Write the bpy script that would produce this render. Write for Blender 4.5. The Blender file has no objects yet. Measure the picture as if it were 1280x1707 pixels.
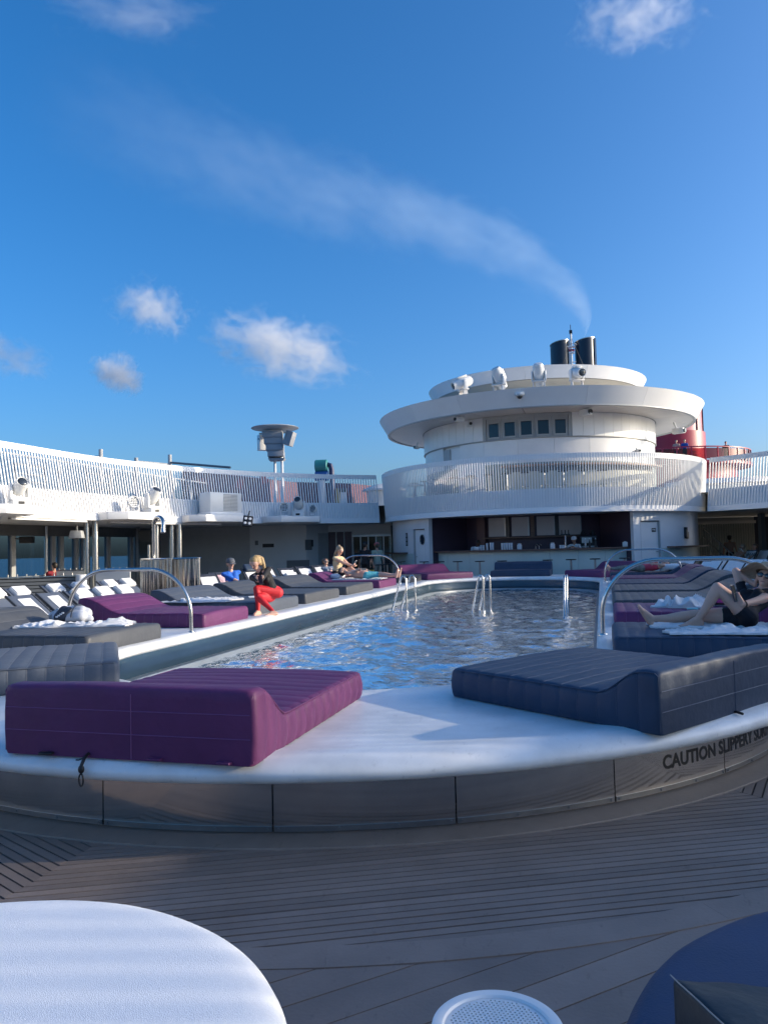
import bpy, bmesh, math, random
from math import sin, cos, pi, radians, atan2, sqrt, hypot
from mathutils import Vector, Matrix, noise, Quaternion
import numpy as np

scene = bpy.context.scene
COL = scene.collection
random.seed(7)

# ------------------------------------------------------------------ camera
CAMZ = 1.5
YAW, PITCH, ROLL = radians(15.7), radians(2.7), radians(-1.45)
cam_data = bpy.data.cameras.new('camera')
cam = bpy.data.objects.new('camera', cam_data)
COL.objects.link(cam)
CAMROT = Matrix.Rotation(YAW, 3, 'Z') @ Matrix.Rotation(pi/2 + PITCH, 3, 'X') @ Matrix.Rotation(ROLL, 3, 'Z')
cam.matrix_world = Matrix.Translation((0, 0, CAMZ)) @ CAMROT.to_4x4()
cam_data.sensor_fit = 'HORIZONTAL'
cam_data.sensor_width = 36.0
cam_data.lens = 36.0 * 1283.0 / 1280.0
cam_data.clip_start = 0.05
cam_data.clip_end = 60000
scene.camera = cam

# ------------------------------------------------------------------ light
SUN_EL, SUN_AZ = radians(15.2), radians(76.0)      # azimuth clockwise from +Y (ship's axis)
world = bpy.data.worlds.new('World')
scene.world = world
world.use_nodes = True
wn = world.node_tree
wn.nodes.clear()
w_out = wn.nodes.new('ShaderNodeOutputWorld')
w_bg = wn.nodes.new('ShaderNodeBackground')
w_sky = wn.nodes.new('ShaderNodeTexSky')
w_sky.sky_type = 'NISHITA'
w_sky.sun_disc = False
w_sky.sun_elevation = SUN_EL
w_sky.sun_rotation = SUN_AZ
w_sky.altitude = 0
w_sky.air_density = 0.85
w_sky.dust_density = 3.4
w_sky.ozone_density = 4.5
w_bg.inputs['Strength'].default_value = 0.15
w_hs = wn.nodes.new('ShaderNodeHueSaturation')
w_hs.inputs['Saturation'].default_value = 1.22
wn.links.new(w_sky.outputs[0], w_hs.inputs['Color'])
wn.links.new(w_hs.outputs[0], w_bg.inputs['Color'])
wn.links.new(w_bg.outputs[0], w_out.inputs['Surface'])

sun_d = bpy.data.lights.new('sun', 'SUN')
sun_d.energy = 2.7
sun_d.angle = radians(0.53)
sun_d.color = (1.0, 0.86, 0.66)
sun = bpy.data.objects.new('sun', sun_d)
COL.objects.link(sun)
sdir = Vector((sin(SUN_AZ)*cos(SUN_EL), cos(SUN_AZ)*cos(SUN_EL), sin(SUN_EL)))
sun.rotation_euler = sdir.to_track_quat('Z', 'Y').to_euler()
sun.location = (30, 10, 30)

scene.view_settings.view_transform = 'Standard'
scene.view_settings.look = 'None'
scene.view_settings.exposure = 0.95
scene.view_settings.gamma = 1.0
scene.view_settings.use_curve_mapping = False
scene.render.engine = 'CYCLES'
scene.cycles.transparent_max_bounces = 12
scene.cycles.volume_bounces = 3
scene.cycles.volume_step_rate = 2.0

# ------------------------------------------------------------------ places
def ray(px, py):
    return CAMROT @ Vector(((px-640)/1283.0, -(py-853.5)/1283.0, -1))
def at_z(px, py, z):
    d = ray(px, py); return Vector((0, 0, CAMZ)) + d*((z-CAMZ)/d.z)
def at_d(px, py, depth):
    return Vector((0, 0, CAMZ)) + ray(px, py)*depth
def at_x(px, py, x):
    d = ray(px, py); return Vector((0, 0, CAMZ)) + d*(x/d.x)
def at_y(px, py, y):
    d = ray(px, py); return Vector((0, 0, CAMZ)) + d*(y/d.y)

# ------------------------------------------------------------------ materials
MATS = {}
def mat(name, col, rough=0.5, metal=0.0, var=0.06, vscale=3.0, bump=0.0, bscale=60.0, spec=0.5, coat=0.0,
        alpha=None, grime=0.0, rnd=0.0, sss=0.0, sheen=0.0, stretch=None, detail=4.0):
    if name in MATS: return MATS[name]
    m = bpy.data.materials.new(name); m.use_nodes = True
    nt = m.node_tree; b = nt.nodes['Principled BSDF']
    b.inputs['Roughness'].default_value = rough
    b.inputs['Metallic'].default_value = metal
    b.inputs['Specular IOR Level'].default_value = spec
    if coat: b.inputs['Coat Weight'].default_value = coat
    if sheen:
        b.inputs['Sheen Weight'].default_value = sheen
    tc = nt.nodes.new('ShaderNodeTexCoord')
    mp = nt.nodes.new('ShaderNodeMapping')
    if stretch: mp.inputs['Scale'].default_value = stretch
    nt.links.new(tc.outputs['Object'], mp.inputs['Vector'])
    nz = nt.nodes.new('ShaderNodeTexNoise')
    nz.inputs['Scale'].default_value = vscale
    nz.inputs['Detail'].default_value = detail
    nz.inputs['Roughness'].default_value = 0.6
    nt.links.new(mp.outputs[0], nz.inputs['Vector'])
    rmp = nt.nodes.new('ShaderNodeMapRange')
    rmp.inputs['From Min'].default_value = 0.25; rmp.inputs['From Max'].default_value = 0.75
    rmp.inputs['To Min'].default_value = 1.0-var; rmp.inputs['To Max'].default_value = 1.0+var
    nt.links.new(nz.outputs[0], rmp.inputs['Value'])
    mul = nt.nodes.new('ShaderNodeVectorMath'); mul.operation = 'SCALE'
    mul.inputs[0].default_value = col[:3]
    nt.links.new(rmp.outputs[0], mul.inputs['Scale'])
    src = mul.outputs[0]
    def scaled(src, sock):
        q = nt.nodes.new('ShaderNodeVectorMath'); q.operation = 'SCALE'
        nt.links.new(src, q.inputs[0]); nt.links.new(sock, q.inputs['Scale']); return q.outputs[0]
    if rnd:
        oi = nt.nodes.new('ShaderNodeObjectInfo'); mr = nt.nodes.new('ShaderNodeMapRange')
        mr.inputs['To Min'].default_value = 1-rnd; mr.inputs['To Max'].default_value = 1+rnd
        nt.links.new(oi.outputs['Random'], mr.inputs['Value']); src = scaled(src, mr.outputs[0])
    if grime:
        for gs, lo, hi, st, ga in ((1.7, .52, .70, (1, 1, 1), .45), (26, .60, .70, (1, .35, 1), 1.0)):
            g = nt.nodes.new('ShaderNodeTexNoise'); g.inputs['Scale'].default_value = gs; g.inputs['Detail'].default_value = 7; g.inputs['Roughness'].default_value = .68
            gm = nt.nodes.new('ShaderNodeMapping'); gm.inputs['Scale'].default_value = st; nt.links.new(tc.outputs['Object'], gm.inputs['Vector']); nt.links.new(gm.outputs[0], g.inputs['Vector'])
            mr = nt.nodes.new('ShaderNodeMapRange'); mr.inputs['From Min'].default_value = lo; mr.inputs['From Max'].default_value = hi
            mr.inputs['To Min'].default_value = 1; mr.inputs['To Max'].default_value = 1-grime*ga
            nt.links.new(g.outputs[0], mr.inputs['Value']); src = scaled(src, mr.outputs[0])
    if sss:
        b.inputs['Subsurface Weight'].default_value = sss; b.inputs['Subsurface Scale'].default_value = .02; b.inputs['Subsurface Radius'].default_value = (1, .35, .2)
    nt.links.new(src, b.inputs['Base Color'])
    rr = nt.nodes.new('ShaderNodeMapRange')
    rr.inputs['To Min'].default_value = max(0.02, rough*0.8); rr.inputs['To Max'].default_value = min(1, rough*1.2)
    nt.links.new(nz.outputs[0], rr.inputs['Value'])
    nt.links.new(rr.outputs[0], b.inputs['Roughness'])
    if bump:
        n2 = nt.nodes.new('ShaderNodeTexNoise'); n2.inputs['Scale'].default_value = bscale; n2.inputs['Detail'].default_value = 3
        nt.links.new(mp.outputs[0], n2.inputs['Vector'])
        bp = nt.nodes.new('ShaderNodeBump'); bp.inputs['Strength'].default_value = bump; bp.inputs['Distance'].default_value = 0.02
        nt.links.new(n2.outputs[0], bp.inputs['Height']); nt.links.new(bp.outputs[0], b.inputs['Normal'])
    MATS[name] = m
    return m

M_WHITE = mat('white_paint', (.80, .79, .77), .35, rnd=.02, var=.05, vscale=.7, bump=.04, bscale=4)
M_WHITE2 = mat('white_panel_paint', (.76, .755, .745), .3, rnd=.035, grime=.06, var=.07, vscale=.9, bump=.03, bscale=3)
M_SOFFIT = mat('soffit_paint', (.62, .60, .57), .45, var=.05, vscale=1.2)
M_GEL = mat('white_gelcoat', (.77, .77, .75), .38, grime=.16, var=.17, vscale=2.6, bump=.06, bscale=14, detail=10)
M_STEEL = mat('polished_steel', (.56, .545, .52), .24, 1.0, var=.06, vscale=6)
M_STEELW = mat('brushed_steel', (.62, .57, .52), .10, 1.0, var=.12, vscale=2.5, bump=.05, bscale=2.2)
M_STEELD = mat('dull_steel', (.34, .34, .34), .35, 1.0, var=.12, vscale=8)
M_MINT = mat('mint_paint', (.52, .60, .55), .4, var=.05, vscale=1.5)
M_WOOD = mat('brown_wood', (.12, .065, .045), .45, var=.25, vscale=4, stretch=(1, 1, 6), bump=.08, bscale=20)
M_PLUM = mat('plum_wall', (.055, .035, .055), .5, var=.08)
M_BLACK = mat('black_plastic', (.012, .012, .014), .4, var=.1)
M_NAVYP = mat('navy_funnel_paint', (.010, .018, .035), .32, var=.15, vscale=2)
M_RED = mat('red_paint', (.34, .020, .052), .35, var=.07, vscale=1.5)
M_MAG = mat('magenta_wall', (.085, .007, .026), .5, var=.12, vscale=.8)
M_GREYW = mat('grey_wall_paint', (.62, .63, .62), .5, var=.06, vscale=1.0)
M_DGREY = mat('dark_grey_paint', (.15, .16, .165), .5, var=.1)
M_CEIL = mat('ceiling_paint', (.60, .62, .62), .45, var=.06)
M_GREYM = mat('grey_metal_paint', (.40, .41, .41), .45, var=.08)
M_TEAL = mat('teal_vinyl', (.03, .22, .22), .5, var=.12)
M_BLUEV = mat('blue_vinyl', (.02, .10, .30), .5, var=.1)
M_PURPLE = mat('purple_vinyl', (.128, .034, .106), .52, var=.13, vscale=4, bump=.22, bscale=16, spec=.28)
M_NAVY = mat('navy_vinyl', (.034, .054, .092), .52, var=.14, vscale=4, bump=.20, bscale=16, spec=.28)
M_SLATE = mat('slate_vinyl', (.085, .098, .12), .5, var=.13, vscale=4, bump=.20, bscale=16, spec=.28)
M_GREYV = mat('charcoal_vinyl', (.075, .08, .088), .5, var=.13, vscale=4, bump=.20, bscale=16, spec=.28)
M_SEAMP = mat('purple_piping', (.21, .07, .19), .55)
M_SEAMN = mat('navy_piping', (.05, .07, .12), .55)
M_SEAMG = mat('grey_piping', (.13, .14, .16), .55)
M_SLING = mat('grey_blue_sling', (.085, .105, .145), .7, var=.08, bump=.1, bscale=160)
M_TOWEL = mat('white_terry', (.80, .80, .80), .95, var=.04, vscale=8, bump=.6, bscale=190, sheen=.3)
M_TEAK = mat('grey_deck_plank', (.235, .187, .158), .6, grime=.22, rnd=.13, var=.20, vscale=2.2, stretch=(1, 1, 1), bump=.10, bscale=70, detail=8)
M_CAULK = mat('black_caulk', (.010, .010, .012), .6)
M_TRIM = mat('deck_margin_board', (.26, .21, .172), .55, grime=.25, var=.16, vscale=5, bump=.08, bscale=40, detail=8)
M_SKIN = mat('skin', (.62, .37, .27), .5, sss=.2, var=.06, vscale=9)
M_SKIN2 = mat('tanned_skin', (.46, .24, .155), .5, sss=.2, var=.06, vscale=9)
M_SKIN3 = mat('dark_skin', (.10, .05, .035), .5, var=.06, vscale=9)
M_TILE = mat('pool_tile', (.03, .09, .16), .2, var=.25, vscale=5)

def glass_mat(name, tint, fac_rough=0.03, op=0.0):
    if name in MATS: return MATS[name]
    m = bpy.data.materials.new(name); m.use_nodes = True
    nt = m.node_tree; nt.nodes.clear()
    out = nt.nodes.new('ShaderNodeOutputMaterial')
    tr = nt.nodes.new('ShaderNodeBsdfTransparent'); tr.inputs[0].default_value = (*tint, 1)
    gl = nt.nodes.new('ShaderNodeBsdfGlossy'); gl.inputs['Roughness'].default_value = fac_rough
    gl.inputs[0].default_value = (.9, .9, .9, 1)
    fr = nt.nodes.new('ShaderNodeFresnel')
    ge = nt.nodes.new('ShaderNodeNewGeometry'); mr = nt.nodes.new('ShaderNodeMapRange')
    mr.inputs['To Min'].default_value = 1.5; mr.inputs['To Max'].default_value = 1/1.5
    nt.links.new(ge.outputs['Backfacing'], mr.inputs['Value']); nt.links.new(mr.outputs[0], fr.inputs[0])
    mx = nt.nodes.new('ShaderNodeMixShader')
    nt.links.new(fr.outputs[0], mx.inputs[0]); nt.links.new(tr.outputs[0], mx.inputs[1]); nt.links.new(gl.outputs[0], mx.inputs[2])
    nt.links.new(mx.outputs[0], out.inputs[0])
    MATS[name] = m
    return m
M_GLASS = glass_mat('tinted_glass', (.62, .70, .74))
M_CLEAR = glass_mat('clear_glass', (.86, .9, .9))
M_DARKGLASS = mat('dark_window_glass', (.012, .025, .04), .06, var=.1)

# ------------------------------------------------------------------ object helpers
def thing(name, label, cat, loc=(0, 0, 0), rz=0.0, group=None):
    o = bpy.data.objects.new(name, None); COL.objects.link(o)
    o.empty_display_size = 0.2
    o.location = loc; o.rotation_euler = (0, 0, rz)
    o['label'] = label; o['category'] = cat
    if group: o['group'] = group
    return o
def tag(o, label, cat, group=None):
    o['label'] = label; o['category'] = cat
    if group: o['group'] = group
    return o
def copy_tree(o, parent=None):
    c = o.copy(); COL.objects.link(c)
    if parent is not None: c.parent = parent
    for ch in list(o.children): copy_tree(ch, c)
    return c
def dup(o, loc, rz, label, scale=None):
    c = copy_tree(o); c.location = loc; c.rotation_euler = (0, 0, rz); c['label'] = label
    if scale: c.scale = scale
    return c

class MB:
    """collects faces; build() links them as one mesh object"""
    def __init__(s): s.v = []; s.f = []; s.mi = []; s.cur = 0
    def add(s, vs, fs, M=None):
        o = len(s.v)
        for p in vs:
            p = Vector(p)
            s.v.append(M @ p if M is not None else p)
        for f in fs:
            s.f.append([i+o for i in f]); s.mi.append(s.cur)
        return s
    def box(s, c, size, rz=0.0, M=None, taper=1.0):
        x, y, z = size[0]/2, size[1]/2, size[2]/2; t = taper
        vs = [(-x, -y, -z), (x, -y, -z), (x, y, -z), (-x, y, -z), (-x*t, -y*t, z), (x*t, -y*t, z), (x*t, y*t, z), (-x*t, y*t, z)]
        fs = [(0, 3, 2, 1), (4, 5, 6, 7), (0, 1, 5, 4), (1, 2, 6, 5), (2, 3, 7, 6), (3, 0, 4, 7)]
        T = Matrix.Translation(c) @ (M.to_4x4() if M is not None else Matrix.Rotation(rz, 4, 'Z'))
        return s.add(vs, fs, T)
    def tube(s, pts, r, n=10, cap=True, r1=None):
        pts = [Vector(p) for p in pts]; k = len(pts)
        o = len(s.v); prev = None
        for i, p in enumerate(pts):
            if i == 0: d = pts[1]-p
            elif i == k-1: d = p-pts[i-1]
            else: d = (pts[i+1]-p).normalized() + (p-pts[i-1]).normalized()
            d = d.normalized() if d.length > 1e-9 else Vector((0, 0, 1))
            if prev is None:
                a = Vector((1, 0, 0)) if abs(d.x) < .8 else Vector((0, 1, 0))
                u = d.cross(a).normalized()
            else:
                u = (prev - d*prev.dot(d)).normalized()
            prev = u; w = d.cross(u)
            rr = r if r1 is None else r + (r1-r)*i/(k-1)
            if isinstance(r, (list, tuple)): rr = r[i]
            for j in range(n):
                a = 2*pi*j/n
                s.v.append(p + u*(rr*cos(a)) + w*(rr*sin(a)))
        for i in range(k-1):
            for j in range(n):
                a, b = o+i*n+j, o+i*n+(j+1) % n
                s.f.append([a, b, b+n, a+n]); s.mi.append(s.cur)
        if cap:
            s.f.append([o+j for j in range(n)][::-1]); s.mi.append(s.cur)
            s.f.append([o+(k-1)*n+j for j in range(n)]); s.mi.append(s.cur)
        return s
    def lathe(s, prof, n=32, c=(0, 0, 0), a0=0.0, a1=2*pi, M=None):
        """profile (r, z); angle from -Y, turning to +X"""
        full = abs(a1-a0-2*pi) < 1e-6
        k = n if full else n+1; o = len(s.v); c = Vector(c)
        for i in range(k):
            a = a0+(a1-a0)*i/n
            for r, z in prof:
                p = Vector((r*sin(a), -r*cos(a), z))
                if M is not None: p = M @ p
                s.v.append(c+p)
        m = len(prof)
        for i in range(n):
            i2 = (i+1) % k
            for j in range(m-1):
                q = [o+i*m+j, o+i2*m+j, o+i2*m+j+1, o+i*m+j+1]
                if prof[j][0] < 1e-6: q = [q[0], q[2], q[3]]
                elif prof[j+1][0] < 1e-6: q = [q[0], q[1], q[2]]
                s.f.append(q); s.mi.append(s.cur)
        return s
    def arc(s, c, r0, r1, a0, a1, z0, z1, n=None, r0t=None, r1t=None):
        """curved block; degrees from -Y to +X"""
        a0, a1 = radians(a0), radians(a1)
        n = n or max(1, int(abs(a1-a0)*r1/.35)+1)
        r0t = r0 if r0t is None else r0t; r1t = r1 if r1t is None else r1t
        o = len(s.v); c = Vector(c)
        for i in range(n+1):
            a = a0+(a1-a0)*i/n
            for r, z in ((r0, z0), (r1, z0), (r1t, z1), (r0t, z1)):
                s.v.append(c+Vector((r*sin(a), -r*cos(a), z)))
        for i in range(n):
            b = o+i*4
            for j in range(4):
                s.f.append([b+j, b+(j+1) % 4, b+4+(j+1) % 4, b+4+j]); s.mi.append(s.cur)
        s.f.append([o+3, o+2, o+1, o]); s.mi.append(s.cur)
        e = o+n*4; s.f.append([e, e+1, e+2, e+3]); s.mi.append(s.cur)
        return s
    def prism(s, poly, z0, z1, M=None):
        n = len(poly)
        vs = [(x, y, z0) for x, y in poly]+[(x, y, z1) for x, y in poly]
        fs = [tuple(range(n))[::-1], tuple(range(n, 2*n))]+[(i, (i+1) % n, n+(i+1) % n, n+i) for i in range(n)]
        return s.add(vs, fs, M)
    def strip(s, A, B):
        o = len(s.v)
        for a, b in zip(A, B): s.v.append(Vector(a)); s.v.append(Vector(b))
        for i in range(len(A)-1):
            s.f.append([o+2*i, o+2*i+1, o+2*i+3, o+2*i+2]); s.mi.append(s.cur)
        return s
    def sphere(s, c, r, n=12, m=8, M=None, scale=(1, 1, 1)):
        o = len(s.v); c = Vector(c)
        pts = []
        for i in range(m+1):
            t = pi*i/m
            for j in range(n):
                a = 2*pi*j/n
                p = Vector((r*sin(t)*cos(a)*scale[0], r*sin(t)*sin(a)*scale[1], r*cos(t)*scale[2]))
                if M is not None: p = M @ p
                s.v.append(c+p)
        for i in range(m):
            for j in range(n):
                s.f.append([o+i*n+j, o+(i+1)*n+j, o+(i+1)*n+(j+1) % n, o+i*n+(j+1) % n]); s.mi.append(s.cur)
        return s
    def mesh(s, name, mats, off=None, bevel=0.0, smooth=35, bseg=2, weld=True):
        me = bpy.data.meshes.new(name)
        vs = [p-off for p in s.v] if off is not None else s.v
        me.from_pydata([tuple(p) for p in vs], [], s.f)
        if not isinstance(mats, (list, tuple)): mats = [mats]
        for m in mats: me.materials.append(m)
        if len(mats) > 1: me.polygons.foreach_set('material_index', s.mi)
        bm = bmesh.new(); bm.from_mesh(me)
        if weld: bmesh.ops.remove_doubles(bm, verts=bm.verts, dist=1e-5)
        bmesh.ops.recalc_face_normals(bm, faces=bm.faces)
        if bevel:
            ed = [e for e in bm.edges if len(e.link_faces) == 2 and e.calc_face_angle(0) > radians(30)]
            bmesh.ops.bevel(bm, geom=ed, offset=bevel, segments=bseg, affect='EDGES', profile=.5, clamp_overlap=True)
        bm.to_mesh(me); bm.free()
        if smooth:
            me.polygons.foreach_set('use_smooth', [True]*len(me.polygons))
            me.set_sharp_from_angle(angle=radians(smooth))
        me.update()
        return me
    def build(s, name, mats, parent=None, bevel=0.0, smooth=35, kind=None, bseg=2, local=False, weld=True):
        off = None
        if parent is not None and not local:
            off = Vector((0, 0, 0)); q = parent
            while q is not None: off += Vector(q.location); q = q.parent
        me = s.mesh(name, mats, off, bevel, smooth, bseg, weld)
        o = bpy.data.objects.new(name, me); COL.objects.link(o)
        if parent is not None: o.parent = parent
        if kind: o['kind'] = kind
        return o
def place(name, me, parent, Mx):
    o = bpy.data.objects.new(name, me); COL.objects.link(o)
    o.parent = parent; o.matrix_local = Mx
    return o
def structure(o): o['kind'] = 'structure'; return o
def lerp(a, b, t): return a+(b-a)*t
def smoothstep(a, b, x):
    t = max(0, min(1, (x-a)/(b-a))); return t*t*(3-2*t)
def clip_poly(poly, inside, inter):
    out = []
    for i in range(len(poly)):
        a, b = poly[i-1], poly[i]
        ia, ib = inside(a), inside(b)
        if ia != ib: out.append(inter(a, b))
        if ib: out.append(b)
    return out
def clip_half(poly, nx, ny, d):
    """keep nx*x+ny*y <= d"""
    f = lambda p: nx*p[0]+ny*p[1]-d
    def inter(a, b):
        fa, fb = f(a), f(b); t = fa/(fa-fb)
        return (a[0]+(b[0]-a[0])*t, a[1]+(b[1]-a[1])*t)
    return clip_poly(poly, lambda p: f(p) <= 0, inter) if poly else poly

def cap_mesh(b, a, c, ra, rc, n=12):
    a, c = Vector(a), Vector(c); d = c-a
    if d.length < 1e-6: b.sphere(a, ra, n, 8); return
    u = d.normalized(); pts = []; rr = []
    for t in (-.98, -.75, -.4, 0): pts.append(a+u*ra*t); rr.append(ra*sqrt(max(1-t*t, .01)))
    for t in (0, .4, .75, .98): pts.append(c+u*rc*t); rr.append(rc*sqrt(max(1-t*t, .01)))
    if d.length < abs(ra-rc): pts = pts
    b.tube(pts, rr, n=n)
def remesh(b, vox, smooth=4):
    me = bpy.data.meshes.new('tmp'); me.from_pydata([tuple(v) for v in b.v], [], b.f)
    bm = bmesh.new(); bm.from_mesh(me); bmesh.ops.recalc_face_normals(bm, faces=bm.faces); bm.to_mesh(me); bm.free()
    o = bpy.data.objects.new('tmp', me); COL.objects.link(o)
    m = o.modifiers.new('r', 'REMESH'); m.mode = 'VOXEL'; m.voxel_size = vox
    s = o.modifiers.new('s', 'SMOOTH'); s.factor = .5; s.iterations = smooth
    dg = bpy.context.evaluated_depsgraph_get()
    r = bpy.data.meshes.new_from_object(o.evaluated_get(dg)); bpy.data.objects.remove(o); bpy.data.meshes.remove(me)
    return r
# ================================================================== SETTING
AX = -2.58                                   # ship's centre line
C1, C2 = Vector((AX, 7.8, 0)), Vector((AX, 22.5, 0))
T = Vector((AX, 34.2, 0))                    # axis of the round tower

# sea far below
def sea_material():
    m = bpy.data.materials.new('sea_water'); m.use_nodes = True
    nt = m.node_tree; b = nt.nodes['Principled BSDF']
    b.inputs['Base Color'].default_value = (.008, .035, .07, 1); b.inputs['Roughness'].default_value = .22
    n = nt.nodes.new('ShaderNodeTexNoise'); n.inputs['Scale'].default_value = .12; n.inputs['Detail'].default_value = 6
    tc = nt.nodes.new('ShaderNodeTexCoord'); nt.links.new(tc.outputs['Object'], n.inputs['Vector'])
    bp = nt.nodes.new('ShaderNodeBump'); bp.inputs['Strength'].default_value = .6; bp.inputs['Distance'].default_value = 3
    nt.links.new(n.outputs[0], bp.inputs['Height']); nt.links.new(bp.outputs[0], b.inputs['Normal'])
    return m
mb = MB(); R_ = 25000
mb.add([(R_*cos(2*pi*i/64), R_*sin(2*pi*i/64), -32) for i in range(64)], [tuple(range(64))])
structure(mb.build('sea', sea_material(), smooth=0))

# ship's hull and deck sheet
mb = MB()
mb.box((AX, 30, -16.03), (40, 140, 32), 0)
structure(mb.build('ship_hull', M_WHITE, bevel=.05))
def deck_far_material():
    m = mat('far_deck_planks', (.33, .28, .235), .45, var=.2, vscale=1.5)
    nt = m.node_tree; b = nt.nodes['Principled BSDF']
    w = nt.nodes.new('ShaderNodeTexWave'); w.wave_type = 'BANDS'; w.bands_direction = 'X'; w.inputs['Scale'].default_value = 3.1
    tc = nt.nodes.new('ShaderNodeTexCoord'); nt.links.new(tc.outputs['Object'], w.inputs['Vector'])
    r = nt.nodes.new('ShaderNodeMapRange'); r.inputs['From Min'].default_value = .02; r.inputs['From Max'].default_value = .08
    r.inputs['To Min'].default_value = .15
    nt.links.new(w.outputs[0], r.inputs['Value'])
    src = b.inputs['Base Color'].links[0].from_socket
    mu = nt.nodes.new('ShaderNodeVectorMath'); mu.operation = 'SCALE'
    nt.links.new(src, mu.inputs[0]); nt.links.new(r.outputs[0], mu.inputs['Scale']); nt.links.new(mu.outputs[0], b.inputs['Base Color'])
    return m
mb = MB(); mb.box((AX, 30, -.022), (39.6, 139, .008))
structure(mb.build('deck', deck_far_material()))

# ---- planking of the near deck: mitred sectors inside a curved margin board, wide boards outside it
plank_deck = thing('plank_floor', 'grey planked deck laid in mitred rows round the near end of the pool', 'deck floor', (AX, 3, 0))
plank_deck['kind'] = 'structure'
del plank_deck['label']; del plank_deck['category']
caulk = MB(); caulk.box((-1.8, 2.2, -.0125), (13.4, 8.8, .008)); caulk.build('caulk_bed', M_CAULK, plank_deck)
PT = .0075
def plank(poly):
    if len(poly) < 3: return
    a = 0
    for i in range(len(poly)):
        a += poly[i-1][0]*poly[i][1]-poly[i][0]*poly[i-1][1]
    if abs(a) < .002: return
    if a < 0: poly = poly[::-1]
    b = MB(); jz = random.uniform(-.0008, .0008)
    b.prism(poly, -.008, PT-.003+jz)
    o = b.build('plank', M_TEAK, plank_deck, smooth=0)
RB = 5.31
disc = [(cos(2*pi*i/72), sin(2*pi*i/72), RB) for i in range(72)]
PW, PG = .0545, .0105
sector_dir = {-1: -25.0, 0: 25.0, 1: 75.0, -2: -75.0}
c0 = (C1.x, C1.y)
for sec, ang in sector_dir.items():
    th = radians(ang)
    ux, uy = cos(th), sin(th)                # along the plank
    nx, ny = sin(th), -cos(th)               # outward
    v = 3.72
    while v < RB:
        p = [(c0[0]+nx*w+ux*u, c0[1]+ny*w+uy*u) for u, w in ((-4.2, v), (4.2, v), (4.2, v+PW-PG), (-4.2, v+PW-PG))]
        for mang in (ang-25, ang+25):
            mr = radians(mang); s_ = -1 if mang < ang else 1
            # mitre line: direction (sin m, -cos m); keep the sector's side
            qx, qy = cos(mr)*s_, sin(mr)*s_
            p = clip_half(p, qx, qy, qx*c0[0]+qy*c0[1]-.0012)
        for dx, dy, rr in disc:
            if p: p = clip_half(p, dx, dy, dx*c0[0]+dy*c0[1]+rr)
        if p: p = clip_half(p, 0, 1, 6.6)
        if p: plank(p)
        v += PW
# margin board
mb = MB()
n = 60; RB0, RB1 = 5.235, 5.385
def ring_poly(r, a0, a1, n): return [(C1.x+r*sin(lerp(a0, a1, i/n)), C1.y-r*cos(lerp(a0, a1, i/n)), 0) for i in range(n+1)]
for k in range(-3, 6):
    a0, a1 = k*17.0, (k+1)*17.0-.012
    b = MB(); b.arc(C1, RB0, RB1, a0, a1, -.006, PT+.001, n=10)
    b.build('margin_board', M_TEAK, plank_deck, smooth=0)
for r in (RB0-.003,):
    b = MB(); b.arc(C1, r-.004, r+.004, -51, 102, -.006, PT-.0045, n=90)
    b.build('caulk_line', M_CAULK, plank_deck, smooth=0)
# wide boards outside
th = radians(44.0); ux, uy = cos(th), sin(th); nx, ny = sin(th), -cos(th)
w = 1.2
while w < 9.0:
    p = []
    vs_ = (w, w+.150)
    ends = []
    for vv in vs_:
        rr = RB1+.004
        ends.append(sqrt(max(rr*rr-vv*vv, 0)) if vv < rr else 0)
    if vs_[1] < RB1+.004:
        p1 = [(-9, vs_[0]), (-ends[0], vs_[0]), (-ends[1], vs_[1]), (-9, vs_[1])]
        p2 = [(ends[0], vs_[0]), (9, vs_[0]), (9, vs_[1]), (ends[1], vs_[1])]
        polys = [p1, p2]
    else: polys = [[(-9, vs_[0]), (9, vs_[0]), (9, vs_[1]), (-9, vs_[1])]]
    for q in polys:
        q = [(c0[0]+nx*vv+ux*u, c0[1]+ny*vv+uy*u) for u, vv in q]
        for hx, hy, hd in ((-1, 0, 8.5), (1, 0, 4.9), (0, -1, 2.2), (0, 1, 6.6)):
            if q: q = clip_half(q, hx, hy, hd)
        if q: plank(q)
    w += .156

# ---- swimming pool
def stad(r, n1=40, n2=24, c1=C1, c2=C2):
    pts = []
    for i in range(n1+1):
        a = radians(-90+180*i/n1); pts.append((c1.x+r*sin(a), c1.y-r*cos(a)))
    for i in range(1, n2): pts.append((c1.x+r, lerp(c1.y, c2.y, i/n2)))
    for i in range(n1+1):
        a = radians(90+180*i/n1); pts.append((c2.x+r*sin(a), c2.y-r*cos(a)))
    for i in range(1, n2): pts.append((c1.x-r, lerp(c2.y, c1.y, i/n2)))
    return pts
def sweep(mb, prof):
    rows = [stad(r) for r, z in prof]; n = len(rows[0]); o = len(mb.v)
    for (r, z), row in zip(prof, rows):
        for x, y in row: mb.v.append(Vector((x, y, z)))
    for j in range(len(prof)-1):
        for i in range(n):
            mb.f.append([o+j*n+i, o+j*n+(i+1) % n, o+(j+1)*n+(i+1) % n, o+(j+1)*n+i]); mb.mi.append(mb.cur)
pool = thing('swimming_pool', 'long round-ended pool with a broad white rim and polished steel sides', 'pool', (AX, 7.8, 0))
RZ = .455
mb = MB()
sweep(mb, [(2.60, .355), (2.535, .36), (2.50, .385), (2.49, .42), (2.51, .452), (2.56, .472), (2.62, .476), (2.70, .470), (2.80, .458), (3.3, RZ), (4.02, RZ),
           (4.14, .468), (4.22, .474), (4.30, .468), (4.365, .448), (4.40, .418), (4.405, .39), (4.385, .362), (4.34, .345), (4.26, .34), (4.05, .342)])
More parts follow.
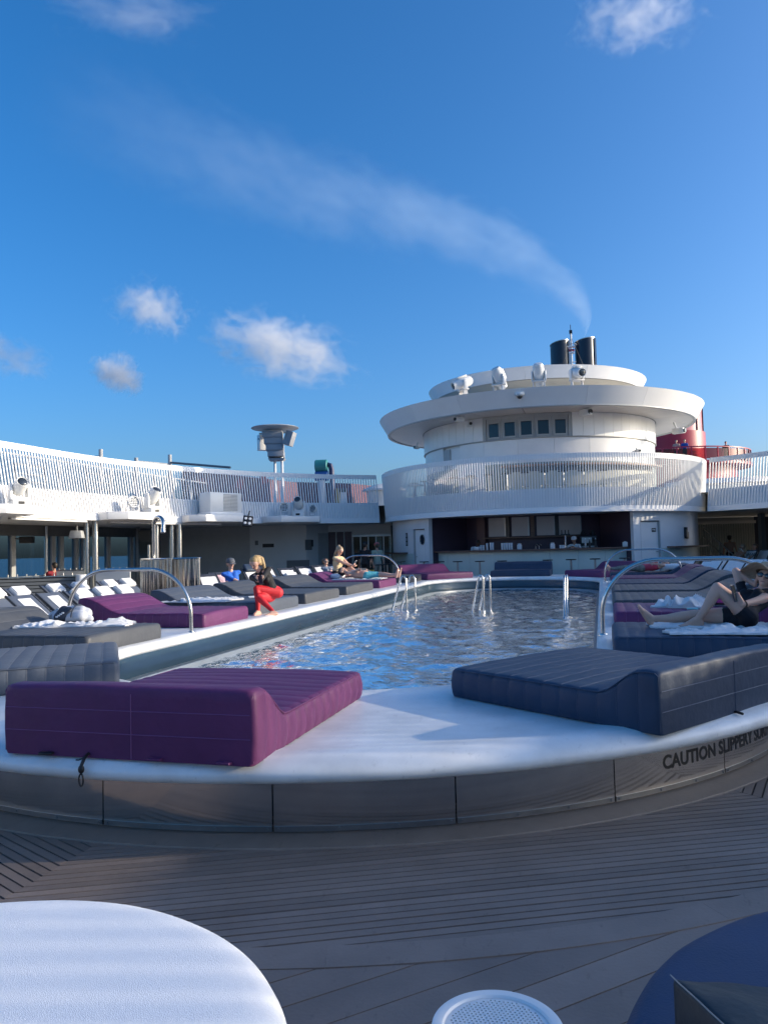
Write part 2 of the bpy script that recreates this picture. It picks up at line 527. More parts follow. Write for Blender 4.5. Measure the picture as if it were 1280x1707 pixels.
mb.build('rim', M_GEL, pool, smooth=60)
WR = 4.12
def wall_panel(a0, a1, c=C1):
    b = MB(); g = .10
    b.arc(c, WR-.02, WR, a0+g*.5, a1-g*.5, .03, .343, n=8)
    o = b.build('panel', M_STEELW, pool, smooth=30)
    b = MB()
    b.arc(c, WR+.0005, WR+.004, a0+g, a1-g, .035, .062, n=8)
    b.build('kick_strip', M_STEELD, o, smooth=30)
    for t in (.03, .36, .68, .97):
        a = radians(lerp(a0, a1, t)); d = Vector((sin(a), -cos(a), 0))
        b = MB(); b.tube([c+d*(WR+.003)+Vector((0, 0, .048)), c+d*(WR+.013)+Vector((0, 0, .048))], .007, n=8)
        b.build('bolt', M_STEELD, o)
PS = 13.45
for k in range(-7, 7):
    wall_panel(-1.2+k*PS, -1.2+(k+1)*PS)
mb = MB()
for s_ in (-1, 1):
    mb.box((AX+s_*(WR-.01), (C1.y+C2.y)/2, .186), (.02, C2.y-C1.y-.9, .31))
mb.arc(C2, WR-.02, WR, 90, 270, .03, .343, n=40)
mb.build('side_wall', M_STEELW, pool)
mb = MB()
sweep(mb, [(WR-.06, -.006), (WR-.06, .024), (WR+.02, .026), (4.285, .012), (4.29, -.006)])
mb.build('deck_trim', M_TRIM, pool, smooth=25)
# inside walls, floor, overflow ledge
mb = MB(); sweep(mb, [(2.535, .37), (2.54, .13), (2.545, .12)])
M_POOLW = mat('pool_wall_panel', (.035, .068, .095), .22, var=.16, vscale=1.2, bump=.05, bscale=5)
mb.build('inner_wall', M_POOLW, pool, smooth=60)
mb = MB(); sweep(mb, [(2.545, .12), (2.43, .122), (2.42, .11), (2.42, .02)])
mb.build('gutter_lip', mat('gutter_stone', (.22, .25, .27), .35, var=.12), pool, smooth=40)
mb = MB(); sweep(mb, [(2.42, .02), (1.95, .012), (1.94, -.05), (1.93, -1.2), (.02, -1.3)])
mb.build('basin', M_TILE, pool, smooth=40)
mb = MB()
y = 6.2
while y < 23:                                  # grating bars over the shallow ledge
    for s_ in (-1, 1): mb.box((AX+s_*2.18, y, .024), (.44, .022, .012))
    y += .42
for s_ in (-1, 1): mb.box((AX+s_*2.16, 14.6, .026), (.022, 16, .012))
g = mb.build('ledge_grating', M_GEL, pool); g['kind'] = 'stuff'

def pool_water_material():
    m = bpy.data.materials.new('pool_water'); m.use_nodes = True
    nt = m.node_tree; nt.nodes.clear()
    out = nt.nodes.new('ShaderNodeOutputMaterial')
    tr = nt.nodes.new('ShaderNodeBsdfTransparent'); tr.inputs[0].default_value = (.16, .36, .56, 1)
    df = nt.nodes.new('ShaderNodeBsdfDiffuse'); df.inputs[0].default_value = (.005, .028, .065, 1)
    m1 = nt.nodes.new('ShaderNodeMixShader'); m1.inputs[0].default_value = .35
    gl = nt.nodes.new('ShaderNodeBsdfGlossy'); gl.inputs['Roughness'].default_value = .035; gl.inputs[0].default_value = (1, 1, 1, 1)
    fr = nt.nodes.new('ShaderNodeFresnel'); fr.inputs[0].default_value = 1.33
    mx = nt.nodes.new('ShaderNodeMixShader')
    tc = nt.nodes.new('ShaderNodeTexCoord')
    n1 = nt.nodes.new('ShaderNodeTexNoise'); n1.inputs['Scale'].default_value = 8; n1.inputs['Detail'].default_value = 4; n1.inputs['Distortion'].default_value = .6
    nt.links.new(tc.outputs['Object'], n1.inputs['Vector'])
    bp = nt.nodes.new('ShaderNodeBump'); bp.inputs['Strength'].default_value = .5; bp.inputs['Distance'].default_value = .045
    nt.links.new(n1.outputs[0], bp.inputs['Height'])
    for nd in (gl, fr): nt.links.new(bp.outputs[0], nd.inputs['Normal'])
    nt.links.new(tr.outputs[0], m1.inputs[1]); nt.links.new(df.outputs[0], m1.inputs[2])
    nt.links.new(fr.outputs[0], mx.inputs[0]); nt.links.new(m1.outputs[0], mx.inputs[1]); nt.links.new(gl.outputs[0], mx.inputs[2])
    nt.links.new(mx.outputs[0], out.inputs[0])
    return m
WZ = .075
mb = MB(); NX, NY = 72, 320; r_ = 2.425
for j in range(NY+1):
    y = lerp(C1.y-r_+.002, C2.y+r_-.002, j/NY)
    dy = max(C1.y-y, y-C2.y, 0); hw = sqrt(max(r_*r_-dy*dy, 1e-4))
    for i in range(NX+1):
        x = AX+hw*(2*i/NX-1)
        p = Vector((x*1.3, y*1.0, 0))
        z = .024*noise.noise(p*1.1)+.036*noise.noise(Vector((x*2.6+y*.5, y*2.2, 3.1)))+.024*noise.noise(Vector((x*6, y*5.2, 7)))
        mb.v.append(Vector((x, y, WZ+z*min(1, (1-abs(2*i/NX-1))*12+.15))))
for j in range(NY):
    for i in range(NX):
        a = j*(NX+1)+i; mb.f.append([a, a+1, a+NX+2, a+NX+1]); mb.mi.append(0)
structure(mb.build('pool_water', pool_water_material(), smooth=180, weld=False))

# ---- wording on the steel side of the pool
tcu = bpy.data.curves.new('caution', 'FONT'); tcu.body = 'CAUTION SLIPPERY SURFACE'
tcu.size = .110; tcu.offset = .0034; tcu.space_character = 1.02; tcu.resolution_u = 3
tob = bpy.data.objects.new('caution_tmp', tcu); COL.objects.link(tob)
dg = bpy.context.evaluated_depsgraph_get()
tme = bpy.data.meshes.new_from_object(tob.evaluated_get(dg))
bpy.data.objects.remove(tob)
a_start = 44.3
p0 = Vector(C1)
for v in tme.vertices:
    a = radians(a_start)+v.co.x/WR
    v.co = Vector((C1.x+(WR+.0012)*sin(a), C1.y-(WR+.0012)*cos(a), .160+v.co.y))-Vector(pool.location)
bm = bmesh.new(); bm.from_mesh(tme); bm.verts.ensure_lookup_table(); seen = set()
for v0 in bm.verts:
    if v0.index in seen: continue
    isl = [v0]; seen.add(v0.index); fs_ = set()
    for v in isl:
        for f in v.link_faces: fs_.add(f)
        for e in v.link_edges:
            w = e.other_vert(v)
            if w.index not in seen: seen.add(w.index); isl.append(w)
    ids = {v.index: k for k, v in enumerate(isl)}
    me = bpy.data.meshes.new('letter'); me.from_pydata([tuple(v.co) for v in isl], [], [[ids[v.index] for v in f.verts] for f in fs_])
    me.materials.append(M_BLACK); o = bpy.data.objects.new('letter', me); COL.objects.link(o); o.parent = pool
bm.free(); bpy.data.meshes.remove(tme)

# ================================================================== UPPER DECK AND RAILINGS
EA, EB, EY = 13.0, 14.6, 19.5
def edge_path(side, y_back, step):
    """deck opening edge from behind the camera to the tower; list of (x, y, inward normal)"""
    raw = []
    k = int((EY-y_back)/.1)
    for i in range(k): raw.append((EA, lerp(y_back, EY, i/k)))
    th_end = math.acos(6.70/EA)
    for i in range(401):
        t = th_end*i/400; raw.append((EA*cos(t), EY+EB*sin(t)))
    L = [0]
    for a, b in zip(raw, raw[1:]): L.append(L[-1]+hypot(b[0]-a[0], b[1]-a[1]))
    out = []; s_ = 0; i = 0
    while s_ < L[-1]:
        while L[i+1] < s_: i += 1
        f = (s_-L[i])/(L[i+1]-L[i])
        x, y = lerp(raw[i][0], raw[i+1][0], f), lerp(raw[i][1], raw[i+1][1], f)
        tx, ty = raw[i+1][0]-raw[i][0], raw[i+1][1]-raw[i][1]
        l = hypot(tx, ty); tx, ty = tx/l, ty/l
        out.append((AX+side*x, y, side*-ty, tx, side*tx, ty))      # pos, inward normal, tangent
        s_ += step
    return out
ZB, ZT = 2.62, 4.68
LEAN = .36
def rp(p, z, off=0.0):
    """point on the leaning railing surface at height z; off = outward distance"""
    d = LEAN*(ZT-z)/(ZT-ZB)-off
    return Vector((p[0]+p[2]*d, p[1]+p[3]*d, z))
SLAT_P = .118
def rail_run(root, path, nvis):
    """path ordered so the last nvis slats are those in view"""
    fas, back, top, deckl = MB(), MB(), MB(), MB()
    pts = path[::3]+[path[-1]]
    def sheet(mb, z0, z1, o0, o1):
        A = [rp(p, z0, o0) for p in pts]; B = [rp(p, z1, o0) for p in pts]
        Cc = [rp(p, z1, o1) for p in pts]; Dd = [rp(p, z0, o1) for p in pts]
        mb.strip(A, B); mb.strip(B, Cc); mb.strip(Cc, Dd); mb.strip(Dd, A)
        for i in (0, -1): mb.add([A[i], B[i], Cc[i], Dd[i]], [(0, 1, 2, 3)])
    sheet(fas, 2.60, 2.80, -.03, .30)
    sheet(back, 2.79, 3.46, .040, .08)
    sheet(top, 4.50, 4.685, .012, .05)
    fas.build('fascia', M_WHITE, root, smooth=50); back.build('backing_panel', M_WHITE2, root, smooth=50)
    top.build('top_rail', M_WHITE, root, smooth=50)
    h = ZT-.005-2.79
    pr = MB(); pr.box((0, 0, h/2), (.040, .036, h)); me = pr.mesh('slat', M_WHITE, bevel=.004, bseg=1)
    rest = MB()
    for i, p in enumerate(path):
        a, b = rp(p, 2.79, .02), rp(p, ZT-.005, .02)
        zax = (b-a).normalized(); xax = Vector((p[4], p[5], 0)).normalized(); yax = zax.cross(xax).normalized()
        Mx = Matrix(((xax.x, yax.x, zax.x, a.x), (xax.y, yax.y, zax.y, a.y), (xax.z, yax.z, zax.z, a.z), (0, 0, 0, 1)))
        if i >= len(path)-nvis:
            o = place('slat', me, root, Matrix.Translation(-Vector(root.location)) @ Mx)
        else:
            rest.box((0, 0, h/2), (.034, .034, h), M=None); n_ = 8
            for q in range(len(rest.v)-n_, len(rest.v)): rest.v[q] = Mx @ rest.v[q]
    if rest.v:
        o = rest.build('slats', M_WHITE, root); o['kind'] = 'stuff'
pL = edge_path(-1, -14.0, SLAT_P)
pR = edge_path(1, -14.0, SLAT_P)
railL = thing('slatted_railing', 'long white leaning slat railing curving along the left upper deck, sunlit at its near end', 'railing', (AX-13, 18, 2.6))
rail_run(railL, pL, 190)
railR = thing('slatted_railing', 'short stretch of white slat railing to the right of the round tower', 'railing', (AX+9, 30, 2.6))
rail_run(railR, pR, 60)

# upper deck slab around the opening
mb = MB()
for side, pth in ((-1, pL), (1, pR)):
    pts = pth[::4]+[pth[-1]]
    outx = AX+side*18.8
    for z, in ((2.63,), (3.35,)):
        A = [rp(p, 2.7, .15) for p in pts]
        for a in A: a.z = z
        B = [Vector((outx, a.y, z)) for a in A]
        mb.strip(A, B)
mb.add([(AX-18.8, 31.9, 2.63), (AX-5, 31.9, 2.63), (AX-5, 60, 2.63), (AX-18.8, 60, 2.63)], [(0, 1, 2, 3)])
mb.add([(AX+18.8, 31.9, 2.63), (AX+5, 31.9, 2.63), (AX+5, 60, 2.63), (AX+18.8, 60, 2.63)], [(0, 1, 2, 3)])
mb.add([(AX-18.8, 31.9, 3.35), (AX+18.8, 31.9, 3.35), (AX+18.8, 60, 3.35), (AX-18.8, 60, 3.35)], [(0, 1, 2, 3)])
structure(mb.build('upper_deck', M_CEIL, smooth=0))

# ================================================================== ROUND TOWER
tower = thing('round_tower', 'round white deck tower with wide flaring canopy and a bar under its balcony', 'ship tower', T)
def arcpart(name, m, r0, r1, a0, a1, z0, z1, parent=tower, n=None, bevel=0.0, **k):
    b = MB(); b.arc(T, r0, r1, a0, a1, z0, z1, n=n, **k)
    return b.build(name, m, parent, smooth=30, bevel=bevel)
# ground-storey walls with their doors
arcpart('lower_wall', M_WHITE2, 6.25, 6.42, -100, -45.8, .16, 2.62)
arcpart('lower_wall', M_WHITE2, 6.25, 6.42, -38.6, -36.3, .16, 2.62)
arcpart('lower_wall', M_WHITE2, 6.25, 6.42, -45.8, -38.6, 2.22, 2.62)
arcpart('lower_wall', M_WHITE2, 6.25, 6.42, 35.2, 37.9, .16, 2.62)
arcpart('lower_wall', M_WHITE2, 6.25, 6.42, 37.9, 46.6, 2.26, 2.62)
arcpart('lower_wall', M_WHITE2, 6.25, 6.42, 46.6, 100, .16, 2.62)
for a0, a1 in ((-100, -45.9), (46.7, 100)):
    arcpart('mint_dado', M_MINT, 6.423, 6.44, a0, a1, .17, 1.26)
arcpart('plinth', M_STEELD, 5.4, 7.2, -100, 100, -.01, .16)
arcpart('rear_wall', M_WHITE2, 6.25, 6.42, 100, 260, .16, 2.62)
def door_on(r, a0, a1, z0, z1, label, port=None, hinge=1, inset=.09):
    d = arcpart('door', M_WHITE, r-inset-.05, r-inset, a0+.2, a1-.2, z0, z1-.03, n=3)
    d['label'] = label
    arcpart('door_frame', M_GREYM, r-inset-.03, r-.02, a0-.05, a0+.18, z0, z1, d, n=1)
    arcpart('door_frame', M_GREYM, r-inset-.03, r-.02, a1-.18, a1+.05, z0, z1, d, n=1)
    arcpart('door_head', M_BLACK, r-inset-.03, r-.03, a0, a1, z1-.03, z1+.01, d, n=2)
    def pt(a, rr, z): a = radians(a); return T+Vector((rr*sin(a), -rr*cos(a), z))
    if port:
        a, z, rad = port; ar = radians(a); nrm = Vector((sin(ar), -cos(ar), 0))
        b = MB(); c = pt(a, r-inset+.001, z); q = nrm.to_track_quat('Z', 'Y').to_matrix()
        b.add([c+q @ Vector((rad*.85*cos(2*pi*i/24), rad*1.15*sin(2*pi*i/24), .012)) for i in range(24)], [tuple(range(24))])
        b.build('porthole', M_DARKGLASS, d, smooth=0)
        b = MB(); b.tube([c+q @ Vector((rad*.9*cos(2*pi*i/24), rad*1.2*sin(2*pi*i/24), .015)) for i in range(25)], .018, n=6, cap=False)
        b.build('porthole_rim', M_STEEL, d)
    ha = a0+1.0 if hinge > 0 else a1-1.0
    b = MB(); b.tube([pt(ha, r-inset, 1.13), pt(ha, r-inset+.06, 1.13), pt(ha+.9*hinge, r-inset+.06, 1.13)], .014, n=6)
    b.build('handle', M_STEELD, d)
    return d
door_on(6.42, -45.7, -38.7, .17, 2.22, 'white door with an oval porthole', port=(-41.0, 1.80, .16), hinge=1)
door_on(6.42, 38.0, 46.5, .17, 2.26, 'plain white door right of the bar', hinge=-1)
mb = MB(); a = radians(44.3); q = Matrix.Rotation(a, 3, 'Z'); mb.box(T+Vector((6.34*sin(a), -6.34*cos(a), 1.92)), (.20, .012, .14), M=q); mb.build('door_sign', M_BLACK, tower)
mb = MB()
for dx, dz in ((-.06, .03), (.0, .03), (.05, .02)): mb.box(T+q @ Vector((dx, -6.348, 1.93+dz-.03)), (.035, .006, .05), M=q)
mb.build('sign_marking', M_WHITE, tower)
mb = MB(); a = radians(-50.5); q = Matrix.Rotation(a, 3, 'Z')
mb.box(T+q @ Vector((0, -6.432, 1.83)), (.15, .02, .52), M=q); sp = mb.build('sign_plate', M_BLACK, tower)
mb = MB()
for k in range(3): mb.box(T+q @ Vector((0, -6.444, 1.67+k*.16)), (.09, .004, .10), M=q)
mb.build('sign_marking', M_GREYM, sp)
# shelves on the side walls
for a0, a1 in ((-73, -50), (49.5, 82)):
    arcpart('wall_shelf', M_WOOD, 6.42, 6.78, a0, a1, 1.25, 1.31)
# dispenser box by right door
mb = MB(); a = radians(61.5); q = Matrix.Rotation(a, 3, 'Z')
mb.box(T+q @ Vector((-.05, -6.47, 1.80)), (.16, .09, .42), M=q); ds = mb.build('wall_dispenser', M_BLACK, tower, bevel=.02)
mb = MB(); mb.box(T+q @ Vector((-.05, -6.518, 1.78)), (.10, .012, .26), M=q); mb.box(T+q @ Vector((.10, -6.46, 1.70)), (.10, .07, .26), M=q)
mb.build('dispenser_front', M_STEELD, ds)
# balcony slab and core
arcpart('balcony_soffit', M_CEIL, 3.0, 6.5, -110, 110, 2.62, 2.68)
arcpart('balcony_floor', M_DGREY, 3.0, 6.6, -180, 180, 3.30, 3.36)  # dark grey floor colour makes the interior behind the slats look shaded
# drum
for k in range(36):
    a0 = -180+k*10
    if 18 < a0 % 360 < 0: continue
    if -21 < a0+5 < 21: continue
    arcpart('cladding_board', M_WHITE, 4.80, 4.935, a0+.06, a0+4.94, 5.55, 6.44, n=2)
    arcpart('cladding_board', M_WHITE, 4.80, 4.935, a0+5.06, a0+9.94, 5.55, 6.44, n=2)
arcpart('drum_core', M_GREYW, 4.6, 4.79, -180, 180, 3.36, 7.0)
arcpart('ledge', M_GREYM, 4.80, 4.95, -180, 180, 5.515, 5.54)
M_DADO = mat('shaded_mint_dado', (.24, .29, .26), .45, var=.06)  # pale mint, with the balcony's shade darkened into its colour
k = -180
while k < 180:
    if not (-48 < k+.1 < -34):
        arcpart('drum_panel', M_WHITE2, 4.80, 4.88, k+.05, k+15.95 if k != -52 else -46, 4.60, 5.505, n=5)
        arcpart('dado_panel', M_DADO, 4.80, 4.87, k+.05, k+15.95, 3.37, 4.595, n=5)
    k += 16
arcpart('drum_panel', M_WHITE2, 4.80, 4.88, -33.4, -20.05, 3.37, 5.505, n=4)
rd = arcpart('drum_door', M_WHITE2, 4.79, 4.82, -40.5, -34, 3.37, 5.42, n=3)
arcpart('door_jamb', M_GREYM, 4.80, 4.86, -46, -40.7, 3.37, 5.42, rd, n=2)
# strip of five windows
wf = arcpart('window_frame', M_GREYM, 4.80, 4.90, -20.6, -18.6, 5.55, 6.36, n=1)
arcpart('window_head', M_GREYM, 4.80, 4.92, -20.6, 20.4, 6.36, 6.44, n=10)
arcpart('window_side', M_GREYM, 4.80, 4.90, 18.6, 20.4, 5.55, 6.36, n=1)
for k in range(5):
    a0 = -18.5+k*7.42
    w_ = arcpart('window', M_GREYM, 4.80, 4.86, a0+.1, a0+7.32, 5.55, 6.36, n=3)
    arcpart('pane', M_DARKGLASS, 4.861, 4.875, a0+1.35, a0+6.1, 5.64, 6.19, w_, n=2)
    for b0, b1, z0, z1 in ((1.0, 1.35, 5.6, 6.23), (6.1, 6.45, 5.6, 6.23)):
        arcpart('sash', M_GREYM, 4.861, 4.90, a0+b0, a0+b1, z0, z1, w_, n=1)
    arcpart('sash', M_GREYM, 4.861, 4.90, a0+1.1, a0+6.35, 6.18, 6.24, w_, n=2)
    arcpart('sash', M_GREYM, 4.861, 4.90, a0+1.1, a0+6.35, 5.59, 5.65, w_, n=2)
# canopy
for k in range(18):
    a0 = -180+k*20
    b = MB(); b.arc(T, 6.44, 6.50, a0+.03, a0+19.97, 6.44, 7.05, n=8, r0t=6.76, r1t=6.86)
    b.build('canopy_fascia', M_WHITE, tower, smooth=30)
arcpart('canopy_edge', M_GREYM, 6.40, 6.52, -180, 180, 6.405, 6.437, n=100)
for k in range(20):
    a0 = -180+k*18
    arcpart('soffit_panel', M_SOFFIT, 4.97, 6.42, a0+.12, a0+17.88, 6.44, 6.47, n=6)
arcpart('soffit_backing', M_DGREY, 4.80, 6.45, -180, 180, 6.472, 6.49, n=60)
arcpart('canopy_roof', M_WHITE, 4.3, 6.78, -180, 180, 6.93, 6.97, n=60)
# top ring
for k in range(12):
    a0 = -180+k*30
    b = MB(); b.arc(T, 4.34, 4.42, a0+.04, a0+29.96, 7.86, 8.32, n=9, r0t=4.55, r1t=4.66)
    b.build('top_fascia', M_WHITE, tower, smooth=30)
b = MB(); b.lathe([(4.40, 7.84), (4.36, 7.83), (4.1, 7.74), (3.95, 7.66), (3.93, 6.96)], n=90, c=T); b.build('top_wall', mat('cream_paint', (.66, .62, .53), .4), tower, smooth=40)
b = MB(); b.lathe([(4.6, 8.30), (4.3, 8.33), (.01, 8.36)], n=80, c=T); b.build('top_roof', M_WHITE2, tower)
# tower railing
railT = thing('slatted_railing', 'white slat railing wrapped round the balcony of the round tower above the bar', 'railing', T+Vector((0, -6.8, 2.6)))
def tz(z): return 6.84-.13*(ZT-z)/(ZT-ZB)
A0, A1 = -76, 82
def tarc(name, r0, r1, z0, z1, m, **k):
    b = MB(); b.arc(T, r0, r1, A0, A1, z0, z1, n=80, **k); b.build(name, m, railT, smooth=30)
tarc('fascia', 6.3, 6.76, 2.60, 2.655, M_WHITE)
tarc('fascia', 6.5, 6.72, 2.66, 2.80, M_WHITE)
tarc('backing_panel', tz(2.79)-.085, tz(2.79)-.040, 2.78, 3.46, M_WHITE2, r0t=tz(3.46)-.085, r1t=tz(3.46)-.040)
tarc('top_rail', tz(4.6)-.05, tz(4.6)-.012, 4.50, 4.685, M_WHITE)
h = ZT-.005-2.79
pr = MB(); pr.box((0, 0, h/2), (.034, .036, h)); me = pr.mesh('slat', M_WHITE, bevel=.004, bseg=1)
NS = 190
for i in range(NS):
    a = radians(lerp(A0, A1, (i+.5)/NS)); rb, rt = tz(2.79)-.02, tz(ZT)-.02
    zax = Vector((sin(a)*(rt-rb), -cos(a)*(rt-rb), h)).normalized(); xax = Vector((cos(a), sin(a), 0)); yax = zax.cross(xax)
    p = T+Vector((rb*sin(a), -rb*cos(a), 2.79))-Vector(railT.location)
    place('slat', me, railT, Matrix(((xax.x, yax.x, zax.x, p.x), (xax.y, yax.y, zax.y, p.y), (xax.z, yax.z, zax.z, p.z), (0, 0, 0, 1))))
# ================================================================== DAYBEDS
def daybed(name, label, foot, rz, w, L, m, ms, h0=.20, h1=.42, rise=.55, flat=.13, seed=0, group='daybeds round the pool', wrinkle=.006, kk=.135):
    root = thing(name, label, 'daybed', foot, rz, group)
    r = .045
    def H(u):
        return h0+(h1-h0)*smoothstep(L-rise, L-flat, u)
    st = []
    for i in range(5):                                   # rounded foot end
        a = pi/2*i/4; st.append((r*(1-sin(a)), r*(1-cos(a)), 0)) if False else None
    ends = [(0.0, .038), (.008, .020), (.022, .007), (.045, 0)]
    seams = []
    u = kk
    while u < L-.12: seams.append(u); u += kk
    us = {}
    for e, ins in ends:
        us[round(e, 4)] = ins
        us[round(L-e*.6, 4)] = ins*.6
    for s_ in seams:
        us[round(s_-.014, 4)] = 0; us[round(s_, 4)] = .005; us[round(s_+.014, 4)] = 0
        us[round(s_+kk*.5, 4)] = -.0015
    k = int(L/.05)
    for i in range(2, k-1):
        uu = round(i*L/k, 4)
        if all(abs(uu-q) > .012 for q in us): us[uu] = 0
    us = sorted(us.items())
    NT = 18
    off = Vector((seed*3.7, seed*1.3, seed*2.1))
    def section(u, ins):
        h = H(u)-ins; hw = w/2-ins; pts = []
        pts.append((-hw+.012, .004)); pts.append((-hw, .03))
        for q in (.35, .7): pts.append((-hw-.008*sin(pi*q), lerp(.03, h-r, q)))
        for i in range(5):
            a = pi/2*i/4; pts.append((-hw+r*(1-cos(a)), h-r+r*sin(a)))
        for i in range(1, NT):
            t = i/NT; pts.append((lerp(-hw+r, hw-r, t), h+.010*sin(pi*t)))
        for i in range(5):
            a = pi/2*(1-i/4); pts.append((hw-r*(1-cos(a)), h-r+r*sin(a)))
        for q in (.7, .35): pts.append((hw+.008*sin(pi*q), lerp(.03, h-r, q)))
        pts.append((hw, .03)); pts.append((hw-.012, .004))
        out = []
        for y, z in pts:
            p = Vector((u, y, z))
            n_ = noise.noise(p*2.3+off)*wrinkle+noise.noise(Vector((u*3, y*9, z*3))+off)*wrinkle*.6+noise.noise(Vector((u*11, y*4, z*8))+off)*wrinkle*.35
            if z < .02: n_ = 0
            out.append(Vector((u+n_*.5*(1 if u < .1 else 0), y+n_*(0 if abs(y) < hw-.05 else 1), z+n_)))
        return out
    mb = MB(); rows = [section(u, i) for u, i in us]; n = len(rows[0])
    for rr in rows: mb.v += rr
    for i in range(len(rows)-1):
        for j in range(n):
            a, b = i*n+j, i*n+(j+1) % n
            mb.f.append([a, b, b+n, a+n]); mb.mi.append(0)
    mb.f.append(list(range(n))); mb.mi.append(0); mb.f.append(list(range((len(rows)-1)*n, len(rows)*n))); mb.mi.append(0)
    mb.build('mattress', m, root, smooth=50, local=True)
    # stitched seams, piping and head-end channels
    sm = MB()
    for s_ in seams:
        sm.tube([p*1.0+Vector((0, 0, .0005)) for p in section(s_, .0045)[1:-1]], .0022, n=4, cap=False)
    for q in (.36, .68):
        z = h1*q
        sm.tube([(L+.001, lerp(-w/2+.02, w/2-.02, i/6), z) for i in range(7)], .0028, n=4, cap=False)
    sm.tube([(L+.001, 0.05, .01), (L+.001, .05, h1-.03)], .003, n=4, cap=False)
    o = sm.build('stitching', ms, root, local=True); o['kind'] = 'stuff'
    pp = MB()
    for sg in (-1, 1):
        pts = [Vector((L-.01, sg*(w/2-.012), z)) for z in (.02, h1*.5, h1-.03)]
        uu = L-.03
        while uu > .03:
            pts.append(Vector((uu, sg*(w/2-.010), H(uu)-.012))); uu -= .06
        pts.append(Vector((.012, sg*(w/2-.03), h0-.035)))
        pp.tube(pts, .005, n=5)
    o = pp.build('piping', m, root, local=True); o['kind'] = 'stuff'
    return root
RZ_ = RZ+.003
P, N, S, G_ = (M_PURPLE, M_SEAMP), (M_NAVY, M_SEAMN), (M_SLATE, M_SEAMG), (M_GREYV, M_SEAMG)
bed_near = daybed('daybed', 'purple daybed nearest the camera, seen from its tall back', (-2.375, 5.20, RZ_), radians(-90), 1.46, 1.76, *P, seed=1, h0=.188, h1=.365, rise=.42, flat=.10)
daybed('daybed', 'navy daybed on the right of the near rim beside the caution wording', (-.615, 5.94, RZ_), radians(-35.4), 1.52, 1.62, *N, seed=2, h1=.345, rise=.40, flat=.11)
daybed('daybed', 'slate grey daybed cut by the left edge behind the near purple one', (-4.16, 5.98, RZ_), radians(-144.6), 1.52, 1.70, *S, seed=3, h1=.36, rise=.40, flat=.11)
# left side
daybed('daybed', 'charcoal daybed with a crumpled towel and a backpack on it', (-5.22, 7.68, RZ_), pi, 1.42, 2.0, *G_, seed=4)
bL3 = daybed('daybed', 'bright purple daybed behind the near left handrail hoop', (-5.34, 10.35, RZ_), pi, 1.42, 2.05, *P, seed=5, rise=.75)
bL4 = daybed('daybed', 'slate daybed on which the woman in red leggings sits', (-5.50, 12.60, RZ_), pi, 1.85, 2.0, *S, seed=6, rise=.7)
daybed('daybed', 'charcoal daybed just behind the woman in red leggings', (-5.55, 15.00, RZ_), pi, 2.0, 2.0, *G_, seed=7, rise=.7)
daybed('daybed', 'charcoal daybed before the bare-chested sunbather', (-5.6, 17.70, RZ_), pi, 2.1, 2.0, *G_, seed=8, rise=.7)
bL7 = daybed('daybed', 'purple daybed under the bare-chested sunbather', (-5.6, 20.2, RZ_), pi, 1.7, 2.0, *P, seed=9, rise=.6)
daybed('daybed', 'charcoal daybed beyond the far left handrail hoop', (-5.5, 23.0, RZ_), pi, 1.5, 2.0, *G_, seed=10, rise=.6)
# far end
daybed('daybed', 'purple daybed at the far left corner of the pool', (-4.72, 24.55, RZ_), radians(139), 1.9, 1.75, *P, seed=11, h1=.46)
daybed('daybed', 'navy daybed alone at the far end in front of the bar', (-2.62, 25.65, RZ_), radians(90), 1.95, 1.35, *N, seed=12, h1=.46, rise=.4)
daybed('daybed', 'purple daybed at the far right corner of the pool', (-.62, 24.55, RZ_), radians(41), 1.7, 1.75, *P, seed=13, h1=.44)
# right side
bR2 = daybed('daybed', 'navy daybed under the woman in the straw hat', (.07, 7.90, RZ_), 0, 1.32, 2.3, *N, seed=14)
bR3 = daybed('daybed', 'dull purple daybed with heaped towels and a pink cap', (.12, 10.55, RZ_), 0, 1.5, 2.1, *P, seed=15, rise=.75)
daybed('daybed', 'charcoal daybed next beyond the heaped towels on the right', (.14, 12.75, RZ_), 0, 1.9, 2.05, *G_, seed=16, rise=.75)
daybed('daybed', 'charcoal daybed with a tall wavy headrest, middle of the right side', (.16, 15.2, RZ_), 0, 2.0, 2.1, *G_, seed=17, rise=.75, h1=.46)
daybed('daybed', 'navy daybed with a raised headrest before the far purple one on the right', (.18, 17.55, RZ_), 0, 2.0, 2.05, *N, seed=18, rise=.7, h1=.46)
daybed('daybed', 'purple daybed in front of the sleeping sunbather on the right', (.2, 19.85, RZ_), 0, 1.8, 2.05, *P, seed=19, rise=.6, h1=.46)
bR8 = daybed('daybed', 'navy daybed under the sleeping sunbather on the right', (.2, 22.6, RZ_), 0, 1.6, 2.05, *N, seed=20, rise=.6)

# tie straps hanging from the near purple bed
st = thing('tie_strap', 'black knotted tie strap hanging over the white rim under the near purple daybed', 'strap', (-2.57, 3.42, .47))
b = MB()
c = Vector((-2.575, 3.43, .47))
b.tube([c+Vector(q) for q in ((0, .06, .012), (0, 0, .012), (.004, -.03, .002), (.002, -.052, -.03), (.006, -.054, -.06))], .009, n=8)
b.build('strap_cord', M_BLACK, st)
b = MB(); b.sphere(c+Vector((.004, -.056, -.048)), .017, 10, 8, scale=(1, .8, 1.3)); b.build('knot', M_BLACK, st)
b = MB(); b.tube([c+Vector((.006+.013*sin(2*pi*i/14), -.060, -.10+.03*cos(2*pi*i/14))) for i in range(15)], .0045, n=6, cap=False); b.build('snap_hook', M_BLACK, st)
b = MB(); b.tube([c+Vector(q) for q in ((-.004, -.03, .0), (-.02, -.045, -.006), (-.032, -.05, -.004))], .004, n=6); b.build('loose_end', M_BLACK, st)
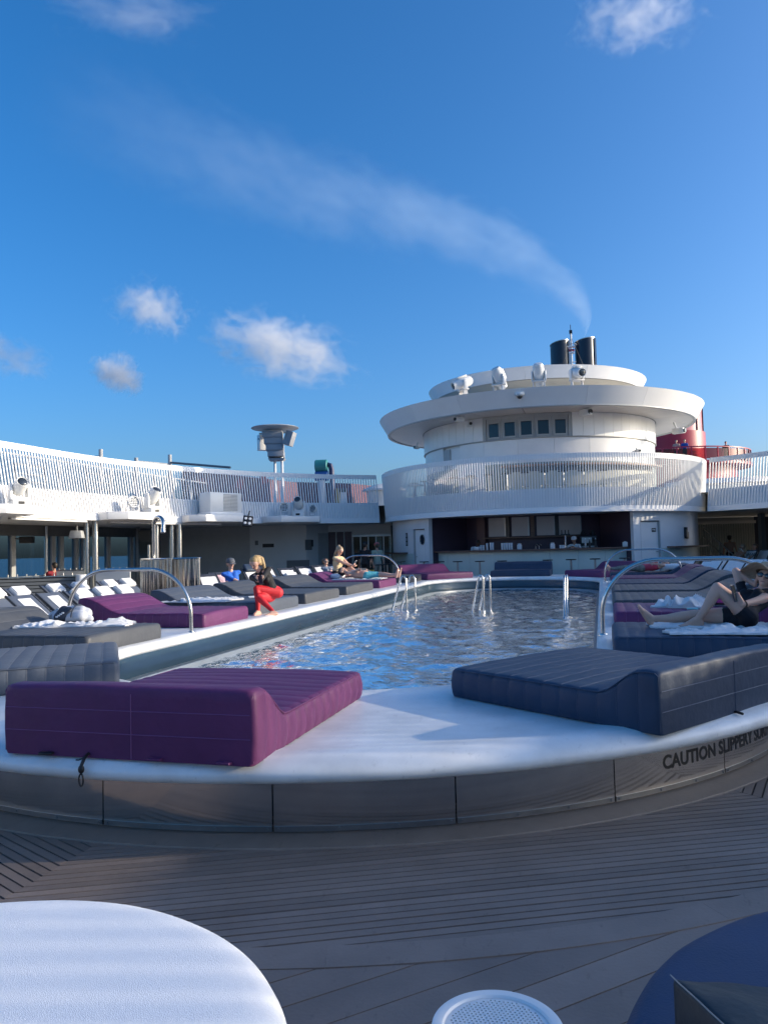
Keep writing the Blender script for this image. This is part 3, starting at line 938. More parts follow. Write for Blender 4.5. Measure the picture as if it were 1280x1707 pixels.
for k, (x, rot) in enumerate(((-2.82, .2), (-2.18, 0), (-1.80, -.1))):
    b = MB(); b.box((x, 3.425, .478), (.075, .035, .012), rz=rot)
    o = b.build('bed_tab', M_BLACK if k == 0 else M_PURPLE, bed_near, bevel=.003, local=True)
    o.matrix_parent_inverse = Matrix.Identity(4); o.parent = bed_near
    o.matrix_local = (Matrix.Translation(bed_near.location) @ Matrix.Rotation(radians(-90), 4, 'Z')).inverted()
b = MB(); b.tube([(.70, 5.06, .462), (.735, 5.02, .474), (.765, 4.985, .470)], .008, n=6)
tag(b.build('bed_strap', M_BLACK), 'short black strap end lying on the rim under the navy daybed', 'strap')

# ================================================================== HANDRAIL HOOPS AND POOL RAILS
def arch(x0, x1, y, z0, zt, rad=.62, n=14):
    pts = [(x0, y, z0-.01)]
    for i in range(n+1):
        a = pi-pi/2*i/n; pts.append((x0+rad+rad*cos(a), y, zt-rad+rad*sin(a)))
    for i in range(n+1):
        a = pi/2-pi/2*i/n; pts.append((x1-rad+rad*cos(a), y, zt-rad+rad*sin(a)))
    pts.append((x1, y, z0-.01)); return pts
for x0, x1, y, lb in ((-7.05, -5.17, 9.0, 'near left steel handrail hoop in front of the bright purple daybed'),
                      (-7.6, -5.70, 21.75, 'far left steel handrail hoop behind the blonde sunbather'),
                      (-.02, 1.9, 9.02, 'near right steel handrail hoop over the dull purple daybed'),
                      (.06, 1.95, 21.0, 'far right steel handrail hoop beside the sleeping sunbather')):
    h = thing('handrail_hoop', lb, 'handrail', ((x0+x1)/2, y, .46), 0, 'steel handrail hoops at the pool steps')
    b = MB(); b.tube(arch(x0, x1, y, .46, 1.30), .025, n=14); b.build('hoop_tube', M_STEEL, h, smooth=60)
    for x in (x0, x1):
        b = MB(); b.lathe([(.026, .488), (.045, .485), (.055, .466), (.055, .455)], 18, (x, y, 0)); b.build('base_flange', M_STEEL, h)
def pool_rail(label, c, lean, gap):
    h = thing('pool_handrail', label, 'handrail', (c[0], c[1], .0), 0, 'steel handrails standing in the pool')
    for k in (0, 1):
        o = Vector((c[0], c[1], 0))+Vector(gap)*k
        lx, ly = lean; lv = Vector((lx, ly, 0)); pts = [o+Vector((-lx, -ly, -.35))]
        top = o+Vector((0, 0, .90)); rad = .09
        d = Vector((lx, ly, 1.25)).normalized()
        pts.append(top-d*.16)
        for i in range(1, 8):
            t = i/8; pts.append((top-d*.16)*(1-t)**2+(top+Vector((lx, ly, .35)).normalized()*.03+Vector((0, 0, .02)))*2*t*(1-t)+(top+Vector((lx*.25, ly*.25, -.13)))*t*t)
        pts.append(top+Vector((lx*.25, ly*.25, -.13))); pts.append(o+Vector((lx*.25, ly*.25, -.35)))
        b = MB(); b.tube(pts, .022, n=12); b.build('rail_tube', M_STEEL, h, smooth=60)
pool_rail('left pair of pool handrails in front of the sunbathers', (-4.42, 17.1), (.38, .0), (.12, .35, 0))
pool_rail('middle pair of pool handrails standing out in the water', (-2.62, 17.0), (.28, 0), (.11, .30, 0))
pool_rail('right pair of pool handrails near the right-hand daybeds', (-.74, 15.9), (.02, .55), (.03, .3, 0))

# ================================================================== LOUNGERS AND TOWELS
def make_lounger(label, group, frame, loc, rz, angle=38, sling=None):
    sling = sling or M_SLING
    r_ = thing('sun_lounger', label, 'sun lounger', loc, rz, group)
    for s_ in (-1, 1):
        b = MB(); b.box((.95, s_*.315, .33), (1.92, .035, .05)); b.build('side_rail', frame, r_, bevel=.006, local=True)
        for x in (.18, 1.7):
            b = MB(); b.box((x, s_*.315, .152), (.05, .032, .304)); b.build('leg', frame, r_, bevel=.005, local=True)
    b = MB(); b.box((.60, 0, .35), (1.16, .59, .022)); b.build('seat_sling', sling, r_, bevel=.006, local=True)
    a = radians(angle); d = Vector((cos(a), 0, sin(a))); n_ = Vector((-sin(a), 0, cos(a)))
    M = Matrix(((d.x, 0, n_.x), (0, 1, 0), (d.z, 0, n_.z)))
    o = Vector((1.17, 0, .355))
    b = MB(); b.box(o+d*.40, (.80, .57, .022), M=M); b.build('back_sling', sling, r_, bevel=.006, local=True)
    for s_ in (-1, 1):
        b = MB(); b.box(o+d*.41+Vector((0, s_*.30, 0)), (.82, .03, .042), M=M); b.build('back_rail', frame, r_, bevel=.006, local=True)
    b = MB(); b.tube([o+d*.55+Vector((0, -.28, -.02)), Vector((1.86, -.28, .34))], .012, n=6); b.tube([o+d*.55+Vector((0, .28, -.02)), Vector((1.86, .28, .34))], .012, n=6)
    k = b.build('back_prop', M_STEELD, r_, local=True); k['kind'] = 'stuff'
    r_['back'] = angle
    return r_
def cloth(name, label, M, lx, ly, seed, amp=.02, thick=.012, cat='towel', group=None, m=None, nx=26, ny=18, folds=0, edge=.04):
    """soft cloth lying in the XY plane of M; real thickness"""
    b = MB(); off = Vector((seed*5.1, seed*2.3, seed))
    def top(i, j):
        u, v = i/nx, j/ny
        x, y = (u-.5)*lx, (v-.5)*ly
        e = noise.noise(Vector((u*4+seed, v*3, 1)))*edge; e2 = noise.noise(Vector((u*3, v*5+seed, 2)))*edge
        x += e*(abs(u-.5)*2)**2; y += e2*(abs(v-.5)*2)**2
        f = min(1, min(u, 1-u, v, 1-v)*9)
        q = Vector((x, y, 0))
        wx_ = x+.07*noise.noise(q*4+off); wy_ = y+.07*noise.noise(q*4+off+Vector((9, 0, 0)))
        th_ = seed*1.7+1.4*noise.noise(q*1.8+off+Vector((0, 5, 0)))
        s1 = wx_*cos(th_)+wy_*sin(th_); s2 = wx_*cos(th_+1.1)+wy_*sin(th_+1.1)
        e1 = max(0, .5+noise.noise(q*3.2+off+Vector((3, 3, 3)))); e2_ = max(0, .35+noise.noise(q*4.5+off+Vector((7, 1, 2))))
        f1_ = (.5+.5*sin(s1*44+2.2*noise.noise(q*6+off)))**1.4; f2_ = (.5+.5*sin(s2*70+2*noise.noise(q*8+off)))**1.4
        z = thick+amp*(.25+.75*f)*(.95*e1*f1_+.5*e2_*f2_+.35*max(0, noise.noise(q*3+off)+.3))
        return x, y, z
    vs = [top(i, j) for j in range(ny+1) for i in range(nx+1)]
    n = len(vs)
    vs2 = [(x, y, max(.001, z-thick*.85)) if 0 else (x, y, .001) for x, y, z in vs]
    fs = []
    w = nx+1
    for j in range(ny):
        for i in range(nx):
            a = j*w+i; fs.append((a, a+1, a+w+1, a+w)); fs.append((n+a, n+a+w, n+a+w+1, n+a+1))
    for i in range(nx):
        a, c_ = i, ny*w+i; fs.append((a, n+a, n+a+1, a+1)); fs.append((c_, c_+1, n+c_+1, n+c_))
    for j in range(ny):
        a, c_ = j*w, j*w+nx; fs.append((a, a+w, n+a+w, n+a)); fs.append((c_, n+c_, n+c_+w, c_+w))
    b.add(vs+vs2, fs)
    o = b.build(name, m or M_TOWEL, smooth=70)
    o.matrix_world = M
    if label: tag(o, label, cat, group)
    return o
def back_matrix(loc, rz, angle, along, z=.012):
    a = radians(angle)
    R_ = Matrix.Rotation(rz, 4, 'Z')
    d = Vector((cos(a), 0, sin(a))); n_ = Vector((-sin(a), 0, cos(a))); o = Vector((1.17, 0, .355))+d*along+n_*z
    M = Matrix(((d.x, 0, n_.x, o.x), (0, 1, 0, o.y), (d.z, 0, n_.z, o.z), (0, 0, 0, 1)))
    return Matrix.Translation(loc) @ R_ @ M
def folded_towel(label, M, group, lx=.26, ly=.42, h=.075):
    b = MB(); b.box((0, 0, h/2), (lx, ly, h)); b.box((.015, 0, h*1.15), (lx*.86, ly*.96, h*.32))
    r_ = b.mesh('folded_towel', M_TOWEL, bevel=.024, bseg=3, smooth=60)
    o = bpy.data.objects.new('folded_towel', r_); COL.objects.link(o); o.matrix_world = M
    return tag(o, label, 'towel', group)
M_FRAME = mat('charcoal_frame', (.045, .05, .06), .45)
gl, gt = 'grey loungers in rows on the left deck', 'folded white towels on the left loungers'
front = [(11.00, 'cut by the left edge', 1), (11.72, 'second in the front row of the left deck', 1), (12.42, 'third in the front row of the left deck', 0),
         (13.08, 'fourth in the front row of the left deck', 0), (13.74, 'last in the front row, by the corrugated shower', 0)]
for y, w_, strip in front:
    loc = Vector((-9.6+1.80, y, 0))
    make_lounger('grey sling lounger %s' % w_, gl, M_FRAME, loc, pi)
    if strip:
        M = back_matrix(loc, pi, 38, .05)
        cloth('towel_strip', 'white towel strip along the grey lounger %s' % w_, back_matrix(loc, pi, 38, .30), .78, .30, y, amp=.004, thick=.012, group='white towel strips on the left loungers', nx=12, ny=8, edge=.01)
    else:
        folded_towel('folded towel on the lounger %s' % w_, back_matrix(loc, pi, 38, .62), gt)
back = [(12.95, 'at the left edge of the rear row'), (13.65, 'second in the rear row of the left deck'), (14.75, 'third in the rear row, right of the white post'),
        (15.6, 'fourth in the rear row of the left deck'), (16.75, 'fifth in the rear row of the left deck'), (17.5, 'last in the rear row, behind the corrugated shower')]
for y, w_ in back:
    loc = Vector((-12.05+1.80, y, 0))
    make_lounger('grey sling lounger %s' % w_, gl, M_FRAME, loc, pi)
    folded_towel('folded towel on the lounger %s' % w_, back_matrix(loc, pi, 38, .62), gt)
# loungers beyond the left daybeds
M_NSL = mat('dark_navy_sling', (.022, .03, .05), .7, var=.1)
M_PINKT = mat('pink_patterned_towel', (.55, .36, .38), .95, var=.7, vscale=7, bump=.4, bscale=150)
mid = [(341, 958, 19.0, 'with a pale towel beside the man in blue'), (362, 957, 20.6, 'left of the man in blue, pink patterned towel on it'), (414, 944, 24.5, 'with a navy pillow left of the woman in red leggings'),
       (440, 944, 25.5, 'half hidden behind the woman in red leggings'), (474, 947, 23.6, 'with a folded towel right of the woman in red leggings'), (503, 944, 25.2, 'left of the person in sunglasses'), (529, 942, 26.6, 'behind the person in sunglasses'), (556, 941, 28.0, 'farthest left, by the plum panels')]
for k, (px, py, d, w_) in enumerate(mid):
    rz = radians(152); h = at_d(px, py, d); loc = Vector((h.x, h.y, 0))-Vector((cos(rz), sin(rz), 0))*1.72
    make_lounger('dark sling lounger %s' % w_, 'loungers behind the left daybeds', M_FRAME, loc, rz, 50, sling=M_NSL)
    cloth('lounger_towel', ('pink patterned towel over the lounger left of the man in blue' if k == 1 else 'white towel over the lounger %s' % w_), back_matrix(loc, rz, 50, .44), .52, .46, k+20, amp=.006, nx=12, ny=10, edge=.02, group='white towels on the loungers behind the left daybeds', m=M_PINKT if k == 1 else None)
    if k == 4: folded_towel('folded towel on the lounger %s' % w_, back_matrix(loc, rz, 50, .40, .03), gt)
    if k == 2:
        b = MB(); b.box((0, 0, .06), (.28, .5, .12)); pw_ = b.build('navy_pillow', M_NAVY, bevel=.05, bseg=3); pw_.matrix_world = back_matrix(loc, rz, 50, .76); tag(pw_, 'navy pillow at the head of a lounger left of the woman in red leggings', 'pillow')
# right-hand loungers with white towels
rl = [(1146, 936, 25.0, 'leftmost of the towelled loungers right of the bar'), (1188, 939, 23.0, 'second towelled lounger, behind the right handrail hoop'), (1203, 931, 28, 'rear lounger glimpsed between the towelled ones'),
      (1232, 932, 25.5, 'third towelled lounger, in front of the stair rail'), (1264, 932, 24.0, 'towelled lounger nearest the right edge'), (1290, 938, 22.0, 'towelled lounger cut by the right edge')]
for k, (px, py, d, w_) in enumerate(rl):
    rz = radians(50); h = at_d(px, py, d); loc = Vector((h.x, h.y, 0))-Vector((cos(rz), sin(rz), 0))*1.80
    make_lounger('grey lounger, %s' % w_, 'loungers with white towels on the right deck', M_FRAME, loc, rz, 38)
    cloth('lounger_towel', 'white towel draped on the back of the %s' % w_.replace('towelled lounger', 'lounger'), back_matrix(loc, rz, 38, .36), .86, .60, k+40, amp=.008, nx=14, ny=10, edge=.02, group='white towels on the right loungers')
    cloth('seat_towel', 'white towel on the seat of the %s' % w_.replace('towelled lounger', 'lounger'), Matrix.Translation(loc) @ Matrix.Rotation(rz, 4, 'Z') @ Matrix.Translation((.68, 0, .362)), .8, .58, k+60, amp=.008, nx=14, ny=10, edge=.02, group='white seat towels on the right loungers')

# crumpled towels on the daybeds
def MT(x, y, z, rz=0): return Matrix.Translation((x, y, z)) @ Matrix.Rotation(rz, 4, 'Z')
bz = RZ_+.212
cloth('crumpled_towel', 'crumpled white towel along the charcoal daybed in front of the backpack', MT(-6.05, 7.85, bz-.002, radians(12)), 1.35, .34, 101, amp=.075, nx=80, ny=24, edge=.10)
cloth('crumpled_towel', 'rumpled white towel on the slate daybed beside the woman in red leggings', MT(-6.7, 12.0, bz-.002, radians(4)), 1.25, .8, 102, amp=.065, nx=70, ny=44, edge=.12)
cloth('crumpled_towel', 'white towel corner lying behind the woman in red leggings', MT(-5.95, 12.95, bz, radians(30)), .55, .3, 108, amp=.02, nx=16, ny=10, edge=.05)
cloth('crumpled_towel', 'heaped white towels left of the pink cap', MT(.95, 10.45, bz-.003, radians(-20)), .62, .55, 103, amp=.11, nx=44, ny=40, edge=.14)
cloth('crumpled_towel', 'white towel spread under the pink cap', MT(1.5, 10.75, bz-.003, radians(6)), .95, .5, 104, amp=.05, nx=50, ny=28, edge=.08)
cloth('crumpled_towel', 'long white towel under the legs of the woman in the straw hat', MT(1.30, 8.02, bz-.002, radians(-1)), 1.75, .42, 105, amp=.045, nx=90, ny=24, edge=.06)
cloth('crumpled_towel', 'white towel falling in folds along the near side of the woman in the straw hat', MT(1.42, 7.50, bz-.002, radians(3)), 1.75, .34, 106, amp=.06, nx=90, ny=22, edge=.07)
cloth('crumpled_towel', 'white towel under the bare-chested sunbather', MT(-6.5, 20.2, bz-.002, 0), 1.5, .9, 107, amp=.03, nx=60, ny=34, edge=.06)
# pink cap on the heaped towels
cp = thing('pink_cap', 'pink bucket cap lying on white towels on the dull purple daybed', 'cap', (1.42, 10.55, bz+.05))
b = MB(); b.lathe([(.165, .0), (.16, .02), (.125, .045), (.118, .06), (.112, .10), (.085, .13), (.04, .145), (0, .147)], 24, (1.42, 10.55, bz+.045)); b.build('crown', mat('pink_cloth', (.52, .05, .17), .8, var=.15, bump=.3, bscale=30), cp)
b = MB()
for k in range(8):
    a = k*pi/4; b.tube([Vector((1.42+r*cos(a), 10.55+r*sin(a), bz+.046+z)) for r, z in ((.126, .046), (.119, .06), (.113, .10), (.086, .131), (.04, .146))], .0035, n=4)
o = b.build('seam', mat('dark_pink_thread', (.33, .03, .11), .8), cp); o['kind'] = 'stuff'
b = MB(); b.box((1.02, 9.93, bz+.012), (.12, .07, .02), rz=.2); tag(b.build('sunscreen_tube', mat('pale_teal_plastic', (.2, .55, .6), .35), bevel=.008), 'pale teal tube lying at the near edge of the dull purple daybed', 'tube')
# backpack
bp_ = thing('backpack', 'grey and white backpack slumped on the charcoal daybed', 'backpack', (-6.35, 8.2, bz))
M_BAGW = mat('pale_bag_cloth', (.5, .52, .56), .7, var=.12, bump=.2, bscale=40); M_BAGD = mat('dark_bag_cloth', (.02, .03, .05), .6, var=.2)
def lump(name, caps, m, root, vox=.012):
    b = MB(); o0 = Vector(root.location)
    for a, c, ra, rc in caps: cap_mesh(b, Vector(a)-o0, Vector(c)-o0, ra, rc, 14)
    me = remesh(b, vox, 5); me.materials.clear(); me.materials.append(m); me.polygons.foreach_set('use_smooth', [True]*len(me.polygons)); me.name = name
    o = bpy.data.objects.new(name, me); COL.objects.link(o); o.parent = root; return o
X0, Y0 = -6.36, 8.2
lump('bag_body', [((X0-.16, Y0-.06, bz+.08), (X0+.16, Y0-.05, bz+.085), .08, .075), ((X0-.13, Y0+.05, bz+.10), (X0+.15, Y0+.06, bz+.11), .085, .08), ((X0-.08, Y0, bz+.15), (X0+.12, Y0+.02, bz+.155), .065, .06), ((X0+.14, Y0-.03, bz+.07), (X0+.24, Y0+.02, bz+.05), .06, .045)], M_BAGW, bp_)
lump('dark_pocket', [((X0-.12, Y0-.10, bz+.08), (X0-.06, Y0-.08, bz+.17), .065, .055), ((X0-.05, Y0-.10, bz+.08), (X0+.01, Y0-.08, bz+.16), .06, .05)], M_BAGD, bp_)
b = MB(); b.tube([Vector((X0-.2, Y0+.0, bz+.03)), Vector((X0-.27, Y0-.06, bz+.05)), Vector((X0-.25, Y0-.10, bz+.11)), Vector((X0-.15, Y0-.06, bz+.17))], .022, n=8); b.build('shoulder_strap', M_BAGW, bp_)
b = MB(); b.tube([Vector((X0+.09, Y0-.145*cos(t), bz+.08+.145*sin(t))) for t in [pi*i/14 for i in range(15)]], .009, n=6); b.build('strap', M_BAGD, bp_)
b = MB()
for k in range(4): b.box((X0-.10+.028*k, Y0-.163+.002*k, bz+.09+.016*k), (.03, .008, .018), rz=.1)
o = b.build('bag_print', M_TOWEL, bp_); o['kind'] = 'stuff'
# ================================================================== BAR UNDER THE TOWER
bar = thing('bar_counter', 'curved mint bar counter with a brown wooden top under the round tower', 'bar', T+Vector((0, -6, .16)))
b = MB(); b.arc(T, 5.45, 6.16, -42, 37.2, 1.27, 1.335, n=40); b.build('counter_top', M_WOOD, bar, bevel=.008)
for k in range(8):
    a0 = -41+k*9.7
    b = MB(); b.arc(T, 5.9, 5.96, a0+.05, a0+9.65, .16, 1.268, n=4); b.build('front_panel', M_MINT, bar)
bk = thing('back_bar', 'plum back wall of the bar with four pale roller panels over a wooden shelf', 'back bar', T+Vector((0, -4.4, .16)))
def bpart(name, m, r0, r1, a0, a1, z0, z1, par=bk, bevel=0, n=None):
    b = MB(); b.arc(T, r0, r1, a0, a1, z0, z1, n=n); return b.build(name, m, par, bevel=bevel)
bpart('back_wall', M_PLUM, 4.3, 4.4, -75, 75, .16, 2.62)
bpart('end_wall', M_PLUM, 4.4, 6.25, -38.0, -36.4, .16, 2.62)
bpart('end_wall', M_PLUM, 4.4, 6.25, 35.25, 37.0, .16, 2.62)
M_ROLL = mat('pale_roller_slats', (.42, .40, .39), .5, var=.05)
for a0, a1 in ((-21.5, -12.3), (-9.2, -.6), (3.0, 11.6), (13.6, 24.5)):
    o = bpart('roller_panel', M_ROLL, 4.44, 4.47, a0, a1, 1.84, 2.56)
    for k in range(12): pass
    bpart('panel_rail', M_STEELD, 4.47, 4.49, a1-.5, a1, 1.84, 2.56, o, n=1)
bpart('shelf', M_WOOD, 4.40, 4.66, -24, 26, 1.76, 1.81)
for a in (-11.2, .9, 12.5): bpart('post', M_WOOD if a == .9 else M_BLACK, 4.41, 4.5, a-.9, a+.9, 1.81, 2.6, n=1)
bpart('plum_upright', mat('plum_brown', (.10, .05, .055), .5), 4.41, 4.6, -27.5, -22.8, .9, 2.6)
fd = bpart('fridge_door', M_STEELD, 4.42, 4.48, 36, 46, .2, 2.26, n=3)
bpart('fridge_frame', M_STEEL, 4.48, 4.5, 35.4, 36, .2, 2.3, fd, n=1); bpart('fridge_frame', M_STEEL, 4.48, 4.5, 46, 46.6, .2, 2.3, fd, n=1)
sd = bpart('kitchen_door', M_STEELD, 4.42, 4.47, -51, -41, .2, 2.25, n=3)
b = MB(); a = radians(-45.3); b.sphere(T+Vector((4.47*sin(a), -4.47*cos(a), 1.76)), .17, 16, 8, scale=(1, .4, 1)); b.build('round_window', M_DARKGLASS, sd)
b = MB(); a = radians(-39.5); c = T+Vector((4.6*sin(a), -4.6*cos(a), 0)); b.tube([c+Vector((0, 0, .2)), c+Vector((0, 0, 2.25))], .075, n=12); b.build('pillar', mat('cream_post', (.6, .56, .47), .4), bk)
# things on the bar counter
def onbar(px, z=1.337, r=5.8):
    d = ray(px, 915); dn = Vector((d.x, d.y)).normalized(); Tn = Vector((T.x, T.y)); bb = dn.dot(Tn); t = bb-sqrt(bb*bb-(Tn.dot(Tn)-r*r))
    return Vector((dn.x*t, dn.y*t, z))
M_CUP = mat('clear_plastic_cup', (.62, .65, .68), .25, var=.05)
b = MB(); b.lathe([(.0, 0), (.033, 0), (.042, .34), (.036, .34), (.03, .02)], 10); cupm = b.mesh('cup_stack', M_CUP)
def stack(px, hgt, lab, grp):
    o = bpy.data.objects.new('cup_stack', cupm); COL.objects.link(o); o.location = onbar(px); o.scale = (1, 1, hgt)
    tag(o, lab, 'cups', grp)
for k_, (px, h) in enumerate(((812, .75), (818, .8), (821.5, .8))): stack(px, h, ('left', 'middle', 'right')[k_]+' of three tall clear cup stacks near the left barman', 'tall cup stacks on the bar')
for k_, px in enumerate((837, 841, 845, 849, 853)): stack(px, .72, ('first', 'second', 'third', 'fourth', 'last')[k_]+' pale cup stack from the left in the tight middle row on the bar', 'row of pale cups on the bar')
for k_, px in enumerate((802, 806)): stack(px, .55, ('left', 'right')[k_]+' of two short cups by the left barman', 'short cups on the bar')
for k_, px in enumerate((934, 938, 941)): stack(px, .35, ('left', 'middle', 'right')[k_]+' of three small glasses left of the beer tap', 'small glasses by the beer tap')
def jar(px, lab):
    p = onbar(px); j = thing('jar', lab, 'jar', p)
    b = MB(); b.lathe([(0, 0), (.085, 0), (.09, .03), (.09, .15), (.07, .175), (.065, .19)], 14, p); b.build('body', M_CUP, j)
    b = MB(); b.lathe([(0, .225), (.03, .222), (.072, .212), (.075, .19), (0, .188)], 14, p); b.build('lid', M_STEELD, j)
jar(866, 'lidded glass jar right of the row of pale cups'); jar(921, 'lidded glass jar left of the beer tap')
p = onbar(728); bx = thing('napkin_tray', 'pale tray of napkins at the left end of the bar', 'tray', p)
b = MB(); b.box(p+Vector((0, 0, .05)), (.36, .2, .10)); b.build('tray', M_CUP, bx, bevel=.01)
b = MB(); b.box(p+Vector((0, 0, .115)), (.30, .16, .028)); b.build('napkins', M_TOWEL, bx, bevel=.005)
p = onbar(719); bx = thing('water_dispenser', 'pale blue-grey drinks dispenser at the left end of the bar', 'dispenser', p)
b = MB(); b.box(p+Vector((0, 0, .24)), (.30, .3, .46)); b.build('tank', M_GREYM, bx, bevel=.03)
b = MB(); b.box(p+Vector((0, -.16, .08)), (.06, .05, .06)); b.build('tap', M_STEEL, bx)
p = onbar(795); bx = thing('serving_scoop', 'white folded cloth and scoop next to the left barman', 'cloth', p)
b = MB(); b.sphere(p+Vector((0, 0, .06)), .1, 12, 8, scale=(1.3, .8, .7)); b.build('cloth', M_TOWEL, bx)
p = onbar(943); bt = thing('beer_tap', 'steel beer tap column with black handles in front of the barman in the white cap', 'beer tap', p)
b = MB(); b.lathe([(0, 0), (.07, 0), (.045, .03), (.042, .48), (.05, .50), (0, .51)], 14, p); b.build('column', M_STEEL, bt)
for dx in (-.12, 0, .12):
    b = MB(); b.tube([p+Vector((dx, -.08, .50)), p+Vector((dx, -.1, .66))], .02, n=8); b.build('tap_handle', M_BLACK, bt)
b = MB(); b.box(p+Vector((0, -.06, .49)), (.34, .08, .06)); b.build('tap_bar', M_BLACK, bt, bevel=.01)
p = onbar(981, r=5.2); cm = thing('coffee_machine', 'black espresso machine on the back of the bar right of the barman', 'coffee machine', p)
b = MB(); b.box(p+Vector((0, 0, .36)), (.62, .4, .16)); b.build('machine_head', M_BLACK, cm, bevel=.03)
b = MB(); b.box(p+Vector((0, .12, .16)), (.6, .16, .32)); b.build('machine_back', M_BLACK, cm)
b = MB(); b.box(p+Vector((0, -.02, .03)), (.62, .42, .06)); b.build('drip_tray', M_STEELD, cm, bevel=.01)
b = MB(); b.box(p+Vector((-.05, -.205, .27)), (.36, .01, .20)); b.build('front_plate', M_STEELD, cm)
for dx in (-.18, .16):
    b = MB(); b.lathe([(0, .2), (.05, .2), (.12, .02), (.1, 0), (0, 0)][::-1], 12, p+Vector((dx, .02, .44))); b.build('bean_hopper', M_BLACK, cm)
for k, px in enumerate((976, 983, 993)):
    p = onbar(px, r=5.7); o = thing('bottle', ('short dull bottle left of the espresso machine', 'dark bottle before the middle of the espresso machine', 'dark bottle at the right end of the espresso machine')[k], 'bottle', p, 0, 'bottles by the espresso machine')
    b = MB(); b.lathe([(0, 0), (.035, 0), (.037, .18), (.014, .25), (.013, .33), (0, .33)], 12, p); b.build('bottle_body', M_BLACK if k else M_STEELD, o)
    b = MB(); b.lathe([(.0135, .30), (.016, .30), (.016, .345), (0, .345)], 10, p); b.build('bottle_cap', M_CUP, o)
p = onbar(1043, r=5.95); o = thing('napkin_box', 'small white napkin box at the right end of the bar', 'box', p)
b = MB(); b.box(p+Vector((0, 0, .085)), (.22, .14, .17)); b.build('box', M_WHITE, o, bevel=.01)
b = MB(); b.box(p+Vector((0, 0, .18)), (.12, .02, .03)); b.build('napkin', M_TOWEL, o)
p = onbar(893); fc = thing('bar_faucet', 'bent steel faucets in the middle of the bar', 'faucet', p)
for dx in (0, .12):
    b = MB(); b.tube([p+Vector((dx, 0, 0)), p+Vector((dx, 0, .12)), p+Vector((dx+.03, -.05, .17)), p+Vector((dx+.1, -.12, .12))], .016, n=8); b.build('spout', M_STEEL, fc)
# bar stools
def make_stool(label, grp, loc, h=.80):
    s = thing('bar_stool', label, 'bar stool', loc, 0, grp)
    b = MB(); b.lathe([(0, h), (.17, h), (.185, h-.012), (.18, h-.035), (0, h-.04)], 20); b.build('seat', M_BLACK, s, local=True)
    b = MB(); b.tube([(0, 0, .02), (0, 0, h-.04)], .035, n=10); b.build('pedestal', M_STEELD, s, local=True)
    b = MB(); b.lathe([(0, .0), (.2, .0), (.2, .012), (.05, .03), (0, .03)], 20); b.build('base', M_STEELD, s, local=True)
    b = MB(); b.tube([(.15*cos(2*pi*i/16), .15*sin(2*pi*i/16), .26) for i in range(17)], .010, n=6, cap=False); b.build('foot_ring', M_STEELD, s, local=True)
    return s
for px, w_ in ((668, 'by the left wall shelf'), (706, 'left of the bar, before the porthole door'), (732, 'first in front of the bar counter'), (762, 'second from the left at the bar'), (799, 'behind the middle pool handrails'),
            (836, 'just left of the navy far daybed'), (912, 'at the right corner of the navy far daybed'), (951, 'below the beer tap'), (991, 'below the espresso machine'), (1040, 'at the right end of the bar')):
    p = onbar(px, .16, 6.75)
    make_stool('round black bar stool %s' % w_, 'black bar stools along the bar', p)

# upper bar seen through the tower's slats
ub = thing('upper_bar', 'pale curved bar with a thin tan top behind the tower railing', 'bar', T+Vector((0, -5.4, 3.36)))
b = MB(); b.arc(T, 5.05, 5.25, -8, 62, 3.36, 4.22, n=30); b.build('bar_front', mat('cream_panel', (.62, .60, .50), .4), ub)
b = MB(); b.arc(T, 5.0, 5.55, -10, 64, 4.40, 4.46, n=30); b.build('bar_top', mat('tan_wood', (.38, .20, .12), .4), ub)
b = MB(); b.arc(T, 5.06, 5.2, -8, 62, 4.22, 4.40, n=30); b.build('shadow_gap', M_DGREY, ub)
for k, a in enumerate([-52, -44, -36, -28, -20, -13, -6.5, 0, 6.5, 13, 20, 27]):
    ar = radians(a); p = T+Vector((5.95*sin(ar), -5.95*cos(ar), 3.36))
    s = make_stool('white topped stool behind the slats of the tower balcony', 'stools on the tower balcony', p, .78)
    s['label'] = 'stool %s along the tower balcony, %s' % (('first', 'second', 'third', 'fourth', 'fifth', 'sixth', 'seventh', 'eighth', 'ninth', 'tenth', 'eleventh', 'last')[k], 'counted from the left')
for k, a in enumerate((-60, -40, -24)):
    ar = radians(a); p = T+Vector((5.6*sin(ar), -5.6*cos(ar), 3.36)); t_ = thing('balcony_table', ('leftmost', 'middle', 'right-hand')[k]+' round white table behind the slats of the tower balcony', 'table', p, 0, 'tables on the tower balcony')
    b = MB(); b.lathe([(0, .76), (.38, .76), (.39, .74), (.37, .72), (0, .72)], 20, p); b.build('table_top', M_WHITE, t_)
    b = MB(); b.tube([p, p+Vector((0, 0, .72))], .04, n=8); b.build('table_leg', M_WHITE, t_)

# ================================================================== LEFT SIDE UNDER THE UPPER DECK
XW = -19.4
ws = thing('window_wall', 'dark framed wall of sea-view windows along the left side of the deck', 'window wall', (XW, 22, 0))
b = MB(); b.box((XW, 14, .42), (.2, 44, .84)); b.build('sill_wall', M_GREYM, ws)
b = MB(); b.box((XW, 14, 2.44), (.2, 44, .38)); b.build('head_wall', M_DGREY, ws)
ys = [-8, -5.6, -3.2, -.8, 1.6, 4, 6.4, 8.8, 11.2, 13.6, 16, 18.2, 19.9, 21.9, 23.9, 24.35, 25.2, 25.65, 27.2, 28.8]
for y in ys:
    b = MB(); b.box((XW, y, 1.545), (.16, .20, 1.41)); b.build('mullion', M_GREYM, ws)
for a_, c_ in zip(ys, ys[1:]):
    b = MB(); b.box((XW, (a_+c_)/2, 1.545), (.02, c_-a_-.2, 1.41)); b.build('pane', M_GLASS, ws)
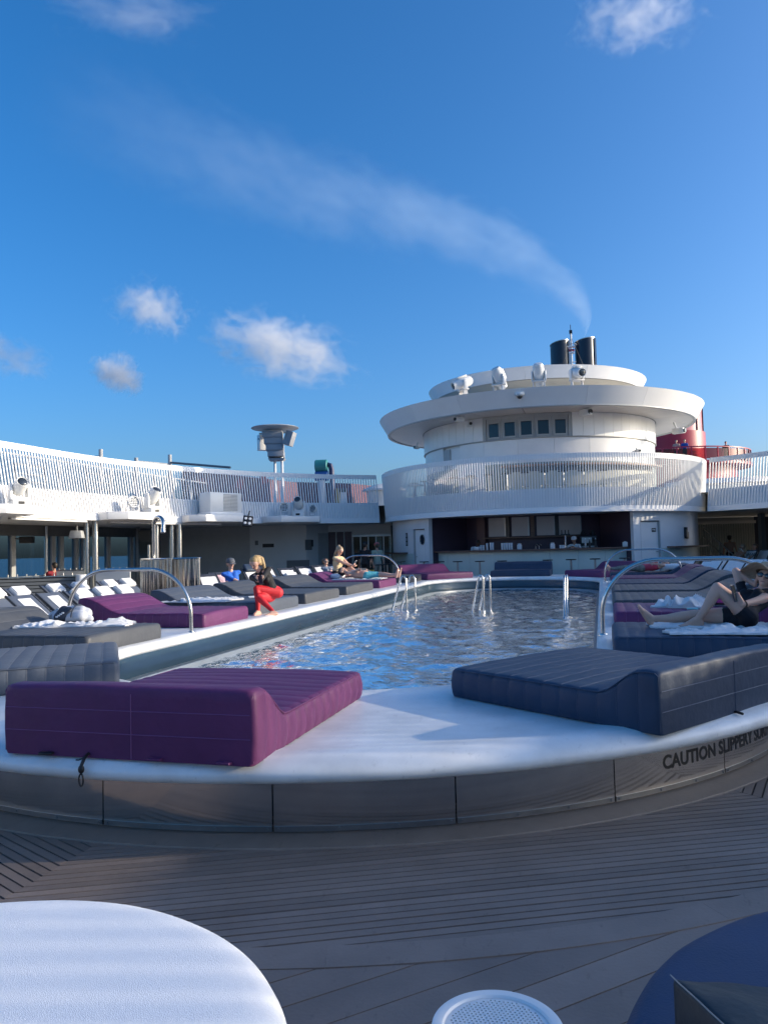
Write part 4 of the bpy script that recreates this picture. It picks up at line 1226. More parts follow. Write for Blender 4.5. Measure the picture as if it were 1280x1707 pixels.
# grey bulkhead with roller shutter
bh = thing('grey_bulkhead', 'shaded grey bulkhead with a wide roller shutter under the left upper deck', 'wall', (-15, 31, 0))
def pl(px, d=34): v = at_d(px, 930, d); return Vector((v.x, v.y, 0))
def wallseg(name, A, B, z0, z1, m, par, th=.12, proud=0.0):
    A, B = Vector((A.x, A.y, 0)), Vector((B.x, B.y, 0)); dv = B-A; L = dv.length; ang = atan2(dv.y, dv.x); nrm = Vector((dv.y, -dv.x, 0)).normalized()
    b = MB(); b.box((A+B)/2+nrm*(proud-th/2)+Vector((0, 0, (z0+z1)/2)), (L, th, z1-z0), rz=ang); return b.build(name, m, par)
wl = Vector((-19.3, 29.0, 0)); w0, w1, w2 = pl(318), pl(417), pl(511)
wl2 = pl(262)
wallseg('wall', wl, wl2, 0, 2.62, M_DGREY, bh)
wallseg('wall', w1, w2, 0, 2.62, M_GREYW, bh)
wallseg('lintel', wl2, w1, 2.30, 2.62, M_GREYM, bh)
sh = wallseg('shutter', wl2, w1, 0, 2.30, M_GREYM, bh, proud=-.10)
z = .1
while z < 2.28:
    wallseg('shutter_slat', wl2, w1, z, z+.082, M_GREYM, bh, th=.03, proud=-.075); z += .092
w3 = pl(548, 35.2)
wallseg('side_wall', w2, w3, 0, 2.62, M_GREYW, bh)
q = w2.lerp(w3, .52); wallseg('service_door', q, w2.lerp(w3, .98), .05, 2.25, M_GREYM, bh, th=.03, proud=.02)
def sign(px, py, w, h, m=M_BLACK, d=33.9, wall=(w1, w2), par=bh, name='wall_sign'):
    A, B = wall; dv = (B-A).normalized(); p = at_d(px, py, d); ang = atan2(dv.y, dv.x)
    nrm = Vector((dv.y, -dv.x, 0)).normalized(); pp = A+dv*((Vector((p.x, p.y, 0))-A).dot(dv)); pp.z = p.z
    b = MB(); b.box(pp+nrm*.015, (w, .03, h), rz=ang); return b.build(name, m, par)
sign(446.5, 909.5, .5, .16); sign(427, 905, .14, .2, M_DGREY, name='wall_switch')
sign(525, 908, .42, .46, M_DGREY, wall=(w2, w3)); sign(540, 905, .12, .3, M_BLACK, wall=(w2, w3), name='door_lock')
cab = sign(497, 951, 1.0, .9, M_DGREY, name='cabinet'); 
# plum panels and glass doors
pd_ = thing('plum_doorway', 'dark plum panels with pale uprights left of the glass doors', 'wall panel', (-11, 32.5, 0))
w4 = pl(588, 35.2)
for k in range(3):
    wallseg('plum_panel', w3.lerp(w4, k/3+.02), w3.lerp(w4, (k+1)/3-.03), 0, 2.3, mat('deep_plum', (.05, .012, .035), .3), pd_)
    wallseg('upright', w3.lerp(w4, (k+1)/3-.03), w3.lerp(w4, (k+1)/3+.02), 0, 2.3, M_GREYM, pd_, proud=.04)
wallseg('lintel', w3, w4, 2.3, 2.62, M_GREYW, pd_)
gd = thing('glass_doors', 'steel framed glass doors left of the round tower', 'doors', (-10, 32.8, 0))
w5 = pl(652, 35.2)
wallseg('door_header', w4, w5, 2.16, 2.62, M_GREYW, gd)
wallseg('header_strip', w4, w5, 2.05, 2.15, M_STEELD, gd, proud=.1)
for k in range(5):
    A, B = w4.lerp(w5, k/5), w4.lerp(w5, (k+1)/5)
    wallseg('door_frame', A, A.lerp(B, .14), 0, 2.05, M_STEELD if k else M_SOFFIT, gd, proud=.03)
    wallseg('pane', A.lerp(B, .14), B, .05, 2.05, M_GLASS, gd, th=.02)
wallseg('room_back', w3+Vector((-.6, 3.5, 0)), w5+Vector((2, 3.5, 0)), 0, 2.6, M_DGREY, gd)
wallseg('room_column', w4.lerp(w5, .3)+Vector((0, 2, 0)), w4.lerp(w5, .45)+Vector((0, 2, 0)), 0, 2.6, M_STEEL, gd)
wallseg('room_column', w4.lerp(w5, .65)+Vector((0, 2, 0)), w4.lerp(w5, .72)+Vector((0, 2, 0)), 0, 2.6, M_STEEL, gd)
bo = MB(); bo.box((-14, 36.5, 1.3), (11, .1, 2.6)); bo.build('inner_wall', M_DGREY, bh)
# steel columns
for k, (px, d, w_) in enumerate(((152, 24.5, 'left pair of polished steel columns beside the sea-view windows'), (293, 27.5, 'pair of polished steel columns right of the shower'))):
    p = at_d(px, 930, d); c_ = thing('steel_column', w_, 'column', (p.x, p.y, 0))
    for dx in (-.13, .13):
        b = MB(); b.lathe([(.095, .0), (.095, 2.60)], 20, (p.x+dx, p.y+dx*.3, 0)); b.build('column_tube', M_STEEL, c_, smooth=60)
    b = MB(); b.box((p.x, p.y, .04), (.55, .36, .08)); b.build('base_plate', M_STEELD, c_, bevel=.01)
for k, (px, d) in enumerate(((77, 27.5), (262, 27))):
    p = at_d(px, 930, d); o = MB(); o.lathe([(.07, 0), (.07, 2.6)], 16, (p.x, p.y, 0))
    tag(o.build('steel_post', M_STEEL, smooth=60), ('slim steel post in front of the sea-view windows', 'slim steel post just left of the gooseneck shower')[k], 'post')
# ceiling speaker & wall speaker
p = at_d(128, 891, 24); s = thing('ceiling_speaker', 'grey box speaker hung under the upper deck by the steel columns', 'speaker', p)
b = MB(); b.box(p, (.42, .30, .24), rz=.3, taper=.8); b.build('cabinet', M_GREYM, s, bevel=.02)
b = MB(); b.box(p+Vector((0, 0, .2)), (.05, .05, .2)); b.build('bracket', M_DGREY, s)
p = at_d(45, 900, 25.5); s = thing('hanging_speaker', 'black box hung in front of the sea-view windows', 'speaker', p)
b = MB(); b.box(p, (.42, .35, .22), rz=.5); b.build('cabinet', M_BLACK, s, bevel=.02)
b = MB(); b.box(p+Vector((-.3, 0, .05)), (.3, .06, .06)); b.build('bracket', M_DGREY, s)
# louvred screen with steel rail (left), grey screens
ls = thing('louvred_screen', 'dark louvred bar screen with a studded steel rail at the left edge', 'screen', at_d(60, 990, 20.5))
A, B = at_d(-90, 980, 19.8), at_d(128, 980, 20.6); A.z = B.z = 0
for k in range(9):
    wallseg('louvre', A, B, .12+k*.092, .19+k*.092, M_DGREY, ls, th=.05)
wallseg('screen_backing', A, B, .05, .95, M_BLACK, ls, th=.04, proud=-.06)
wallseg('top_rail', A, B, .955, .99, M_STEEL, ls, th=.14, proud=.04)
for k in range(14):
    c_ = A.lerp(B, (k+.5)/14); b = MB(); b.lathe([(0, 1.06), (.018, 1.055), (.018, .99)], 8, c_); b.build('stud', M_STEEL, ls)
C_ = B+Vector((.14, 0, 0)); b = MB(); b.lathe([(.14, 0), (.14, .99), (.13, 1.0), (0, 1.0)], 18, C_); tag(b.build('white_post', M_WHITE), 'round white end post of the dark louvred screen', 'post')
gs = [(147, 180, 24.5, 'left grey waist-high screen before the steel columns'), (160, 214, 23.5, 'right grey waist-high screen left of the shower')]
for x0, x1, d, lb in ((94, 141, 25, gs[0][3]), (160, 217, 24, gs[1][3])):
    A, B = at_d(x0, 980, d), at_d(x1, 980, d); A.z = B.z = 0
    s = thing('grey_screen', lb, 'screen', (A+B)/2)
    wallseg('panel', A, B, .05, 1.02, M_GREYW, s, th=.06); wallseg('cap_rail', A, B, 1.03, 1.06, M_DGREY, s, th=.1, proud=.02)
    for k in range(5):
        c_ = A.lerp(B, (k+.5)/5); b = MB(); b.lathe([(0, 1.12), (.015, 1.115), (.015, 1.06)], 8, c_); b.build('stud', M_STEEL, s)
# light strip under the left deck edge
ld = thing('light_strip', 'white light strip under the left upper deck edge', 'light strip', rp(pL[220], 2.55, -.05))
for (i0, i1) in ((170, 205), (207, 262), (264, 292), (300, 345)):
    b = MB(); A = [rp(pL[i], 2.585, .01) for i in range(i0, i1)]; B = [rp(pL[i], 2.585, .11) for i in range(i0, i1)]
    A2 = [a-Vector((0, 0, .05)) for a in A]; B2 = [a-Vector((0, 0, .05)) for a in B]
    b.strip(A, B); b.strip(B, B2); b.strip(B2, A2); b.strip(A2, A); b.build('strip_cover', M_WHITE, ld)

# ---- corrugated shower with gooseneck
S0 = at_d(269, 970, 17.2); S0.z = 0
shw = thing('outdoor_shower', 'corrugated steel shower screen with a tall gooseneck shower pipe', 'shower', S0)
camr = Vector((.9627, -.2706, 0)); camf = Vector((.2706, .9627, 0))
def sp_(u, v, z): return S0+camr*u+camf*v+Vector((0, 0, z))
def corr(u0, u1, v0, amp, n, curve, name, z1):
    b = MB(); A = []; B = []
    for i in range(n+1):
        t = i/n; u = lerp(u0, u1, t); v = v0+curve*(2*t-1)**2+amp*sin(2*pi*t*(u1-u0)/.105)
        A.append(sp_(u, v, .03)); B.append(sp_(u, v, z1))
    A2 = [p+camf*.02 for p in A]; B2 = [p+camf*.02 for p in B]
    b.strip(A, B); b.strip(B2, A2); b.strip(B, B2); return b.build(name, M_STEELW, shw, smooth=60)
corr(-.94, .20, 0, .030, 150, .30, 'corrugated_sheet', 1.36); corr(.42, .93, .04, .034, 80, .14, 'corrugated_sheet', 1.37)
b = MB(); b.tube([sp_(lerp(-.96, .96, i/30), .30*(2*(i/30)-1)**2-.02, 1.385) for i in range(31)], .022, n=8); b.build('top_rail', M_STEEL, shw)
for u, v in ((.24, -.02), (.34, -.02), (.95, .2), (-.96, .28)):
    b = MB(); b.tube([sp_(u, v, 0), sp_(u, v, 1.40)], .035, n=12); b.build('edge_post', M_STEEL, shw, smooth=60)
pts = [sp_(-.50, .25, .3), sp_(-.50, .25, 2.12)]
for i in range(1, 13):
    a = pi-pi*1.0*i/12; pts.append(sp_(-.50+.21+.21*cos(a), .25-.1*(i/12), 2.12+.22*sin(a)))
pts.append(sp_(-.07, .13, 2.05)); b = MB(); b.tube(pts, .048, n=14); b.build('gooseneck_pipe', M_STEEL, shw, smooth=60)
b = MB(); b.tube([sp_(-.075, .13, 2.06), sp_(-.055, .12, 1.98)], .06, n=14); b.build('shower_head', M_STEEL, shw)
for u, z in ((-.95, 1.72), (-.80, 1.95), (-.68, 1.98)):
    b = MB(); b.tube([sp_(u, .5, .2), sp_(u, .5, z)], .035, n=10); b.build('rear_pipe', M_STEEL, shw, smooth=60)
for k in range(16):
    b = MB(); b.box(sp_(-.55, .015+.03, .12+k*.075), (.012, .012, .03)); b.build('rivet', M_STEEL, shw)
pn = thing('mirror_panel', 'glass panel catching bright sea light behind the gooseneck shower', 'panel', at_d(246, 930, 30))
A, B = at_d(231, 930, 31), at_d(262, 930, 31); A.z = B.z = 0
wallseg('pane', A, B, .3, 2.45, M_GLASS, pn, th=.03); wallseg('frame', A-Vector((.1, 0, 0)), A, .1, 2.6, M_STEELD, pn); wallseg('frame', B, B+Vector((.1, 0, 0)), .1, 2.6, M_STEELD, pn)

# ================================================================== RIGHT SIDE UNDER THE UPPER DECK
rb = thing('ribbed_wall', 'grey green ribbed wall under the right upper deck', 'wall', (6, 40, 0))
A, B = at_d(1160, 900, 38), at_d(1258, 900, 38); A.z = B.z = 0
wallseg('wall_base', A, B, 0, 2.6, M_GREYW, rb)
for k in range(24):
    wallseg('rib', A.lerp(B, (k+.15)/24), A.lerp(B, (k+.72)/24), 0, 2.35, mat('sage_rib', (.38, .42, .41), .5), rb, th=.06, proud=.05)
wallseg('cornice', A, B, 2.28, 2.42, M_WHITE, rb, th=.15, proud=.2)
C_ = at_d(1420, 900, 38); C_.z = 0
wallseg('dark_wall', B, C_, 0, 2.6, mat('navy_wall', (.02, .03, .06), .5), rb)
wallseg('door_jamb', at_d(1270, 900, 33), at_d(1277, 900, 33), 0, 2.6, M_DGREY, rb, th=.3)
bo = MB(); bo.box((14.8, 24, 1.3), (.2, 36, 2.6)); bo.build('side_wall', M_GREYM, rb)
sr = thing('stair_rail', 'sloping steel stair handrail right of the round tower', 'handrail', at_d(1195, 930, 34))
p0, p1 = at_d(1172, 880, 33.5), at_d(1222, 925, 33.0)
for dz in (0, -.42):
    b = MB(); b.tube([p0+Vector((0, 0, dz)), p1+Vector((0, 0, dz))], .03, n=8); b.build('rail', M_STEEL, sr)
for t in (.25, .55, .85):
    q = p0.lerp(p1, t); b = MB(); b.tube([q, Vector((q.x, q.y, 0))], .025, n=8); b.build('baluster', M_STEEL, sr)

# ================================================================== ON AND ABOVE THE UPPER DECK
CI = CAMROT.inverted()
def proj(p):
    q = CI @ (Vector(p)-Vector((0, 0, CAMZ))); return 640+1283*q.x/-q.z, 853.5-1283*q.y/-q.z
def idx_at(path, px, z=2.7):
    return min(range(len(path)), key=lambda i: abs(proj(rp(path[i], z))[0]-px) + (1000 if (CI @ rp(path[i], z)).z > 0 else 0))
UD = 3.36
FR = lambda p: Matrix(((p[4], -p[2], 0), (p[5], -p[3], 0), (0, 0, 1)))     # columns: tangent, outward, up
def ledge(px0, px1, label, depth=.95, skew=.12):
    i0, i1 = idx_at(pL, px0), idx_at(pL, px1)
    if i0 > i1: i0, i1 = i1, i0
    L_ = thing('light_ledge', label, 'ledge', rp(pL[(i0+i1)//2], 2.6, 0), 0, 'white ledges along the left upper deck edge')
    n = max(4, (i1-i0)//3); ids = [round(lerp(i0, i1, k/n)) for k in range(n+1)]
    b = MB(); o = 0
    inn, out = [], []
    for k, i in enumerate(ids):
        t = k/n; dd = depth*min(1, min(t, 1-t)*5+.45)
        inn.append(rp(pL[i], 2.8, -.02)); out.append(rp(pL[i], 2.8, -dd))
    for A, z0, z1 in ((None, 2.598, 2.86),):
        a0 = [Vector((p.x, p.y, z0)) for p in inn]; a1 = [Vector((p.x, p.y, z1)) for p in inn]
        o0 = [Vector((p.x, p.y, z0+.02)) for p in out]; o1 = [Vector((p.x, p.y, z1)) for p in out]
        b.strip(a0, a1); b.strip(a1, o1); b.strip(o1, o0); b.strip(o0, a0)
        for k in (0, -1): b.add([a0[k], a1[k], o1[k], o0[k]], [(0, 1, 2, 3)])
    b.build('ledge_box', M_WHITE, L_, bevel=.012)
    return L_
ledge(-60, 27, 'white ledge cut by the left edge of the view'); ledge(162, 259, 'sunlit white ledge carrying a moving light above the shower')
ledge(303, 405, 'white ledge carrying the big box unit'); ledge(434, 527, 'white ledge with three lamps nearest the round tower')
M_LAMPW = mat('white_lamp_housing', (.72, .72, .70), .35, var=.05)
M_LENS = mat('lamp_lens', (.03, .035, .04), .05, spec=1.0)
def moving_head(label, px, z, off, rz, tilt, s=1.0, grp='white moving head lamps on the ledges'):
    i = idx_at(pL, px); p = rp(pL[i], 2.8, off); p.z = z
    h = thing('moving_head_light', label, 'stage light', p, rz, grp)
    b = MB(); b.box((0, 0, .07*s), (.40*s, .34*s, .14*s)); b.build('base', M_LAMPW, h, bevel=.015, local=True)
    b = MB(); b.box((0, -.172*s, .07*s), (.14*s, .01, .07*s)); b.build('display', M_BLACK, h, local=True)
    for sx in (-1, 1):
        b = MB(); b.box((sx*.20*s, 0, .34*s), (.07*s, .20*s, .40*s), taper=.75); b.build('yoke_arm', M_LAMPW, h, bevel=.02, local=True)
    b = MB(); b.box((0, 0, .17*s), (.44*s, .22*s, .06*s)); b.build('yoke_base', M_LAMPW, h, bevel=.015, local=True)
    M = Matrix.Rotation(tilt, 3, 'X'); c = Vector((0, 0, .44*s))
    b = MB(); b.lathe([(0, -.20*s), (.10*s, -.20*s), (.155*s, -.12*s), (.165*s, 0), (.15*s, .22*s), (.135*s, .28*s), (.125*s, .265*s), (.0, .26*s)], 20, c, M=M); hd = b.build('head', M_LAMPW, h, local=True)
    b = MB(); b.sphere(c+M @ Vector((0, 0, .26*s)), .118*s, 14, 8, M=M, scale=(1, 1, .3)); b.build('lens', M_LENS, hd, local=True)
    return h
def par_light(label, px, off, rz, z=2.86, tilt=75, s=1.0):
    i = idx_at(pL, px); p = rp(pL[i], 2.8, off); p.z = z
    h = thing('flood_lamp', label, 'stage light', p, rz, 'white round flood lamps on the ledges')
    b = MB(); b.box((0, 0, .03*s), (.30*s, .22*s, .06*s)); b.build('base', M_LAMPW, h, bevel=.01, local=True)
    for sx in (-1, 1):
        b = MB(); b.box((sx*.20*s, 0, .20*s), (.025*s, .06*s, .34*s)); b.build('bracket', M_LAMPW, h, local=True)
    M = Matrix.Rotation(radians(tilt), 3, 'X'); c = Vector((0, 0, .34*s))
    b = MB(); b.lathe([(0, -.16*s), (.10*s, -.16*s), (.19*s, -.02*s), (.195*s, .10*s), (.18*s, .10*s), (.172*s, .05*s), (0, .05*s)], 20, c, M=M); hd = b.build('lamp_can', M_LAMPW, h, local=True)
    k = MB()
    for ix in range(-2, 3):
        for iy in range(-2, 3):
            if hypot(ix, iy) < 2.5: k.lathe([(0, .062*s), (.024*s, .058*s), (.026*s, .05*s)], 8, c+M @ Vector((ix*.06*s, iy*.06*s, 0)), M=M)
    o = k.build('led_lens', M_LENS, hd, local=True); o['kind'] = 'stuff'
moving_head('white moving head lamp at the far left edge of the ledge', 4, 2.86, -.50, radians(60), radians(60), 1.1)
par_light('round white flood lamp beside the sunlit moving head', 204, -.45, radians(62))
moving_head('sunlit white moving head lamp above the shower', 238, 2.86, -.45, radians(75), radians(40), 1.25)
par_light('left round flood lamp by the round tower', 466, -.45, radians(20)); par_light('right round flood lamp by the round tower', 513, -.45, radians(-15), s=.9)
moving_head('white moving head lamp between two round flood lamps', 491, 2.86, -.45, radians(10), radians(55), 1.15)
i = idx_at(pL, 357); p = rp(pL[i], 2.8, -.45); q = FR(pL[i])
ac = thing('box_unit', 'big white louvred box unit on the ledge left of the hanging flood lamp', 'box unit', Vector((p.x, p.y, 2.86)))
b = MB(); b.box(Vector((p.x, p.y, 3.33)), (1.45, .66, .72), M=q); b.build('casing', M_LAMPW, ac, bevel=.02)
b = MB(); b.box(Vector((p.x, p.y, 2.92)), (1.5, .72, .10), M=q); b.build('mount_frame', M_WHITE, ac, bevel=.01)
for k in (0, 1):
    b = MB()
    for j in range(12): b.box(Vector((p.x, p.y, 3.33))+q @ Vector((.0+.33*k+.02, -.338, -.29+j*.052)), (.31, .022, .026), M=q)
    o = b.build('grille', M_GREYM, ac); o['kind'] = 'stuff'
p = at_d(413, 869, 26.5); fl = thing('hanging_flood_lamp', 'black square flood lamp with four round lenses under the deck edge', 'flood lamp', p)
qf = (Matrix.Rotation(YAW+.15, 3, 'Z') @ Matrix.Rotation(-.35, 3, 'X') @ Matrix.Rotation(.15, 3, 'Y'))
b = MB(); b.box(p, (.34, .10, .40), M=qf); b.build('lamp_body', M_BLACK, fl, bevel=.03)
for dx in (-.075, .075):
    for dz in (-.085, .085):
        b = MB(); b.lathe([(0, .012), (.045, .008), (.05, 0)], 12, p+qf @ Vector((dx, -.052, dz)), M=qf @ Matrix.Rotation(pi/2, 3, 'X')); b.build('lens', M_CUP, fl)
b = MB(); b.tube([p+Vector((0, .02, .15)), p+Vector((.03, .1, .36))], .02, n=6); b.build('bracket', M_BLACK, fl)

# speaker tower
SP = at_d(463, 765, 40); SPz = SP.copy(); SPz.z = UD
sk = thing('speaker_mast', 'grey line array speakers under a round disc on twin posts', 'speaker tower', SPz)
M_SPK = mat('grey_speaker', (.27, .28, .30), .5, var=.06)
b = MB(); b.lathe([(0, 7.99), (.8, 7.975), (1.2, 7.93), (1.24, 7.90), (1.2, 7.875), (.7, 7.83), (.5, 7.80), (0, 7.80)], 40, SP.xy.to_3d()-camr*.15); b.build('disc_roof', mat('disc_cap', (.48, .47, .44), .3, var=.15), sk)
for du in (-.20, .27):
    b = MB(); b.tube([SPz+camr*du, Vector((SP.x, SP.y, 7.7))+camr*du], .075, n=12); b.build('post', M_WHITE2, sk)
zz = 7.70
qy = Matrix.Rotation(YAW, 3, 'Z')
for k in range(4):
    hgt = .34; b = MB()
    b.box(Vector((SP.x, SP.y, zz-hgt/2))+camr*(-.10+.03*k)-camf*(.25-.05*k), (1.04-.07*k, .55, hgt-.012), M=qy @ Matrix.Rotation(-.04*k-.03, 3, 'X')); b.build('speaker_box', M_SPK, sk, bevel=.015)
    zz -= hgt
b = MB(); b.box(Vector((SP.x, SP.y, 6.22))+camr*.03-camf*.1, (.72, .5, .12), M=qy, taper=1.2); b.build('array_foot', M_SPK, sk)
b = MB(); b.box(Vector((SP.x, SP.y, 7.22))+camr*-.98, (.50, .44, .82), M=qy @ Matrix.Rotation(.5, 3, 'Z')); o = b.build('side_speaker', M_LAMPW, sk, bevel=.02)
b = MB(); b.sphere(Vector((SP.x, SP.y, 7.4))+camr*-1.05-camf*.24, .05, 8, 6); b.build('driver', M_BLACK, o)
b = MB(); b.box(Vector((SP.x, SP.y, 7.27))+camr*.80, (.44, .40, .74), M=qy @ Matrix.Rotation(.32, 3, 'Y') @ Matrix.Rotation(-.4, 3, 'Z')); b.build('side_speaker', M_SPK, sk, bevel=.02)
b = MB(); b.box(Vector((SP.x, SP.y, 7.66))+camr*-.25, (1.5, .1, .06), M=qy); b.build('hanger_bar', M_STEELD, sk)
# cushion sculpture
Q = at_d(538, 797, 45); Qz = Vector((Q.x, Q.y, UD))
cs = thing('cushion_sculpture', 'stacked teal and blue rounded blocks above the left railing', 'sculpture', Qz)
ax_ = camr
def drum(c, r, L_, m, nm):
    d_ = (camr*.9+camf*.44).normalized(); b = MB(); n = 20
    b.tube([c-d_*L_/2, c-d_*(L_/2-.04), c+d_*(L_/2-.04), c+d_*L_/2], [r*.9, r, r, r*.9], n=n); b.build(nm, m, cs)
drum(Vector((Q.x, Q.y, 6.42))-camr*.08, .36, .72, M_TEAL, 'teal_block'); drum(Vector((Q.x, Q.y, 5.82))-camr*.06, .30, .76, M_BLUEV, 'blue_block')
pts = [Vector((Q.x, Q.y, z_))+camr*u+camf*.2 for u, z_ in ((.50, 3.4), (.50, 5.2), (.50, 6.15), (.42, 6.42), (.25, 6.5), (.1, 6.35))]
b = MB(); b.tube(pts, [.16, .16, .16, .15, .13, .1], n=12); b.build('navy_arm', mat('navy_foam', (.02, .03, .09), .5), cs)
b = MB(); b.tube([Qz-camr*.06, Vector((Q.x, Q.y, 5.55))-camr*.06], .22, n=14); b.build('stem', M_WHITE2, cs)
# magenta cabins
def cabin(px0, px1, ytop0, ytop1, d, label, name='magenta_cabin'):
    A, B = at_d(px0, ytop0, d), at_d(px1, ytop1, d); c = thing(name, label, 'cabin', Vector(((A.x+B.x)/2, (A.y+B.y)/2, UD)))
    n = max(2, int((B-A).length/1.1))
    for k in range(n):
        a, e = A.lerp(B, k/n), A.lerp(B, (k+1)/n-.01); a_, e_ = a+camf*2.4, e+camf*2.4
        b = MB(); vs = [(a.x, a.y, UD), (e.x, e.y, UD), (e.x, e.y, e.z), (a.x, a.y, a.z), (a_.x, a_.y, UD), (e_.x, e_.y, UD), (e_.x, e_.y, e.z), (a_.x, a_.y, a.z)]
        b.add(vs, [(0, 1, 2, 3), (5, 4, 7, 6), (3, 2, 6, 7), (1, 5, 6, 2), (4, 0, 3, 7), (0, 4, 5, 1)]); b.build('wall_panel', M_MAG, c)
    return c
cb = cabin(302, 452, 782, 800, 42, 'long magenta cabin behind the slats left of the speaker posts')
for k, (px, py) in enumerate(((335, 806), (400, 806), (440, 798))):
    v = at_d(px, py, 41.9); b = MB(); b.box(v, (.34, .05, .5), M=qy @ Matrix.Rotation(.35 if k % 2 else -.35, 3, 'Y')); b.build('light_stroke', mat('salmon_paint', (.36, .06, .06), .5), cb)
cb2 = cabin(475, 587, 803, 806, 45, 'lower magenta cabin with a pale end right of the speaker posts')
for px, w_, m in ((563, .28, mat('yellow_paint', (.45, .30, .08), .5)), (571, .5, M_WHITE2)):
    v = at_d(px, 818, 44.9); b = MB(); b.box(Vector((v.x, v.y, 4.2)), (w_, .06, 1.7), M=qy); b.build('end_panel', m, cb2)
for k in range(3):
    v = at_d(567+k*4, 817, 44.8); b = MB(); b.box(v, (.09, .05, .22), M=qy); b.build('vent', M_BLACK, cb2)
# court frame and windscreen on the left
cf = thing('court_frame', 'grey steel court frame posts and bars rising above the left railing', 'frame', at_d(225, 830, 33).xy.to_3d()+Vector((0, 0, UD)))
tops = []
for px, py, d in ((168, 749, 31), (227, 763, 33), (283, 758, 34.5)):
    v = at_d(px, py, d); tops.append(v); b = MB(); b.tube([Vector((v.x, v.y, UD)), v], .085, n=10); b.build('frame_post', M_GREYM, cf)
for a, b_ in ((0, 1), (1, 2)):
    A, B = tops[a].copy(), tops[b_].copy(); zz = min(A.z, B.z)-.15; A.z = B.z = zz
    if a == 0: A = A-camr*.5; B = A+camr*.5
    b = MB(); b.tube([A, B], .04, n=8); b.build('cross_bar', M_GREYM, cf)
A, B = tops[2]-Vector((0, 0, .35)), tops[2]+camr*3.6-Vector((0, 0, .85)); b = MB(); b.tube([A, B], .05, n=8); b.build('sloping_bar', M_DGREY, cf)
wsn = thing('glass_windscreen', 'glass windscreen with steel posts along the ship side behind the left slats', 'windscreen', (-20.6, 20, UD))
y = 2
while y < 40:
    b = MB(); b.box((-20.6, y, UD+.95), (.07, .10, 1.9)); b.build('post', M_GREYM, wsn)
    b = MB(); b.box((-20.6, y+.85, UD+1.0), (.015, 1.55, 1.7)); b.build('pane', M_GLASS, wsn); y += 1.7
b = MB(); b.box((-20.6, 21, UD+1.93), (.09, 38.5, .06)); b.build('top_rail', M_GREYM, wsn)
for k, (x, y) in enumerate(((-18.2, 15.5), (-18.4, 18.2), (-18.3, 21.5), (-18.2, 25.0))):
    p = Vector((x, y, UD)); t_ = thing('high_table', ('first', 'second', 'third', 'fourth')[k]+' grey rail frame from the left behind the sunlit slats', 'rail frame', p)
    for dy in (-.7, .7):
        b = MB(); b.box(p+Vector((0, dy, .62)), (.06, .06, 1.24)); b.build('post', M_DGREY, t_)
    for z_ in (.65, .9, 1.2):
        b = MB(); b.box(p+Vector((0, 0, z_)), (.05, 1.4, .05)); b.build('bar', M_DGREY, t_)
# searchlights on the tower canopy
def onring(px, py, r):
    d = ray(px, py); dn = Vector((d.x, d.y)); l = dn.length; dn /= l; Tn = Vector((T.x, T.y)); bb = dn.dot(Tn); t = bb-sqrt(max(0, bb*bb-(Tn.dot(Tn)-r*r)))
    return Vector((dn.x*t, dn.y*t, CAMZ+d.z/l*t)), atan2(dn.x*t-T.x, -(dn.y*t-T.y))
def search(px, label, yaw, pitch):
    p, a = onring(px, 650, 6.2); p.z = 6.97
    h = thing('searchlight', label, 'searchlight', p, yaw, 'white searchlights on the tower canopy')
    for sx in (-1, 1):
        b = MB(); b.box((sx*.20, .05, .20), (.05, .25, .40), taper=.5); b.build('bracket_leg', M_SOFFIT, h, local=True)
    b = MB(); b.box((0, .05, .40), (.50, .25, .05)); b.build('bracket_plate', M_SOFFIT, h, bevel=.008, local=True)
    M = Matrix.Rotation(pitch, 3, 'X'); c = Vector((0, 0, .66))
    b = MB(); b.lathe([(0, .42), (.15, .40), (.20, .30), (.21, -.10), (.17, -.22), (.155, -.40), (.14, -.40), (.13, -.37), (0, -.37)], 20, c, M=M @ Matrix.Rotation(-pi/2, 3, 'X')); hd = b.build('lamp_housing', M_LAMPW, h, local=True)
    b = MB(); b.sphere(c+M @ Vector((0, -.375, 0)), .128, 14, 8, M=M, scale=(1, .25, 1)); b.build('lens', M_LENS, hd, local=True)
    b = MB(); b.box(c+M @ Vector((0, .05, .22)), (.24, .40, .07), M=M); b.build('top_box', M_LAMPW, hd, bevel=.02, local=True)
    for sx in (-1, 1):
        b = MB(); b.box(c+Vector((sx*.235, .05, -.06)), (.05, .16, .36)); b.build('yoke', M_LAMPW, h, bevel=.015, local=True)
search(770, 'leftmost white searchlight on the tower canopy, aimed left and down', radians(-55), radians(20))
search(833, 'second white searchlight on the canopy, boxy and seen from behind', radians(150), radians(55))
search(899, 'third white searchlight on the canopy, pointing steeply up', radians(178), radians(60))
search(963, 'rightmost white searchlight on the canopy, its dark lens facing right', radians(28), radians(10))
def cctv(px, py, r, label, yaw, s=1.0):
    p, a = onring(px, py, r)
    h = thing('security_camera', label, 'camera', p, yaw, 'small cameras and lamps on the round tower')
    b = MB(); b.box((0, 0, .06*s), (.14*s, .30*s, .14*s)); b.build('camera_body', M_LAMPW, h, bevel=.02, local=True)
    b = MB(); b.tube([(0, -.15*s, .06*s), (0, -.19*s, .06*s)], .055*s, n=10); b.build('lens', M_LENS, h, local=True)
    b = MB(); b.tube([(0, .05*s, .12*s), (0, .12*s, .30*s)], .03*s, n=8); b.build('bracket', M_LAMPW, h, local=True)
cctv(766, 702, 6.0, 'white camera under the left of the canopy', radians(-50), 1.2); cctv(783, 710, 5.2, 'lower white camera left of the window strip', radians(20), 1.1)
